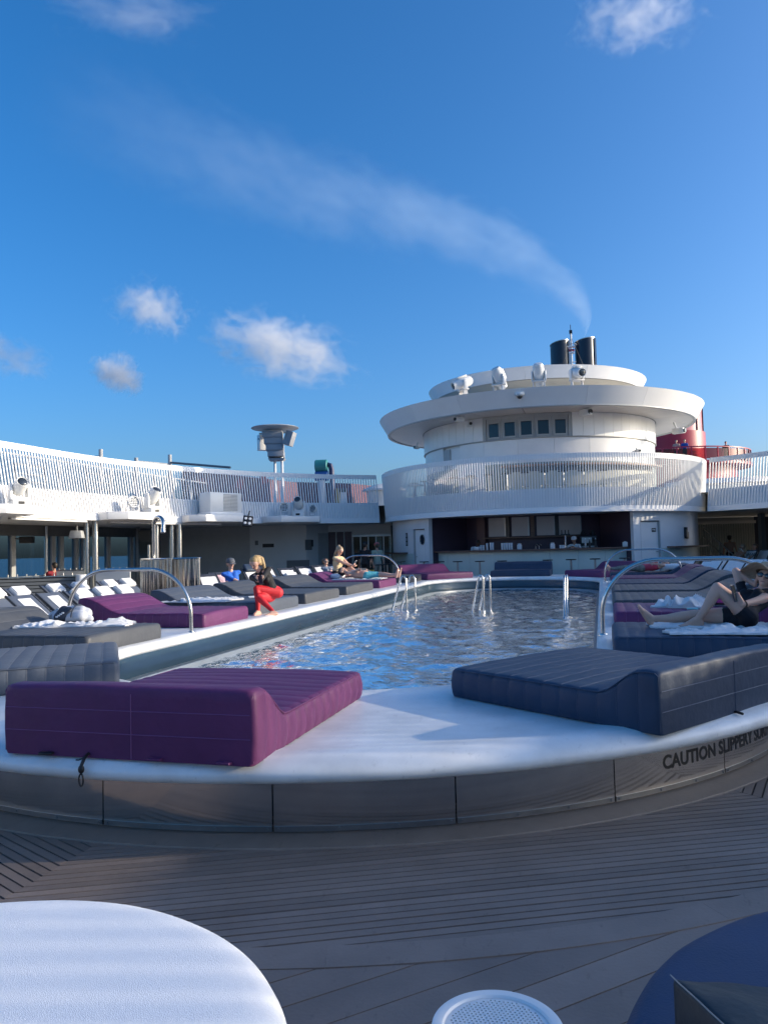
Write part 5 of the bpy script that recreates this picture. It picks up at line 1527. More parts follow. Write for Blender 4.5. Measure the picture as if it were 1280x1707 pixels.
cctv(976, 692, 5.6, 'white lamp bracket right of the window strip', radians(40), 1.6); cctv(694, 748, 5.6, 'small lamp hanging left of the drum', radians(-20), .9)
cctv(1131, 722, 6.0, 'white camera hanging under the right end of the canopy', radians(60), 1.5); cctv(1148, 692, 6.1, 'small lamp under the right rim of the canopy', radians(60), 1.0); cctv(1063, 754, 4.95, 'small camera on the drum just above the right railing', radians(30), .9)
p, a = onring(866, 659, 6.78); dm = thing('dome_camera', 'round dome camera fixed to the front of the canopy', 'camera', p, a, 'small cameras and lamps on the round tower')
b = MB(); b.lathe([(0, .12), (.16, .11), (.17, .02), (.14, -.02), (0, -.02)], 16); b.build('dome_housing', M_LAMPW, dm, local=True)
b = MB(); b.sphere((0, 0, -.03), .10, 12, 8); b.build('dome_glass', M_LENS, dm, local=True)
b = MB(); b.box((0, .12, .06), (.12, .2, .08)); b.build('wall_mount', M_LAMPW, dm, local=True)

# funnels and mast far behind the tower
for px0, px1, py, d, w_ in ((917, 948, 570, 75, 'left black funnel pipe behind the round tower'), (958, 991, 566, 75, 'right black funnel pipe with a sunlit steel edge behind the round tower')):
    A = at_d((px0+px1)/2, py+3, d); r = (px1-px0)/2/1283*d
    f = thing('funnel', w_, 'funnel', Vector((A.x, A.y, 6)))
    b = MB(); n = 40; lo = [A.xy.to_3d()+Vector((r*cos(2*pi*i/n), r*sin(2*pi*i/n), 6)) for i in range(n+1)]
    hi = [Vector((p.x, p.y, A.z+.18*(p-lo[0]).dot(camr)/r*1.0+.22)) for p in lo]
    hi2 = [A.xy.to_3d()+(p-A.xy.to_3d())*.94 for p in hi]
    for q_, p in zip(hi2, hi): q_.z = p.z
    lo2 = [Vector((p.x, p.y, p.z-2.5)) for p in hi2]
    b.strip(lo, hi); b.strip(hi, hi2); b.strip(hi2, lo2); b.build('funnel_pipe', M_NAVYP, f, smooth=50)
    b = MB(); b.tube([p+Vector((0, 0, .0)) for p in hi], .05, n=6, cap=False); b.build('rim_band', M_STEEL, f)
    s_ = Vector((r+.03, -.05, 0)); b = MB(); b.box(Vector((A.x, A.y, A.z-1.2))+camr*(r+.05), (.16, .5, 2.6)); b.build('edge_plate', M_SOFFIT, f)
Mb, Mt = at_d(954, 612, 62), at_d(950.5, 541, 62)
ms = thing('mast', 'slim mast with a platform and lamps in front of the two black funnels', 'mast', Vector((Mb.x, Mb.y, 8)))
b = MB(); b.tube([Vector((Mb.x, Mb.y, 8)), Mb.lerp(Mt, .8)], .07, n=8); b.build('mast_pole', M_SOFFIT, ms)
b = MB(); b.tube([Mb.lerp(Mt, .8), Mt], .03, n=6); b.build('mast_top', M_BLACK, ms)
p = Mb.lerp(Mt, .83); b = MB(); b.box(p, (.24, .2, .26)); b.build('mast_lamp', M_BLACK, ms)
for t, w_ in ((.48, .55), (.40, .45), (.34, .42)):
    p = Mb.lerp(Mt, t); b = MB(); b.box(p, (w_, .3, .12)); b.build('lamp_platform', M_WHITE2 if t != .40 else M_RED, ms)
b = MB(); p = Mb.lerp(Mt, .52); b.tube([p+Vector((.42*cos(2*pi*i/16), .42*sin(2*pi*i/16), 0)) for i in range(17)], .025, n=5, cap=False); b.build('guard_ring', M_STEELD, ms)
for sg in (-1, 1):
    b = MB(); b.tube([Mb.lerp(Mt, .72), Mb+camr*sg*.9], .016, n=4); b.build('stay_wire', M_BLACK, ms)
p = Mb.lerp(Mt, .12); b = MB(); b.tube([p, p+camr*.3], .04, n=6); b.build('side_arm', M_SOFFIT, ms)

# red funnel casing and track deck on the right
RC = at_d(1113, 770, 60); RC.z = 0
rf = thing('red_funnel_casing', 'red round funnel casing right of the tower with glazing round its top', 'casing', Vector((RC.x, RC.y, 3.4)))
b = MB(); b.arc(RC, .5, 2.80, -180, 180, 3.4, 9.75, n=60); b.build('red_drum', M_RED, rf, smooth=40)
for k in range(14):
    b = MB(); b.arc(RC, 2.4, 2.62, k*25.7, k*25.7+24, 9.76, 11.6, n=4); b.build('glazing_panel', mat('pale_red_panel', (.50, .20, .22), .25), rf)
    b = MB(); b.arc(RC, 2.4, 2.70, k*25.7+24.2, k*25.7+25.5, 9.76, 11.6, n=1); b.build('glazing_bar', M_MAG, rf)
td = thing('red_track_deck', 'red railed walkway deck curving out on the right behind the tower', 'deck', Vector((RC.x, RC.y-6.4, 3.4)))
b = MB(); b.arc(RC, 3.0, 4.9, -90, 120, 3.4, 6.95, n=50); b.build('track_wall', M_RED, td, smooth=40)
b = MB(); b.arc(RC, 2.9, 5.95, -90, 120, 6.95, 7.15, n=60); b.build('track_floor', M_RED, td, smooth=40)
b = MB(); b.arc(RC, 5.8, 5.9, -90, 120, 8.07, 8.15, n=60); b.build('track_rail', M_RED, td, smooth=40)
b = MB(); b.arc(RC, 5.83, 5.86, -90, 120, 7.25, 8.0, n=60); b.build('track_screen', glass_mat('red_glass', (.62, .20, .22)), td)
for k in range(22):
    a = radians(-84+k*9.5); b = MB(); b.box(RC+Vector((5.87*sin(a), -5.87*cos(a), 7.6)), (.09, .07, .95), rz=a); b.build('rail_post', M_RED, td)
wc = thing('white_pavilion', 'pale curved white pavilion seen through the right slats', 'pavilion', at_d(1225, 800, 46).xy.to_3d()+Vector((0, 0, UD)))
PC = at_d(1205, 800, 52); PC.z = 0
b = MB(); b.arc(PC, 3.2, 3.3, -120, 120, UD, 5.1, n=40); b.build('pavilion_wall', M_SOFFIT, wc, smooth=40)
b = MB(); b.arc(PC, 2.0, 3.7, -120, 120, 5.12, 5.42, n=40); b.build('pavilion_roof', M_WHITE, wc, smooth=40)
wc2 = thing('white_canopy', 'round white canopy seen through the slats just left of the tower', 'canopy', at_d(640, 825, 44).xy.to_3d()+Vector((0, 0, UD)))
PC = at_d(640, 820, 44); PC.z = 0
b = MB(); b.arc(PC, .2, .95, -180, 180, UD, 4.75, n=30); b.build('canopy_wall', M_SOFFIT, wc2, smooth=40)
b = MB(); b.lathe([(1.25, 4.76), (1.22, 4.86), (.6, 5.12), (0, 5.2)], 40, PC); b.lathe([(1.25, 4.76), (.3, 4.76)], 40, PC); b.build('canopy_roof', M_SOFFIT, wc2, smooth=40)
# ================================================================== PEOPLE
def nrm(v): return Vector(v).normalized()
def ik(a, t, l1, l2, pole):
    a, t = Vector(a), Vector(t); d = t-a; L = d.length
    if L > (l1+l2)*.999: t = a+d*((l1+l2)*.999/L); d = t-a; L = d.length
    x = (l1*l1-l2*l2+L*L)/(2*L); h = sqrt(max(l1*l1-x*x, 0)); u = d/L
    p = Vector(pole); p = p-u*p.dot(u)
    if p.length < 1e-6: p = u.orthogonal()
    return a+u*x+p.normalized()*h, t
def obj_from(name, me, parent, mats, smooth=True):
    me.materials.clear()
    for m in mats: me.materials.append(m)
    if smooth: me.polygons.foreach_set('use_smooth', [True]*len(me.polygons))
    me.name = name; o = bpy.data.objects.new(name, me); COL.objects.link(o); o.parent = parent
    return o
def human(label, pelvis, torso, front, head_up, face, hands, feet, elbow_pole, knee_pole, S=1.0, female=False, skin=None,
          top=None, bottom=None, sleeve=1.0, leg=1.0, shoe=None, hair=None, hair_style='short', cap=None, vox=.013, curve=None,
          toe=None, finger_dir=None, group=None, straps=None, trunk=False, eyes=True, hairpts=None, bust=1.0, bare_below=None):
    """world-space pose; hands and feet are targets, joints are solved; returns the person's Empty"""
    skin = skin or M_SKIN
    pelvis = Vector(pelvis); root = thing('person', label, 'person', (pelvis.x, pelvis.y, pelvis.z-.1), 0, group); base = Vector(root.location)
    t0 = nrm(torso); t1 = nrm(curve) if curve else t0
    front = Vector(front); f0 = (front-t0*front.dot(t0)).normalized(); r0 = f0.cross(t0)
    f1 = (front-t1*front.dot(t1)).normalized(); r1 = f1.cross(t1)
    waist = pelvis+t0*.19*S; chest = waist+(t0+t1).normalized()*.14*S; neck = chest+t1*.17*S
    sw, hw = (.165 if female else .19)*S, .088*S
    hu = nrm(head_up); ff = Vector(face); ff = (ff-hu*ff.dot(hu)).normalized(); fr = ff.cross(hu)
    hb = neck+(t1*.5+hu*.5).normalized()*.07*S; hc = hb+hu*.105*S
    C = []                                     # capsules: a, b, ra, rb, tag
    def cp(a, c, ra, rc, tg): C.append((Vector(a), Vector(c), ra*S, rc*S, tg))
    T_ = 'top' if top else 'skin'; B_ = 'bottom' if bottom else 'skin'
    wst = .098 if female else .112
    for sg in (-1, 1):
        cp(pelvis+r0*sg*.07*S-f0*.03*S, pelvis+r0*sg*.055*S+t0*.06*S, .108 if female else .100, .10, B_)
        cp(pelvis+t0*.07*S+r0*sg*.045*S, waist+r0*sg*.035*S, wst, wst*.93, T_ if not trunk else 'bottom')
        cp(waist+r0*sg*.04*S, chest+r1*sg*.065*S, wst*.93, .105, T_)
        cp(chest+r1*sg*.065*S, neck-t1*.07*S+r1*sg*.085*S, .105, .082, T_)
        if female: cp(chest+r1*sg*.07*S+f1*.055*S+t1*.01*S, chest+r1*sg*.075*S+f1*.085*S, .062*bust, .05*bust, T_)
    cp(neck-t1*.045*S-r1*sw*.8, neck-t1*.045*S+r1*sw*.8, .058, .058, T_)
    cp(neck-t1*.03*S, hb+hu*.02*S, .056 if not female else .047, .050 if not female else .043, 'skin')
    # head
    cp(hc+hu*.02*S-ff*.022*S, hc+hu*.02*S+ff*.018*S, .090, .083, 'skin')
    cp(hc-hu*.035*S+ff*.032*S, hc-hu*.065*S+ff*.045*S, .060, .043, 'skin')
    cp(hc+hu*.012*S+ff*.092*S, hc-hu*.018*S+ff*.108*S, .010, .014, 'skin')
    for sg in (-1, 1): cp(hc+fr*sg*.083*S-hu*.01*S, hc+fr*sg*.086*S+hu*.02*S, .013, .016, 'skin')
    wrists = []
    for k, sg in enumerate((-1, 1)):
        sh = neck-t1*.045*S+r1*sg*sw
        el, wr = ik(sh, hands[k], .285*S, .245*S, elbow_pole[k])
        wrists.append((wr, (wr-el).normalized()))
        st_ = lambda t: 'top' if (top and t < sleeve) else 'skin'
        cuts = [0, .25, .5, .75, 1]
        for a, c in zip(cuts, cuts[1:]): cp(sh.lerp(el, a), sh.lerp(el, c), lerp(.055, .042, a), lerp(.055, .042, c), st_(a*.5+.01))
        for a, c in zip(cuts, cuts[1:]): cp(el.lerp(wr, a), el.lerp(wr, c), lerp(.042, .027, a), lerp(.042, .027, c), st_(.5+a*.5))
        fd = nrm(finger_dir[k]) if finger_dir else (wr-el).normalized()
        ax_ = fd.cross(Vector(elbow_pole[k])); ax_ = ax_.normalized() if ax_.length > .01 else fd.orthogonal().normalized()
        pn = ax_.cross(fd).normalized()
        for q in (-.025, 0, .025): cp(wr+ax_*q*.5*S, wr+fd*.075*S+ax_*q*S, .017, .014, 'skin')
        for q, ln in ((-.031, .060), (-.010, .074), (.011, .070), (.031, .054)):
            a = wr+fd*.08*S+ax_*q*S; m_ = a+(fd*.8-pn*.35).normalized()*ln*.55*S
            cp(a, m_, .0095, .009, 'skin'); cp(m_, m_+(fd*.45-pn*.8).normalized()*ln*.5*S, .009, .0078, 'skin')
        a = wr+fd*.02*S-ax_*.028*S; m_ = a+(fd*.6-ax_*.6-pn*.25).normalized()*.045*S
        cp(a, m_, .0125, .010, 'skin'); cp(m_, m_+(fd*.85-ax_*.1-pn*.4).normalized()*.032*S, .010, .008, 'skin')
    for k, sg in enumerate((-1, 1)):
        hp = pelvis+r0*sg*hw
        kn, an = ik(hp, feet[k], .41*S, .40*S, knee_pole[k])
        st_ = lambda t: 'bottom' if (bottom and t < leg) else 'skin'
        cuts = [0, .2, .4, .6, .8, 1]; th = (.100, .058) if female else (.092, .058)
        for a, c in zip(cuts, cuts[1:]): cp(hp.lerp(kn, a), hp.lerp(kn, c), lerp(*th, a), lerp(*th, c), st_(a*.5+.01))
        calf = lambda t: lerp(.055, .034, t)+.012*math.exp(-((t-.3)/.2)**2)
        bk_ = (an-kn).normalized(); back = -(Vector(knee_pole[k])-bk_*Vector(knee_pole[k]).dot(bk_)); back = back.normalized() if back.length > .01 else Vector((0, 0, 0))
        for a, c in zip(cuts, cuts[1:]): cp(kn.lerp(an, a)+back*.012*S*sin(pi*a), kn.lerp(an, c)+back*.012*S*sin(pi*c), calf(a), calf(c), st_(.5+a*.5))
        td = nrm(toe[k]) if toe else -back
        F_ = 'shoe' if shoe else 'skin'
        dn = -( (kn-an).normalized()-td*(kn-an).normalized().dot(td)).normalized()
        hl = an-td*.035*S+dn*.035*S
        cp(an, hl, .036, .034, F_); cp(hl, an+td*.12*S+dn*.045*S, .034, .030, F_); cp(an+td*.02*S, an+td*.12*S+dn*.04*S, .034, .028, F_)
        cp(an+td*.12*S+dn*.045*S-td.cross(dn)*.018*S, an+td*.185*S+dn*.052*S-td.cross(dn)*.016*S, .024, .018, F_); cp(an+td*.12*S+dn*.045*S+td.cross(dn)*.018*S, an+td*.178*S+dn*.052*S+td.cross(dn)*.02*S, .024, .017, F_)
    b = MB()
    for a, c, ra, rc, tg in C: cap_mesh(b, a-base, c-base, ra, rc)
    me = remesh(b, vox)
    tags = ['skin', 'top', 'bottom', 'shoe']
    n = len(me.polygons); cen = np.empty(n*3, dtype=np.float64); me.polygons.foreach_get('center', cen); cen = cen.reshape(-1, 3)
    best = np.full(n, 1e9); idx = np.zeros(n, dtype=np.int32)
    for a, c, ra, rc, tg in C:
        A = np.array(a-base); D = np.array(c-a); L2 = max(D @ D, 1e-9)
        t = np.clip(((cen-A) @ D)/L2, 0, 1); dist = np.linalg.norm(cen-A-t[:, None]*D, axis=1)-(ra+(rc-ra)*t)
        w = dist < best; best[w] = dist[w]; idx[w] = tags.index(tg)
    if straps is not None:                      # neckline: everything above a plane turns to skin
        P0, Nn = straps; w = (((cen+np.array(base)-np.array(P0(neck, chest, f1, t1, S))) @ np.array(Nn(f1, t1))) > 0) & (np.linalg.norm(cen+np.array(base)-np.array(neck-t1*.03*S), axis=1) < .125*S)
        idx[w & (idx == 1)] = 0
    o = obj_from('body', me, root, [skin, top or skin, bottom or skin, shoe or skin])
    me.polygons.foreach_set('material_index', idx)
    if hair:
        b = MB(); lo = base
        k_ = lambda p, q, r_, s_: cap_mesh(b, p-lo, q-lo, r_*S, s_*S)
        k_(hc+hu*.036*S-ff*.038*S, hc+hu*.045*S-ff*.0*S, .093, .083)
        k_(hc-hu*.0*S-ff*.045*S, hc+hu*.03*S-ff*.04*S, .085, .09)
        if hair_style in ('long', 'pony', 'bun'):
            for sg in (-1, 1): k_(hc+fr*sg*.055*S+hu*.03*S-ff*.02*S, hc+fr*sg*.07*S-hu*.04*S-ff*.035*S, .05, .035)
        if hair_style == 'bun': k_(hc+hu*.10*S-ff*.06*S, hc+hu*.11*S-ff*.07*S, .045, .04)
        if hairpts:
            P_ = [hc+hu*a*S+ff*c*S+fr*d_*S for a, c, d_ in hairpts]
            for i in range(len(P_)-1): k_(P_[i], P_[i+1], .042-.006*i, .036-.006*i)
        me = remesh(b, max(.010, vox*.8), 2); obj_from('hair', me, root, [hair])
    if eyes:
        for sg in (-1, 1):
            b = MB(); b.sphere(hc+ff*.086*S+fr*sg*.033*S+hu*.014*S-base, .011*S, 10, 6, scale=(1, 1, .7)); b.build('eye', mat('eye_dark', (.03, .02, .02), .2), root, local=True)
        b = MB(); b.tube([hc+ff*.083*S+fr*q*S-hu*(.052+.10*q*q*6)*S-base for q in (-.024, -.012, 0, .012, .024)], [.003*S, .006*S, .0065*S, .006*S, .003*S], n=6)
        b.build('mouth', mat('lips', (.36, .12, .11), .4), root, local=True)
    if cap:
        cm_, kind = cap
        q = Matrix((fr, ff, hu)).transposed()
        b = MB(); pr = [(.104, .0), (.106, .03), (.098, .07), (.070, .10), (.03, .112), (0, .114)]
        b.lathe([(r*S, z*S) for r, z in pr], 22, hc+hu*.028*S-ff*.008*S-base, M=q); k = b.build('cap', cm_, root, local=True)
        if kind == 'visor':
            b = MB(); vs = []; 
            for i in range(9):
                a = -1.1+2.2*i/8; vs.append((hc+hu*.034*S+fr*sin(a)*.098*S+ff*cos(a)*.090*S-base, hc+hu*.020*S+fr*sin(a)*.088*S+ff*(cos(a)*.115+.055)*S-base))
            A = [v[0] for v in vs]; B2 = [v[1] for v in vs]; b.strip(A, B2); A2 = [v-hu*.006*S for v in A]; B3 = [v-hu*.006*S for v in B2]; b.strip(B2, B3); b.strip(B3, A2); b.build('visor', cm_, k, local=True)
    root['hc'] = tuple(hc)
    if True: del root['hc']
    return root, hc, hu, ff, fr, wrists, neck
def shades(root, hc, hu, ff, fr, S=1.0):
    base = Vector(root.location); b = MB()
    for sg in (-1, 1):
        q = Matrix((fr, ff, hu)).transposed(); b.sphere(hc+ff*.096*S+fr*sg*.036*S+hu*.016*S-base, .034*S, 14, 8, M=q, scale=(1, .28, .85))
    b.tube([hc+ff*.104*S+fr*x*S+hu*.022*S-base for x in (-.01, .01)], .005*S, n=6)
    for sg in (-1, 1): b.tube([hc+ff*.092*S+fr*sg*.068*S+hu*.022*S-base, hc+fr*sg*.092*S+hu*.018*S-base], .004*S, n=6)
    o = b.build('sunglasses', M_LENS, root, local=True); o['kind'] = 'stuff'; del o['kind']
def phone(label, p, ax, up, sx=.074, sz=.15, m=None):
    up = nrm(up); ax = Vector(ax); ax = (ax-up*ax.dot(up)).normalized(); yv = up.cross(ax)
    M = Matrix((ax, yv, up)).transposed()
    h = thing('phone', label, 'phone', p)
    b = MB(); b.box((0, 0, 0), (sx, .010, sz), M=M); b.build('case', m or M_BLACK, h, bevel=.004, local=True)
    b = MB(); b.box(M @ Vector((0, -.0058, 0)), (sx*.9, .002, sz*.93), M=M); b.build('screen', M_LENS, h, local=True)
cloth_m = lambda n, c, v=.1: mat(n, c, .8, var=v, vscale=14, bump=.25, bscale=45)
V3 = Vector
HB = mat('blonde_hair', (.42, .28, .12), .45, var=.3, vscale=40, bump=.4, bscale=90); HD = mat('dark_hair', (.02, .014, .010), .45, var=.2, bump=.3, bscale=90)
HBR = mat('brown_hair', (.09, .05, .03), .45, var=.25, bump=.3, bscale=90); HG = mat('ash_blonde_hair', (.33, .24, .15), .5, var=.3, vscale=40, bump=.3, bscale=90)
BLK = cloth_m('black_cloth', (.012, .012, .014)); REDL = mat('red_leggings', (.55, .012, .02), .6, var=.08, bump=.1, bscale=40)

# 1 woman in red leggings, hunched over her phone on the edge of the slate daybed
fl = at_z(430, 1020, .51); fr_ = at_z(456, 1021, .51)
pel = V3((-5.33, 11.98, .765))
hand = at_d(437, 972, 12.25)
res = human('barefoot person in black jacket and red leggings hunched over a phone', pel, (-.36, -.42, .86), (.10, -1, 0), (-.08, -.55, .85), (-.18, -.80, -.70),
            (hand+V3((-.05, .02, 0)), hand+V3((.05, 0, 0))), (fl, fr_), ((-.7, .1, -.8), (.8, .1, -.7)), ((-.62, -.62, .55), (-.62, -.62, .55)), S=.96, female=True,
            top=BLK, bottom=REDL, leg=.93, sleeve=.99, hair=HB, hair_style='pony', hairpts=[(.06, -.09, -.03), (.02, -.11, -.08), (-.08, -.06, -.115), (-.2, .0, -.125), (-.30, .03, -.12)],
            vox=.009, toe=((-.25, -1, -.1), (-.75, -.75, -.1)), finger_dir=((.3, -.5, .6), (-.3, -.5, .6)), straps=(lambda nk, ch, f, t, S: nk+f*.055*S-t*.02*S, lambda f, t: (f*.8+t*.6)))
phone('black phone held by the person in red leggings', hand+V3((0, -.06, .05)), (1, 0, 0), (0, -.4, .9))
# 2 man in blue
p = at_d(391, 975, 18.2); p.z = .55
human('person in blue t-shirt and grey cap sitting behind the towelled daybed', p, (-.25, .1, 1), (.75, -.65, 0), (.1, -.1, 1), (.8, -.5, -.35),
      (p+V3((-.25, -.38, .06)), p+V3((.42, -.05, .12))), (p+V3((.25, -.95, -.15)), p+V3((.55, -.8, -.15))), ((-.8, -.3, -.3), (.3, .8, -.4)), ((.2, -.3, 1), (.2, -.3, 1)), S=1.02,
      top=cloth_m('blue_shirt', (.02, .13, .55)), bottom=cloth_m('grey_shorts', (.1, .11, .13)), sleeve=.45, leg=.45, hair=HBR, cap=(cloth_m('grey_cap', (.09, .10, .12)), 'visor'), vox=.013, skin=M_SKIN)
p2 = at_z(380, 986, RZ_+.215); cu = thing('paper_cup', 'white cup on the slate daybed in front of the man in blue', 'cup', p2)
b = MB(); b.lathe([(0, 0), (.03, 0), (.042, .11), (.038, .11), (.028, .01)], 14, p2); b.build('cup', M_WHITE, cu)
b = MB(); b.lathe([(.043, .108), (.044, .118), (0, .12)], 14, p2); b.build('cup_lid', M_TOWEL, cu)
# 3 bare-chested sunbather
hz = bz+.10
human('bare chested person in teal swim shorts lying on the far left purple daybed', (-6.15, 20.05, hz+.02), (-1, 0, .10), (0, -.05, 1), (-.9, 0, .35), (.35, -.15, .9),
      (V3((-6.30, 19.75, hz+.16)), V3((-6.05, 20.45, hz+.05))), (V3((-5.30, 19.9, hz+.0)), V3((-5.25, 20.25, hz+.0))), ((-.2, -1, -.1), (-.2, 1, 0)), ((0, 0, 1), (0, 0, 1)), S=1.06,
      bottom=cloth_m('teal_shorts', (.10, .42, .47), .25), leg=.34, hair=HD, toe=((.2, 0, 1), (.2, 0, 1)), vox=.013, skin=M_SKIN)
b = MB(); b.box((-7.05, 20.2, bz+.10), (.28, .5, .12)); tag(b.build('pillow_towel', M_TOWEL, bevel=.05, bseg=3), 'rolled white towel under the head of the bare-chested sunbather', 'towel')
# 4 blonde woman with phone
p = at_d(562, 966, 21.8); p.z = bz+.12
hand = p+V3((.48, -.05, .26))
human('blonde person in a pale yellow top sitting upright reading a phone', p, (.10, -.02, 1), (.95, -.35, 0), (.35, -.1, .9), (.8, -.3, -.5),
      (hand+V3((0, .05, 0)), hand+V3((0, -.05, 0))), (p+V3((.75, -.05, -.05)), p+V3((.72, .25, -.05))), ((.0, .7, -.7), (0, -.8, -.6)), ((.3, 0, 1), (.3, 0, 1)), S=1.02, female=True,
      top=cloth_m('cream_top', (.62, .50, .30)), bottom=BLK, sleeve=.05, leg=.1, hair=HG, hair_style='bun', hairpts=[(.02, -.08, .0), (-.08, -.10, .02), (-.2, -.10, .03)], vox=.013, skin=M_SKIN)
phone('white phone held by the blonde person on the far left daybed', hand+V3((.09, 0, .06)), (.3, 1, 0), (.4, 0, .9), m=M_WHITE)
# 5 woman with sunglasses
p = at_d(552, 966, 25.0); p.z = .52
r_ = human('person in sunglasses and grey blue top reclining on a lounger behind the sunbathers', p, (-.45, .35, .82), (.8, -.6, .3), (-.1, 0, 1), (.85, -.5, 0),
      (p+V3((.1, -.35, .06)), p+V3((.3, .2, .1))), (p+V3((.65, -.55, -.06)), p+V3((.8, -.4, -.06))), ((.2, -.9, -.2), (.5, .6, -.2)), ((0, 0, 1), (0, 0, 1)), female=True,
      top=cloth_m('slate_top', (.16, .20, .27)), bottom=cloth_m('rose_cloth', (.38, .15, .17)), sleeve=.1, leg=.5, hair=HBR, hair_style='long', vox=.016, eyes=False)
shades(r_[0], *r_[1:5])
# 6, 7 standing by the doors
def stand(label, px, d, fdir, S=1.0, z0=0, **k):
    p = at_d(px, 900, d); p = V3((p.x, p.y, z0)); f = nrm((fdir[0], fdir[1], 0)); r = f.cross(V3((0, 0, 1)))
    hands = k.pop('hands', None) or (p-r*.30*S+V3((0, 0, .80*S))+f*.05, p+r*.30*S+V3((0, 0, .80*S))+f*.05)
    if callable(hands): hands = hands(p, f, r)
    feet = k.pop('feet', None) or (p-r*.11+V3((0, 0, .075*S)), p+r*.11+f*.12+V3((0, 0, .075*S)))
    return human(label, p+V3((0, 0, .88*S)), k.pop('torso', (f.x*.03, f.y*.03, 1)), f, k.pop('head_up', (0, 0, 1)), k.pop('face', f), hands, feet, (-f-r*.4, -f+r*.4), (f, f), S=S, toe=(f, f), **k)
B2C = -camf
stand('person all in black with dark cap standing with back turned at the glass doors', 608, 30.0, (.2, 1, 0), S=1.05, top=BLK, bottom=BLK, sleeve=.4, leg=.42, hair=HD, cap=(BLK, 'visor'), vox=.016, shoe=BLK, skin=M_SKIN2, eyes=False)
stand('person in a pink cap and pale green shirt walking away by the glass doors', 628, 30.6, (-.6, .7, 0), S=1.03, top=cloth_m('pale_green_shirt', (.36, .42, .33), .2), bottom=cloth_m('stone_shorts', (.36, .34, .28)), sleeve=.45, leg=.42, hair=HBR, cap=(cloth_m('salmon_cap', (.55, .12, .11)), 'visor'), vox=.016, eyes=False)
p = at_d(617, 948, 29.3); p.z = 0; wfs = thing('floor_sign', 'yellow folding floor sign with a bucket beside the person in black', 'sign', p)
b = MB(); b.box(p+V3((0, -.10, .35)), (.30, .02, .70), M=Matrix.Rotation(.25, 3, 'X'), taper=.7); b.build('front_leaf', mat('yellow_plastic', (.60, .36, .03), .4), wfs)
b = MB(); b.box(p+V3((0, .10, .35)), (.30, .02, .70), M=Matrix.Rotation(-.25, 3, 'X'), taper=.7); b.build('rear_leaf', MATS['yellow_plastic'], wfs)
p = at_d(624, 948, 28.6); p.z = 0; bk_ = thing('mop_bucket', 'yellow bucket next to the folding floor sign', 'bucket', p)
b = MB(); b.lathe([(0, .02), (.15, .02), (.19, .34), (.18, .34), (.14, .04)], 16, p); b.build('bucket', MATS['yellow_plastic'], bk_)
b = MB(); b.tube([p+V3((.19*cos(t), 0, .34+.15*sin(t))) for t in [pi*i/10 for i in range(11)]], .01, n=6); b.build('handle', M_STEELD, bk_)
for k, (px, d) in enumerate(((634, 29.2), (645, 29.8), (655, 30.2))):
    q = at_d(px, 930, d); make_stool('dark stool %s by the glass doors' % ('left', 'middle', 'right')[k] if 0 else ('leftmost dark stool right of the floor sign', 'middle dark stool right of the floor sign', 'dark stool nearest the tower wall')[k], 'dark stools by the glass doors', (q.x, q.y, 0), .9)
# 8, 9 bar staff
q = onbar(790, .16, 5.0)
stand('barman in a white shirt bending over behind the left end of the bar', 790, (CI @ (q-V3((0, 0, CAMZ)))).z*-1, (.6, -.8, 0), S=.98, z0=.16, torso=(.25, -.35, .9), head_up=(.4, -.5, .6), face=(.5, -.6, -.6), top=cloth_m('white_shirt', (.7, .72, .74)), bottom=BLK, sleeve=.5, leg=1, hair=HD, vox=.016, skin=M_SKIN3,
      hands=lambda p, f, r: (p+f*.45-r*.15+V3((0, 0, 1.19)), p+f*.45+r*.15+V3((0, 0, 1.19))))
q = onbar(960, .16, 5.15)
stand('barman in a white cap and white shirt working behind the beer tap', 960, (CI @ (q-V3((0, 0, CAMZ)))).z*-1, (-.5, -.85, 0), S=.96, z0=.16, torso=(-.1, -.2, 1), head_up=(-.15, -.3, 1), face=(-.7, -.6, -.4), top=MATS['white_shirt'], bottom=BLK, sleeve=.5, leg=1, hair=HD, cap=(cloth_m('white_cap', (.72, .72, .74)), 'plain'), vox=.016, skin=M_SKIN2,
      hands=lambda p, f, r: (p+f*.42-r*.18+V3((0, 0, 1.2)), p+f*.42+r*.22+V3((0, 0, 1.2))))
# 10 sleeper on the right
hz = bz+.11
human('person in a red top sleeping on the far right navy daybed', (1.0, 22.35, hz), (1, 0, .08), (0, -.15, 1), (.95, .1, .25), (0, .3, 1),
      (V3((1.35, 22.0, hz+.12)), V3((1.62, 22.2, hz+.16))), (V3((.12, 22.25, hz)), V3((.14, 22.55, hz))), ((.4, -1, .3), (.2, -1, .5)), ((0, 0, 1), (0, 0, 1)), female=True,
      top=mat('coral_top', (.55, .05, .09), .7), bottom=mat('mottled_trousers', (.20, .19, .16), .8, var=.6, vscale=16), sleeve=.08, leg=.92, hair=HD, hair_style='long', toe=((-.3, -.2, 1), (-.3, .2, 1)), vox=.014, eyes=False)
b = MB(); b.box((1.78, 22.35, bz+.13), (.5, .55, .16)); tag(b.build('pillow_towel', M_TOWEL, bevel=.06, bseg=3), 'white towel under the head of the sleeping sunbather on the right', 'towel')
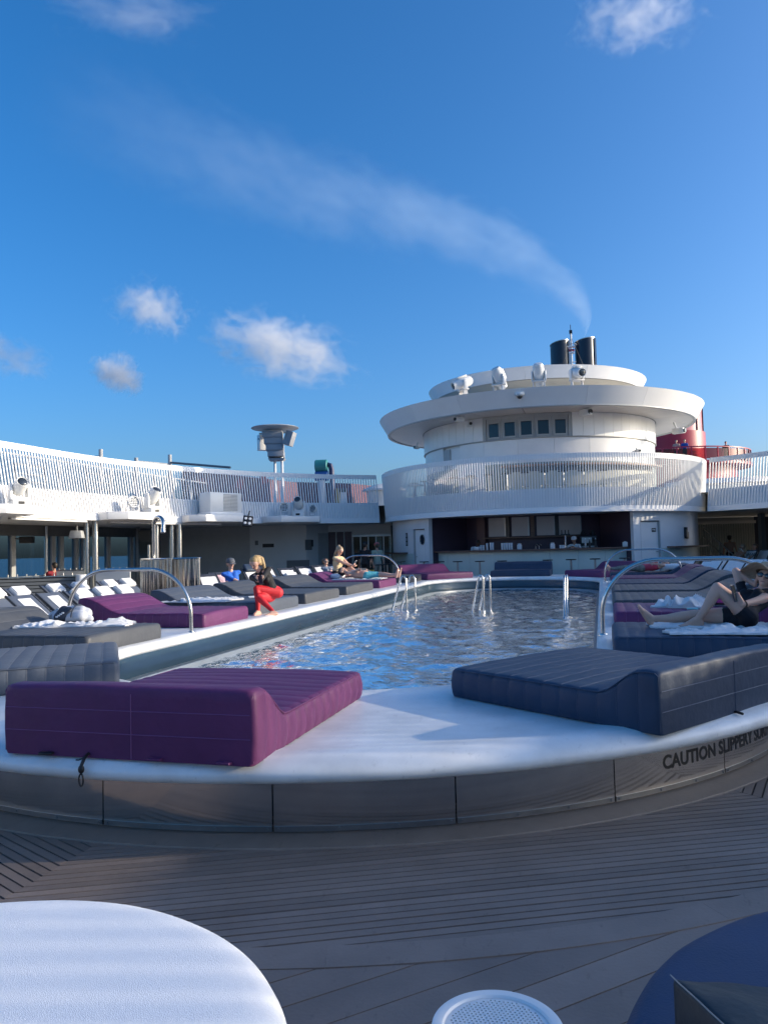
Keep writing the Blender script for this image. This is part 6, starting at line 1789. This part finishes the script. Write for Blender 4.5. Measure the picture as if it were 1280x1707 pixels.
# 11 woman in the straw hat
y0 = 7.92
hip = at_y(1234, 1030, y0); hip.z = bz+.11
foot1 = at_y(1072, 1037, y0+.06); foot1.z = bz+.075
foot2 = at_y(1162, 1040, y0-.06); foot2.z = bz+.075
hd_t = at_y(1272, 990, y0); 
hand1 = at_y(1224, 1012, y0-.22)
hl = human('person in a wide straw hat and black swimsuit with one knee raised', hip, (.52, .70, .42), (-.5, -.55, .8), (.32, .1, 1), (-.40, -.92, .02),
      (hand1, at_y(1258, 975, y0+.40)), (foot2, foot1), ((.25, -.6, -.8), (-.85, .3, .35)), ((-.25, 0, 1), (0, 0, 1)), S=.90, female=True, top=mat('black_swimsuit', (.005, .006, .011), .8, var=.1, bump=.15, bscale=30), bottom=MATS['black_swimsuit'] if 'black_swimsuit' in MATS else None, sleeve=.20, leg=.035,
      hair=HBR, hair_style='long', vox=.008, toe=((-1, -.15, -.1), (-.45, -.1, .9)), finger_dir=((-.5, .1, .75), (.4, .3, .9)), straps=(lambda nk, ch, f, t, S: nk+f*.07*S-t*.05*S, lambda f, t: (f*.7+t*.7)), bust=1.1)
root, hc, hu, ff, fr, wr, nk = hl
shades(root, hc, hu, ff, fr, .90)
M_STRAW = mat('straw', (.42, .33, .22), .85, var=.25, vscale=30, bump=.6, bscale=120)
hu2 = (hu*1.0-ff*.28).normalized(); fr2 = fr; ff2 = hu2.cross(fr2).normalized()*-1
if ff2.dot(ff) < 0: ff2 = -ff2
q = Matrix((fr2, ff2, hu2)).transposed()
b = MB(); n = 40; prof = [(.0, .125), (.05, .122), (.085, .105), (.102, .06), (.106, .015), (.125, .004), (.17, .0), (.215, -.008), (.238, -.018), (.236, -.022), (.17, -.006), (.106, .008)]
o_ = len(b.v)
for i in range(n):
    a = 2*pi*i/n
    for r, z in prof:
        wv = (.022*sin(3*a+.8)+.014*sin(5*a))*smoothstep(.11, .24, r)
        b.v.append(hc+hu*.035-ff*.015+q @ V3((r*sin(a), r*cos(a), z+wv))-V3(root.location))
m_ = len(prof)
for i in range(n):
    for j in range(m_-1): b.f.append([i*m_+j, ((i+1) % n)*m_+j, ((i+1) % n)*m_+j+1, i*m_+j+1]); b.mi.append(0)
hat = b.build('straw_hat', M_STRAW, root, local=True, smooth=60)
b = MB(); b.tube([hc+hu*.035-ff*.015+q @ V3((.108*sin(t), .108*cos(t), .022))-V3(root.location) for t in [2*pi*i/32 for i in range(33)]], .008, n=6, cap=False); b.build('hat_band', HBR, hat, local=True)
w, d = wr[0]; b = MB(); u = d.orthogonal().normalized(); v_ = d.cross(u)
b.tube([w-d*.02+(u*cos(t)+v_*sin(t))*.029-V3(root.location) for t in [2*pi*i/18 for i in range(19)]], .007, n=6, cap=False); b.build('bracelet', HBR, root, local=True)
phone('dark blue phone held up by the person in the straw hat', w+V3((-.07, .0, .10)), (.5, .85, 0), (-.2, .1, 1), .078, .16, m=mat('navy_phone', (.01, .015, .04), .3))
b = MB(); b.sphere((2.02, 8.05, bz+.17), .2, 16, 10, scale=(1.3, 1.4, .85)); tag(b.build('mauve_cushion', mat('mauve_cloth', (.22, .15, .20), .8, bump=.3, bscale=40), smooth=60), 'mauve cushion behind the back of the person in the straw hat', 'cushion')
# 12 neighbour on a lounger cut by the right edge
q = at_d(1262, 966, 12.6); loc = V3((q.x+.15, q.y, 0))
rz = radians(10)
make_lounger('grey lounger cut by the right edge behind the straw hat', 'loungers with white towels on the right deck', M_FRAME, loc-V3((cos(rz), sin(rz), 0))*.9, rz, 38)
p = loc+V3((.30, .03, .47))
human('person in dark sandals lying on a lounger behind the straw hat, mostly hidden', p, (.75, .1, .6), (-.4, -.1, 1), (.5, 0, .9), (-.9, -.2, .2),
      (p+V3((.30, -.35, .42)), p+V3((.15, .35, .1))), (p+V3((-.80, -.16, -.02)), p+V3((-.76, .12, -.02))), ((.5, -1, .1), (.2, 1, 0)), ((0, 0, 1), (0, 0, 1)), top=cloth_m('salmon_shirt', (.50, .16, .16)), bottom=BLK, leg=.40, sleeve=.3, shoe=BLK, hair=HBR, cap=(cloth_m('rose_cap', (.5, .14, .16)), 'visor'), toe=((-.35, 0, 1), (-.35, 0, 1)), vox=.014, skin=M_SKIN2)
# 13, 14 right background
stand('bare backed person in a cap and dark shorts standing by the ribbed wall', 1216, 33.5, (.3, .9, 0), S=1.0, bottom=BLK, leg=.4, hair=HD, cap=(cloth_m('grey_cap2', (.12, .12, .13)), 'plain'), vox=.018, skin=M_SKIN2, eyes=False)
def seated(label, px, d, fdir, **k):
    p = at_d(px, 930, d); p.z = .56; f = nrm((*fdir, 0)); r = f.cross(V3((0, 0, 1)))
    return human(label, p, -f*.45+V3((0, 0, 1)), f, (0, 0, 1), f, (p+f*.35-r*.2+V3((0, 0, .1)), p+f*.35+r*.2+V3((0, 0, .1))), (p+f*.75-r*.12-V3((0, 0, .2)), p+f*.8+r*.12-V3((0, 0, .2))), (-r, r), (f*.2+V3((0, 0, 1)), f*.2+V3((0, 0, 1))), eyes=False, vox=.018, **k)
r_ = seated('tanned person with a white towel over the shoulder sitting on the right deck', 1229, 30.0, (-.9, -.4), bottom=cloth_m('khaki', (.3, .26, .17)), leg=.5, hair=HG, skin=M_SKIN2)
cloth('shoulder_towel', 'white towel over the shoulder of the tanned person sitting on the right deck', Matrix.Translation(r_[6]+V3((.06, .05, -.12))) @ Matrix.Rotation(1.1, 4, 'Y'), .55, .5, 131, amp=.03, nx=14, ny=12)
r_ = seated('person in black and white sitting back in a white chair on the right deck', 1250, 30.0, (-.9, -.4), top=mat('black_white_print', (.25, .25, .25), .8, var=.95, vscale=9), bottom=BLK, leg=.95, sleeve=.45, hair=HBR, skin=M_SKIN2)
for k, (px, lb) in enumerate(((1229, 'low grey lounger under the tanned seated person'), (1251, 'low lounger under the person in black and white'))):
    p = at_d(px, 930, 30.0); make_lounger(lb, 'loungers with white towels on the right deck', M_FRAME, (p.x-.9*.9, p.y-.9*.4, 0), radians(24), 62)
    M = Matrix.Translation((p.x-.9*.9, p.y-.9*.4, 0)) @ Matrix.Rotation(radians(24), 4, 'Z')
    cloth('chair_towel', 'white towel on the back of the %s' % lb, back_matrix(V3((p.x-.81, p.y-.36, 0)), radians(24), 62, .4), .7, .6, 140+k, amp=.01, nx=12, ny=10)
p = at_d(1208, 935, 29.0); p.z = 0; lt = thing('low_table', 'low dark table between the stair rail and the seated people', 'table', p)
b = MB(); b.box(p+V3((0, 0, .46)), (.8, .5, .04)); b.build('table_top', M_WOOD, lt, bevel=.01)
for dx in (-.35, .35):
    for dy in (-.2, .2):
        b = MB(); b.box(p+V3((dx, dy, .22)), (.04, .04, .44)); b.build('leg', M_BLACK, lt)
# 15 on the red walkway
for px, d, lb, tp, hr_ in ((1134, 55.5, 'pale person leaning at the red walkway rail, left of the pair', M_SKIN, HBR), (1148, 55.2, 'person in a blue shirt at the red walkway rail', cloth_m('royal_blue', (.02, .10, .38)), HD), (1217, 57, 'person in dark clothes farther right along the red walkway', BLK, HD)):
    stand(lb, px, d, (-.3, -1, 0), z0=7.15, S=1.0, top=tp, bottom=BLK, hair=hr_, vox=.03, eyes=False)
# 16 person in red at the left windows
seated('person in a dark red shirt seated with back turned at the sea-view windows', 84, 25.5, (-.9, .3), top=cloth_m('red_shirt', (.24, .015, .03)), bottom=BLK, hair=HD)
# ================================================================== FOREGROUND FURNITURE
def round_bed(label, c, R, h, m, mbase, seed, wr=1.0, cover='mattress'):
    c = Vector((c[0], c[1], 0)); root = thing('round_daybed', label, 'daybed', c, 0)
    b = MB(); n = 150
    prof = [(.0, h+.012), (.12, h+.012), (.25, h+.010), (.4, h+.008), (.55, h+.006), (.68, h+.005), (.8, h+.003), (.88, h), (.93, h-.004), (.96, h-.011), (.982, h-.024), (.996, h-.045), (1.0, h-.075), (1.0, h-.15), (.995, h-.22), (.985, h-.25)]
    for i in range(n):
        a = 2*pi*i/n
        for r, z in prof:
            x, y = r*R*cos(a), r*R*sin(a)
            w = wr*(.007*(1-abs(noise.noise(Vector((x*1.6+seed, y*4.2, 1))))*2)*smoothstep(0, .3, r)+.0022*noise.noise(Vector((x*9, y*9, seed))))
            rr = r*R+(.004*wr*noise.noise(Vector((a*6, z*7, seed))) if z < h-.03 else 0)
            b.v.append(c+Vector((rr*cos(a), rr*sin(a), z+(w if z > h-.03 else 0))))
    m_ = len(prof)
    for i in range(n):
        for j in range(m_-1):
            b.f.append([i*m_+j, ((i+1) % n)*m_+j, ((i+1) % n)*m_+j+1, i*m_+j+1]); b.mi.append(0)
    b.build(cover, m, root, smooth=80)
    b = MB(); b.lathe([(0, .03), (R*.93, .03), (R*.95, .05), (R*.95, h-.245), (0, h-.245)], 90, c); b.build('base', mbase, root)
    b = MB(); b.tube([c+Vector((R*1.0*cos(2*pi*i/120), R*1.0*sin(2*pi*i/120), h-.085)) for i in range(121)], .005, n=6, cap=False); b.build('piping', m, root)
    return root
M_TERRY = mat('white_terry_cover', (.82, .83, .84), .95, var=.05, vscale=120, bump=.28, bscale=420, sheen=.3)
round_bed('round daybed under a white terry cover at the lower left corner', (-1.385, 1.165), .815, .515, M_TERRY, M_BLACK, 3.0, .35, 'terry_cover')

# small perforated table
Tb = Vector((-.254, 1.702, 0)); TR = .1436; TZ = .46
tb = thing('side_table', 'small round white side table with a perforated metal top', 'side table', Tb)
b = MB(); b.lathe([(TR-.028, TZ-.001), (TR-.024, TZ+.004), (TR-.012, TZ+.006), (TR-.002, TZ+.003), (TR, TZ-.004), (TR, TZ-.026), (TR-.006, TZ-.03), (TR-.01, TZ-.026), (TR-.012, TZ-.010), (TR-.028, TZ-.006)], 72, Tb); b.build('rim', M_WHITE, tb)
b = MB(); px_ = .0098; hr = .0030; rr_ = TR-.026; k_ = int(rr_/px_)+2
row = 0; yy = -rr_
while yy < rr_:
    xx = -rr_-(px_/2 if row % 2 else 0)
    while xx < rr_+px_:
        cx, cy = xx, yy
        if hypot(cx, cy) < rr_+.004:
            hx, hy = px_/2, px_*.866/2
            cor = [(hx, 0), (hx, hy), (0, hy), (-hx, hy), (-hx, 0), (-hx, -hy), (0, -hy), (hx, -hy)]
            o_ = len(b.v)
            hole = hypot(cx, cy) < rr_-.010
            for q in cor: b.v.append(Tb+Vector((cx+q[0], cy+q[1], TZ-.0015)))
            if hole:
                for q in range(8): b.v.append(Tb+Vector((cx+hr*cos(pi/4*q), cy+hr*sin(pi/4*q), TZ-.0015)))
                for q in range(8): b.v.append(Tb+Vector((cx+hr*cos(pi/4*q), cy+hr*sin(pi/4*q), TZ-.0045)))
                for q in range(8):
                    q2 = (q+1) % 8
                    b.f.append([o_+q, o_+q2, o_+8+q2, o_+8+q]); b.mi.append(0); b.f.append([o_+8+q, o_+8+q2, o_+16+q2, o_+16+q]); b.mi.append(0)
            else:
                b.f.append([o_+q for q in range(8)]); b.mi.append(0)
        xx += px_
    yy += px_*.866; row += 1
b.build('perforated_top', M_WHITE, tb, smooth=0)
b = MB(); b.tube([Tb+Vector((0, 0, .02)), Tb+Vector((0, 0, TZ-.03))], .022, n=14); b.build('pedestal', M_WHITE, tb)
b = MB(); b.lathe([(0, 0), (.15, 0), (.15, .012), (.03, .028), (0, .028)], 40, Tb); b.build('foot', M_WHITE, tb)
b = MB()
for a in (0, pi/2): b.box(Tb+Vector((0, 0, TZ-.020)), (2*TR-.05, .016, .012), rz=a)
b.build('cross_brace', M_WHITE, tb)

# round navy daybed at the right with a wedge cushion on it
M_CHAIR = mat('navy_canvas', (.026, .046, .105), .6, var=.14, vscale=6, bump=.12, bscale=160)
M_LEATH = mat('dark_teal_leather', (.011, .019, .027), .55, var=.3, vscale=7, bump=.15, bscale=30)
round_bed('round navy daybed at the lower right corner', (.925, 1.59), .935, .505, M_CHAIR, M_BLACK, 9.0, .6)
u1, u2 = Vector((.47, -.88, 0)).normalized(), Vector((.88, .47, 0)).normalized()
A = Vector((.098, 1.632, 0)); cc = A+u1*.24+u2*.22
cw = thing('wedge_cushion', 'dark teal leather cushion with pale piping lying on the round navy daybed', 'cushion', cc+Vector((0, 0, .505)))
b = MB(); nx = 16
def ctop(i, j):
    u, v = i/nx, j/nx; e = min(u, 1-u, v, 1-v)
    p = A+u1*(.48*u)+u2*(.44*v)
    z = .652-.10*v-.02*sin(pi*u)*sin(pi*v)*0+.018*smoothstep(0, .25, e)+.006*noise.noise(Vector((u*5, v*5, 2)))
    return Vector((p.x, p.y, z))
vs = [ctop(i, j) for j in range(nx+1) for i in range(nx+1)]; n_ = len(vs)
vs += [Vector((p.x, p.y, .512)) for p in vs]
fs = []; w_ = nx+1
for j in range(nx):
    for i in range(nx):
        a = j*w_+i; fs.append((a, a+1, a+w_+1, a+w_)); fs.append((n_+a, n_+a+w_, n_+a+w_+1, n_+a+1))
for i in range(nx):
    for a, d in ((i, 1), (nx*w_+i, 1), (i*w_, w_), (i*w_+nx, w_)): fs.append((a, a+d, n_+a+d, n_+a))
b.add(vs, fs); b.build('cushion_body', M_LEATH, cw, bevel=.012, smooth=60)
b = MB(); b.tube([ctop(i, 0)+Vector((0, 0, .001)) for i in range(nx+1)], .0014, n=6); b.build('cushion_piping', mat('pale_piping', (.26, .27, .26), .5), cw)
# ================================================================== SMOKE AND CLOUDS
def vol_material(name, dens, col=(1, 1, 1), aniso=.2, kind='cloud', scale=1.0, seed=0.0, thresh=.45, soft=.3, plume=None):
    m = bpy.data.materials.new(name); m.use_nodes = True
    nt = m.node_tree; nt.nodes.clear(); N_ = nt.nodes.new; lk = nt.links.new
    out = N_('ShaderNodeOutputMaterial'); pv = N_('ShaderNodeVolumePrincipled')
    pv.inputs['Color'].default_value = (*col, 1); pv.inputs['Anisotropy'].default_value = aniso
    tc = N_('ShaderNodeTexCoord')
    def math(op, a, b=None, clamp=False):
        n = N_('ShaderNodeMath'); n.operation = op; n.use_clamp = clamp
        for k, v in enumerate((a, b)):
            if v is None: continue
            if isinstance(v, (int, float)): n.inputs[k].default_value = v
            else: lk(v, n.inputs[k])
        return n.outputs[0]
    mp = N_('ShaderNodeMapping'); mp.inputs['Scale'].default_value = (1.5, 1, 1); mp.inputs['Location'].default_value = (seed, seed*.7, seed*1.3); lk(tc.outputs['Object'], mp.inputs['Vector'])
    nz = N_('ShaderNodeTexNoise'); nz.inputs['Scale'].default_value = scale; nz.inputs['Detail'].default_value = 7; nz.inputs['Roughness'].default_value = .6; nz.inputs['Distortion'].default_value = .5
    lk(mp.outputs[0], nz.inputs['Vector'])
    if kind == 'cloud':
        ln = N_('ShaderNodeVectorMath'); ln.operation = 'LENGTH'; lk(tc.outputs['Object'], ln.inputs[0])
        fall = math('SUBTRACT', 1.0, ln.outputs['Value'], True)       # unit sphere space
        a = math('ADD', nz.outputs[0], math('MULTIPLY', fall, .45)); a = math('SUBTRACT', a, thresh); a = math('DIVIDE', a, soft, True)
        a = math('MULTIPLY', math('POWER', a, 1.5), math('MULTIPLY', fall, 3.0, True))
    else:
        sx = N_('ShaderNodeSeparateXYZ'); lk(tc.outputs['Object'], sx.inputs[0])
        x, y, z = sx.outputs; t = math('DIVIDE', x, plume['L'])
        t = math('MAXIMUM', t, 0.0005)
        zc = math('MULTIPLY', math('MULTIPLY', math('POWER', t, .4), math('POWER', math('SUBTRACT', 1.0, t, True), 1.7)), plume['H'])
        yc = math('MULTIPLY', math('SINE', math('MULTIPLY', t, 9.0)), plume['wob'])
        R_ = math('ADD', math('MULTIPLY', math('POWER', t, .62), plume['R1']), plume['R0'])
        dz = math('SUBTRACT', z, math('ADD', zc, math('MULTIPLY', yc, .6))); dy = math('SUBTRACT', y, yc)
        r = math('DIVIDE', math('SQRT', math('ADD', math('MULTIPLY', dz, dz), math('MULTIPLY', dy, dy))), R_)
        fall = math('SUBTRACT', 1.0, r, True)
        mp2 = N_('ShaderNodeMapping'); mp2.inputs['Scale'].default_value = (.55, 1, 1); lk(tc.outputs['Object'], mp2.inputs['Vector']); lk(mp2.outputs[0], nz.inputs['Vector'])
        nz2 = N_('ShaderNodeTexNoise'); nz2.inputs['Scale'].default_value = scale*.7; nz2.inputs['Detail'].default_value = 2; lk(mp2.outputs[0], nz2.inputs['Vector'])
        a = math('ADD', nz.outputs[0], math('MULTIPLY', fall, .65)); a = math('SUBTRACT', a, .62); a = math('DIVIDE', a, .26, True)
        a = math('MULTIPLY', a, math('POWER', fall, .7))
        a = math('MULTIPLY', a, math('MULTIPLY', math('SUBTRACT', nz2.outputs[0], .22), 2.6, True))
        fade = math('POWER', math('SUBTRACT', 1.0, t, True), 1.2)
        thin = math('DIVIDE', plume['R0']+.6, math('ADD', R_, .6))
        a = math('MULTIPLY', math('MULTIPLY', a, fade), math('POWER', thin, plume.get('thin', 1.0)))
    lk(math('MULTIPLY', a, dens), pv.inputs['Density'])
    lk(pv.outputs[0], out.inputs['Volume'])
    return m
# exhaust plume: drifts from the funnel tops to the upper left
F0 = at_d(974, 562, 75); F1 = at_d(60, 160, 84)
L_ = (F1-F0).length; xd = (F1-F0).normalized(); yd = Vector((0, 0, 1)).cross(xd).normalized(); zd = xd.cross(yd)
PM = Matrix(((xd.x, yd.x, zd.x, F0.x), (xd.y, yd.y, zd.y, F0.y), (xd.z, yd.z, zd.z, F0.z), (0, 0, 0, 1)))
PL = dict(L=L_, pow=.55, H=12.0, R0=1.0, R1=8.4, wob=.5, thin=1.0)
mb = MB(); n = 20; k = 40; rows = []
for i in range(k+1):
    t = (i/k)**1.6; R_ = (PL['R0']+PL['R1']*max(t, .0005)**.62)*1.04+.6; c = Vector((t*L_, sin(t*9)*PL['wob'], sin(t*9)*PL['wob']*.6+PL['H']*t**.4*(1-t)**1.7))
    rows.append([c+Vector((0, R_*cos(2*pi*j/n), R_*sin(2*pi*j/n))) for j in range(n)])
for r in rows: mb.v += r
for i in range(k):
    for j in range(n): mb.f.append([i*n+j, i*n+(j+1) % n, (i+1)*n+(j+1) % n, (i+1)*n+j]); mb.mi.append(0)
mb.f.append(list(range(n))); mb.mi.append(0); mb.f.append([k*n+j for j in range(n)]); mb.mi.append(0)
sm = mb.build('smoke_plume', vol_material('exhaust_smoke', .46, (.62, .80, 1.0), .1, 'plume', .55, plume=PL), smooth=180)
sm.matrix_world = PM
tag(sm, 'thin pale exhaust smoke drifting from the funnels to the upper left', 'smoke'); sm['kind'] = 'stuff'

def cloud(label, px, py, wx, wy, rot, seed, dens, thresh=.55, soft=.35, scale=1.6, d=1500):
    me = bpy.data.meshes.get('cloud')
    if me is None:
        b = MB(); b.sphere((0, 0, 0), 1.0, 24, 14); me = b.mesh('cloud', [], smooth=180) if 0 else None
        me = bpy.data.meshes.new('cloud'); me.from_pydata([tuple(v) for v in b.v], [], b.f)
        bm = bmesh.new(); bm.from_mesh(me); bmesh.ops.remove_doubles(bm, verts=bm.verts, dist=1e-4); bmesh.ops.dissolve_degenerate(bm, edges=bm.edges, dist=1e-5); bmesh.ops.recalc_face_normals(bm, faces=bm.faces); bm.to_mesh(me); bm.free()
    me = me.copy(); me.name = 'cloud'
    sx, sy = wx/2/1283*d, wy/2/1283*d
    me.materials.append(vol_material('cloud_vapour', dens/(min(sx, sy)), (1, 1, 1), .45, 'cloud', scale, seed, thresh, soft))
    o = bpy.data.objects.new('cloud', me); COL.objects.link(o)
    c = at_d(px, py, d); w = ray(px, py).normalized(); h = Vector((w.y, -w.x, 0)).normalized(); u = h.cross(w)
    hr = h*cos(rot)+u*sin(rot); ur = u*cos(rot)-h*sin(rot)
    M = Matrix(((hr.x, w.x, ur.x), (hr.y, w.y, ur.y), (hr.z, w.z, ur.z))).to_4x4()
    o.matrix_world = Matrix.Translation(c) @ M @ Matrix.Diagonal((sx, min(sx, sy)*1.2, sy, 1))
    return tag(o, label, 'cloud', 'small fair-weather clouds')
cloud('largest white cloud, left of the round tower', 470, 580, 360, 165, radians(-14), 3.1, 4.2, .67, .30, 2.9)
cloud('wispy cloud above and left of the largest one', 255, 515, 190, 130, radians(-10), 8.4, 2.2, .66, .30, 3.0)
cloud('small round cloud low on the left', 198, 622, 110, 90, radians(-35), 5.2, 4.2, .61, .30, 2.2)
cloud('faint cloud cut by the left edge', 15, 590, 190, 95, radians(-15), 11.7, 1.8, .63, .4, 2.0)
cloud('thin cloud at the top right corner', 1060, 30, 300, 170, radians(-8), 14.9, 1.3, .67, .35, 3.2)
cloud('faint streak at the top left', 225, 20, 380, 130, radians(5), 21.3, .7, .64, .4, 2.2)
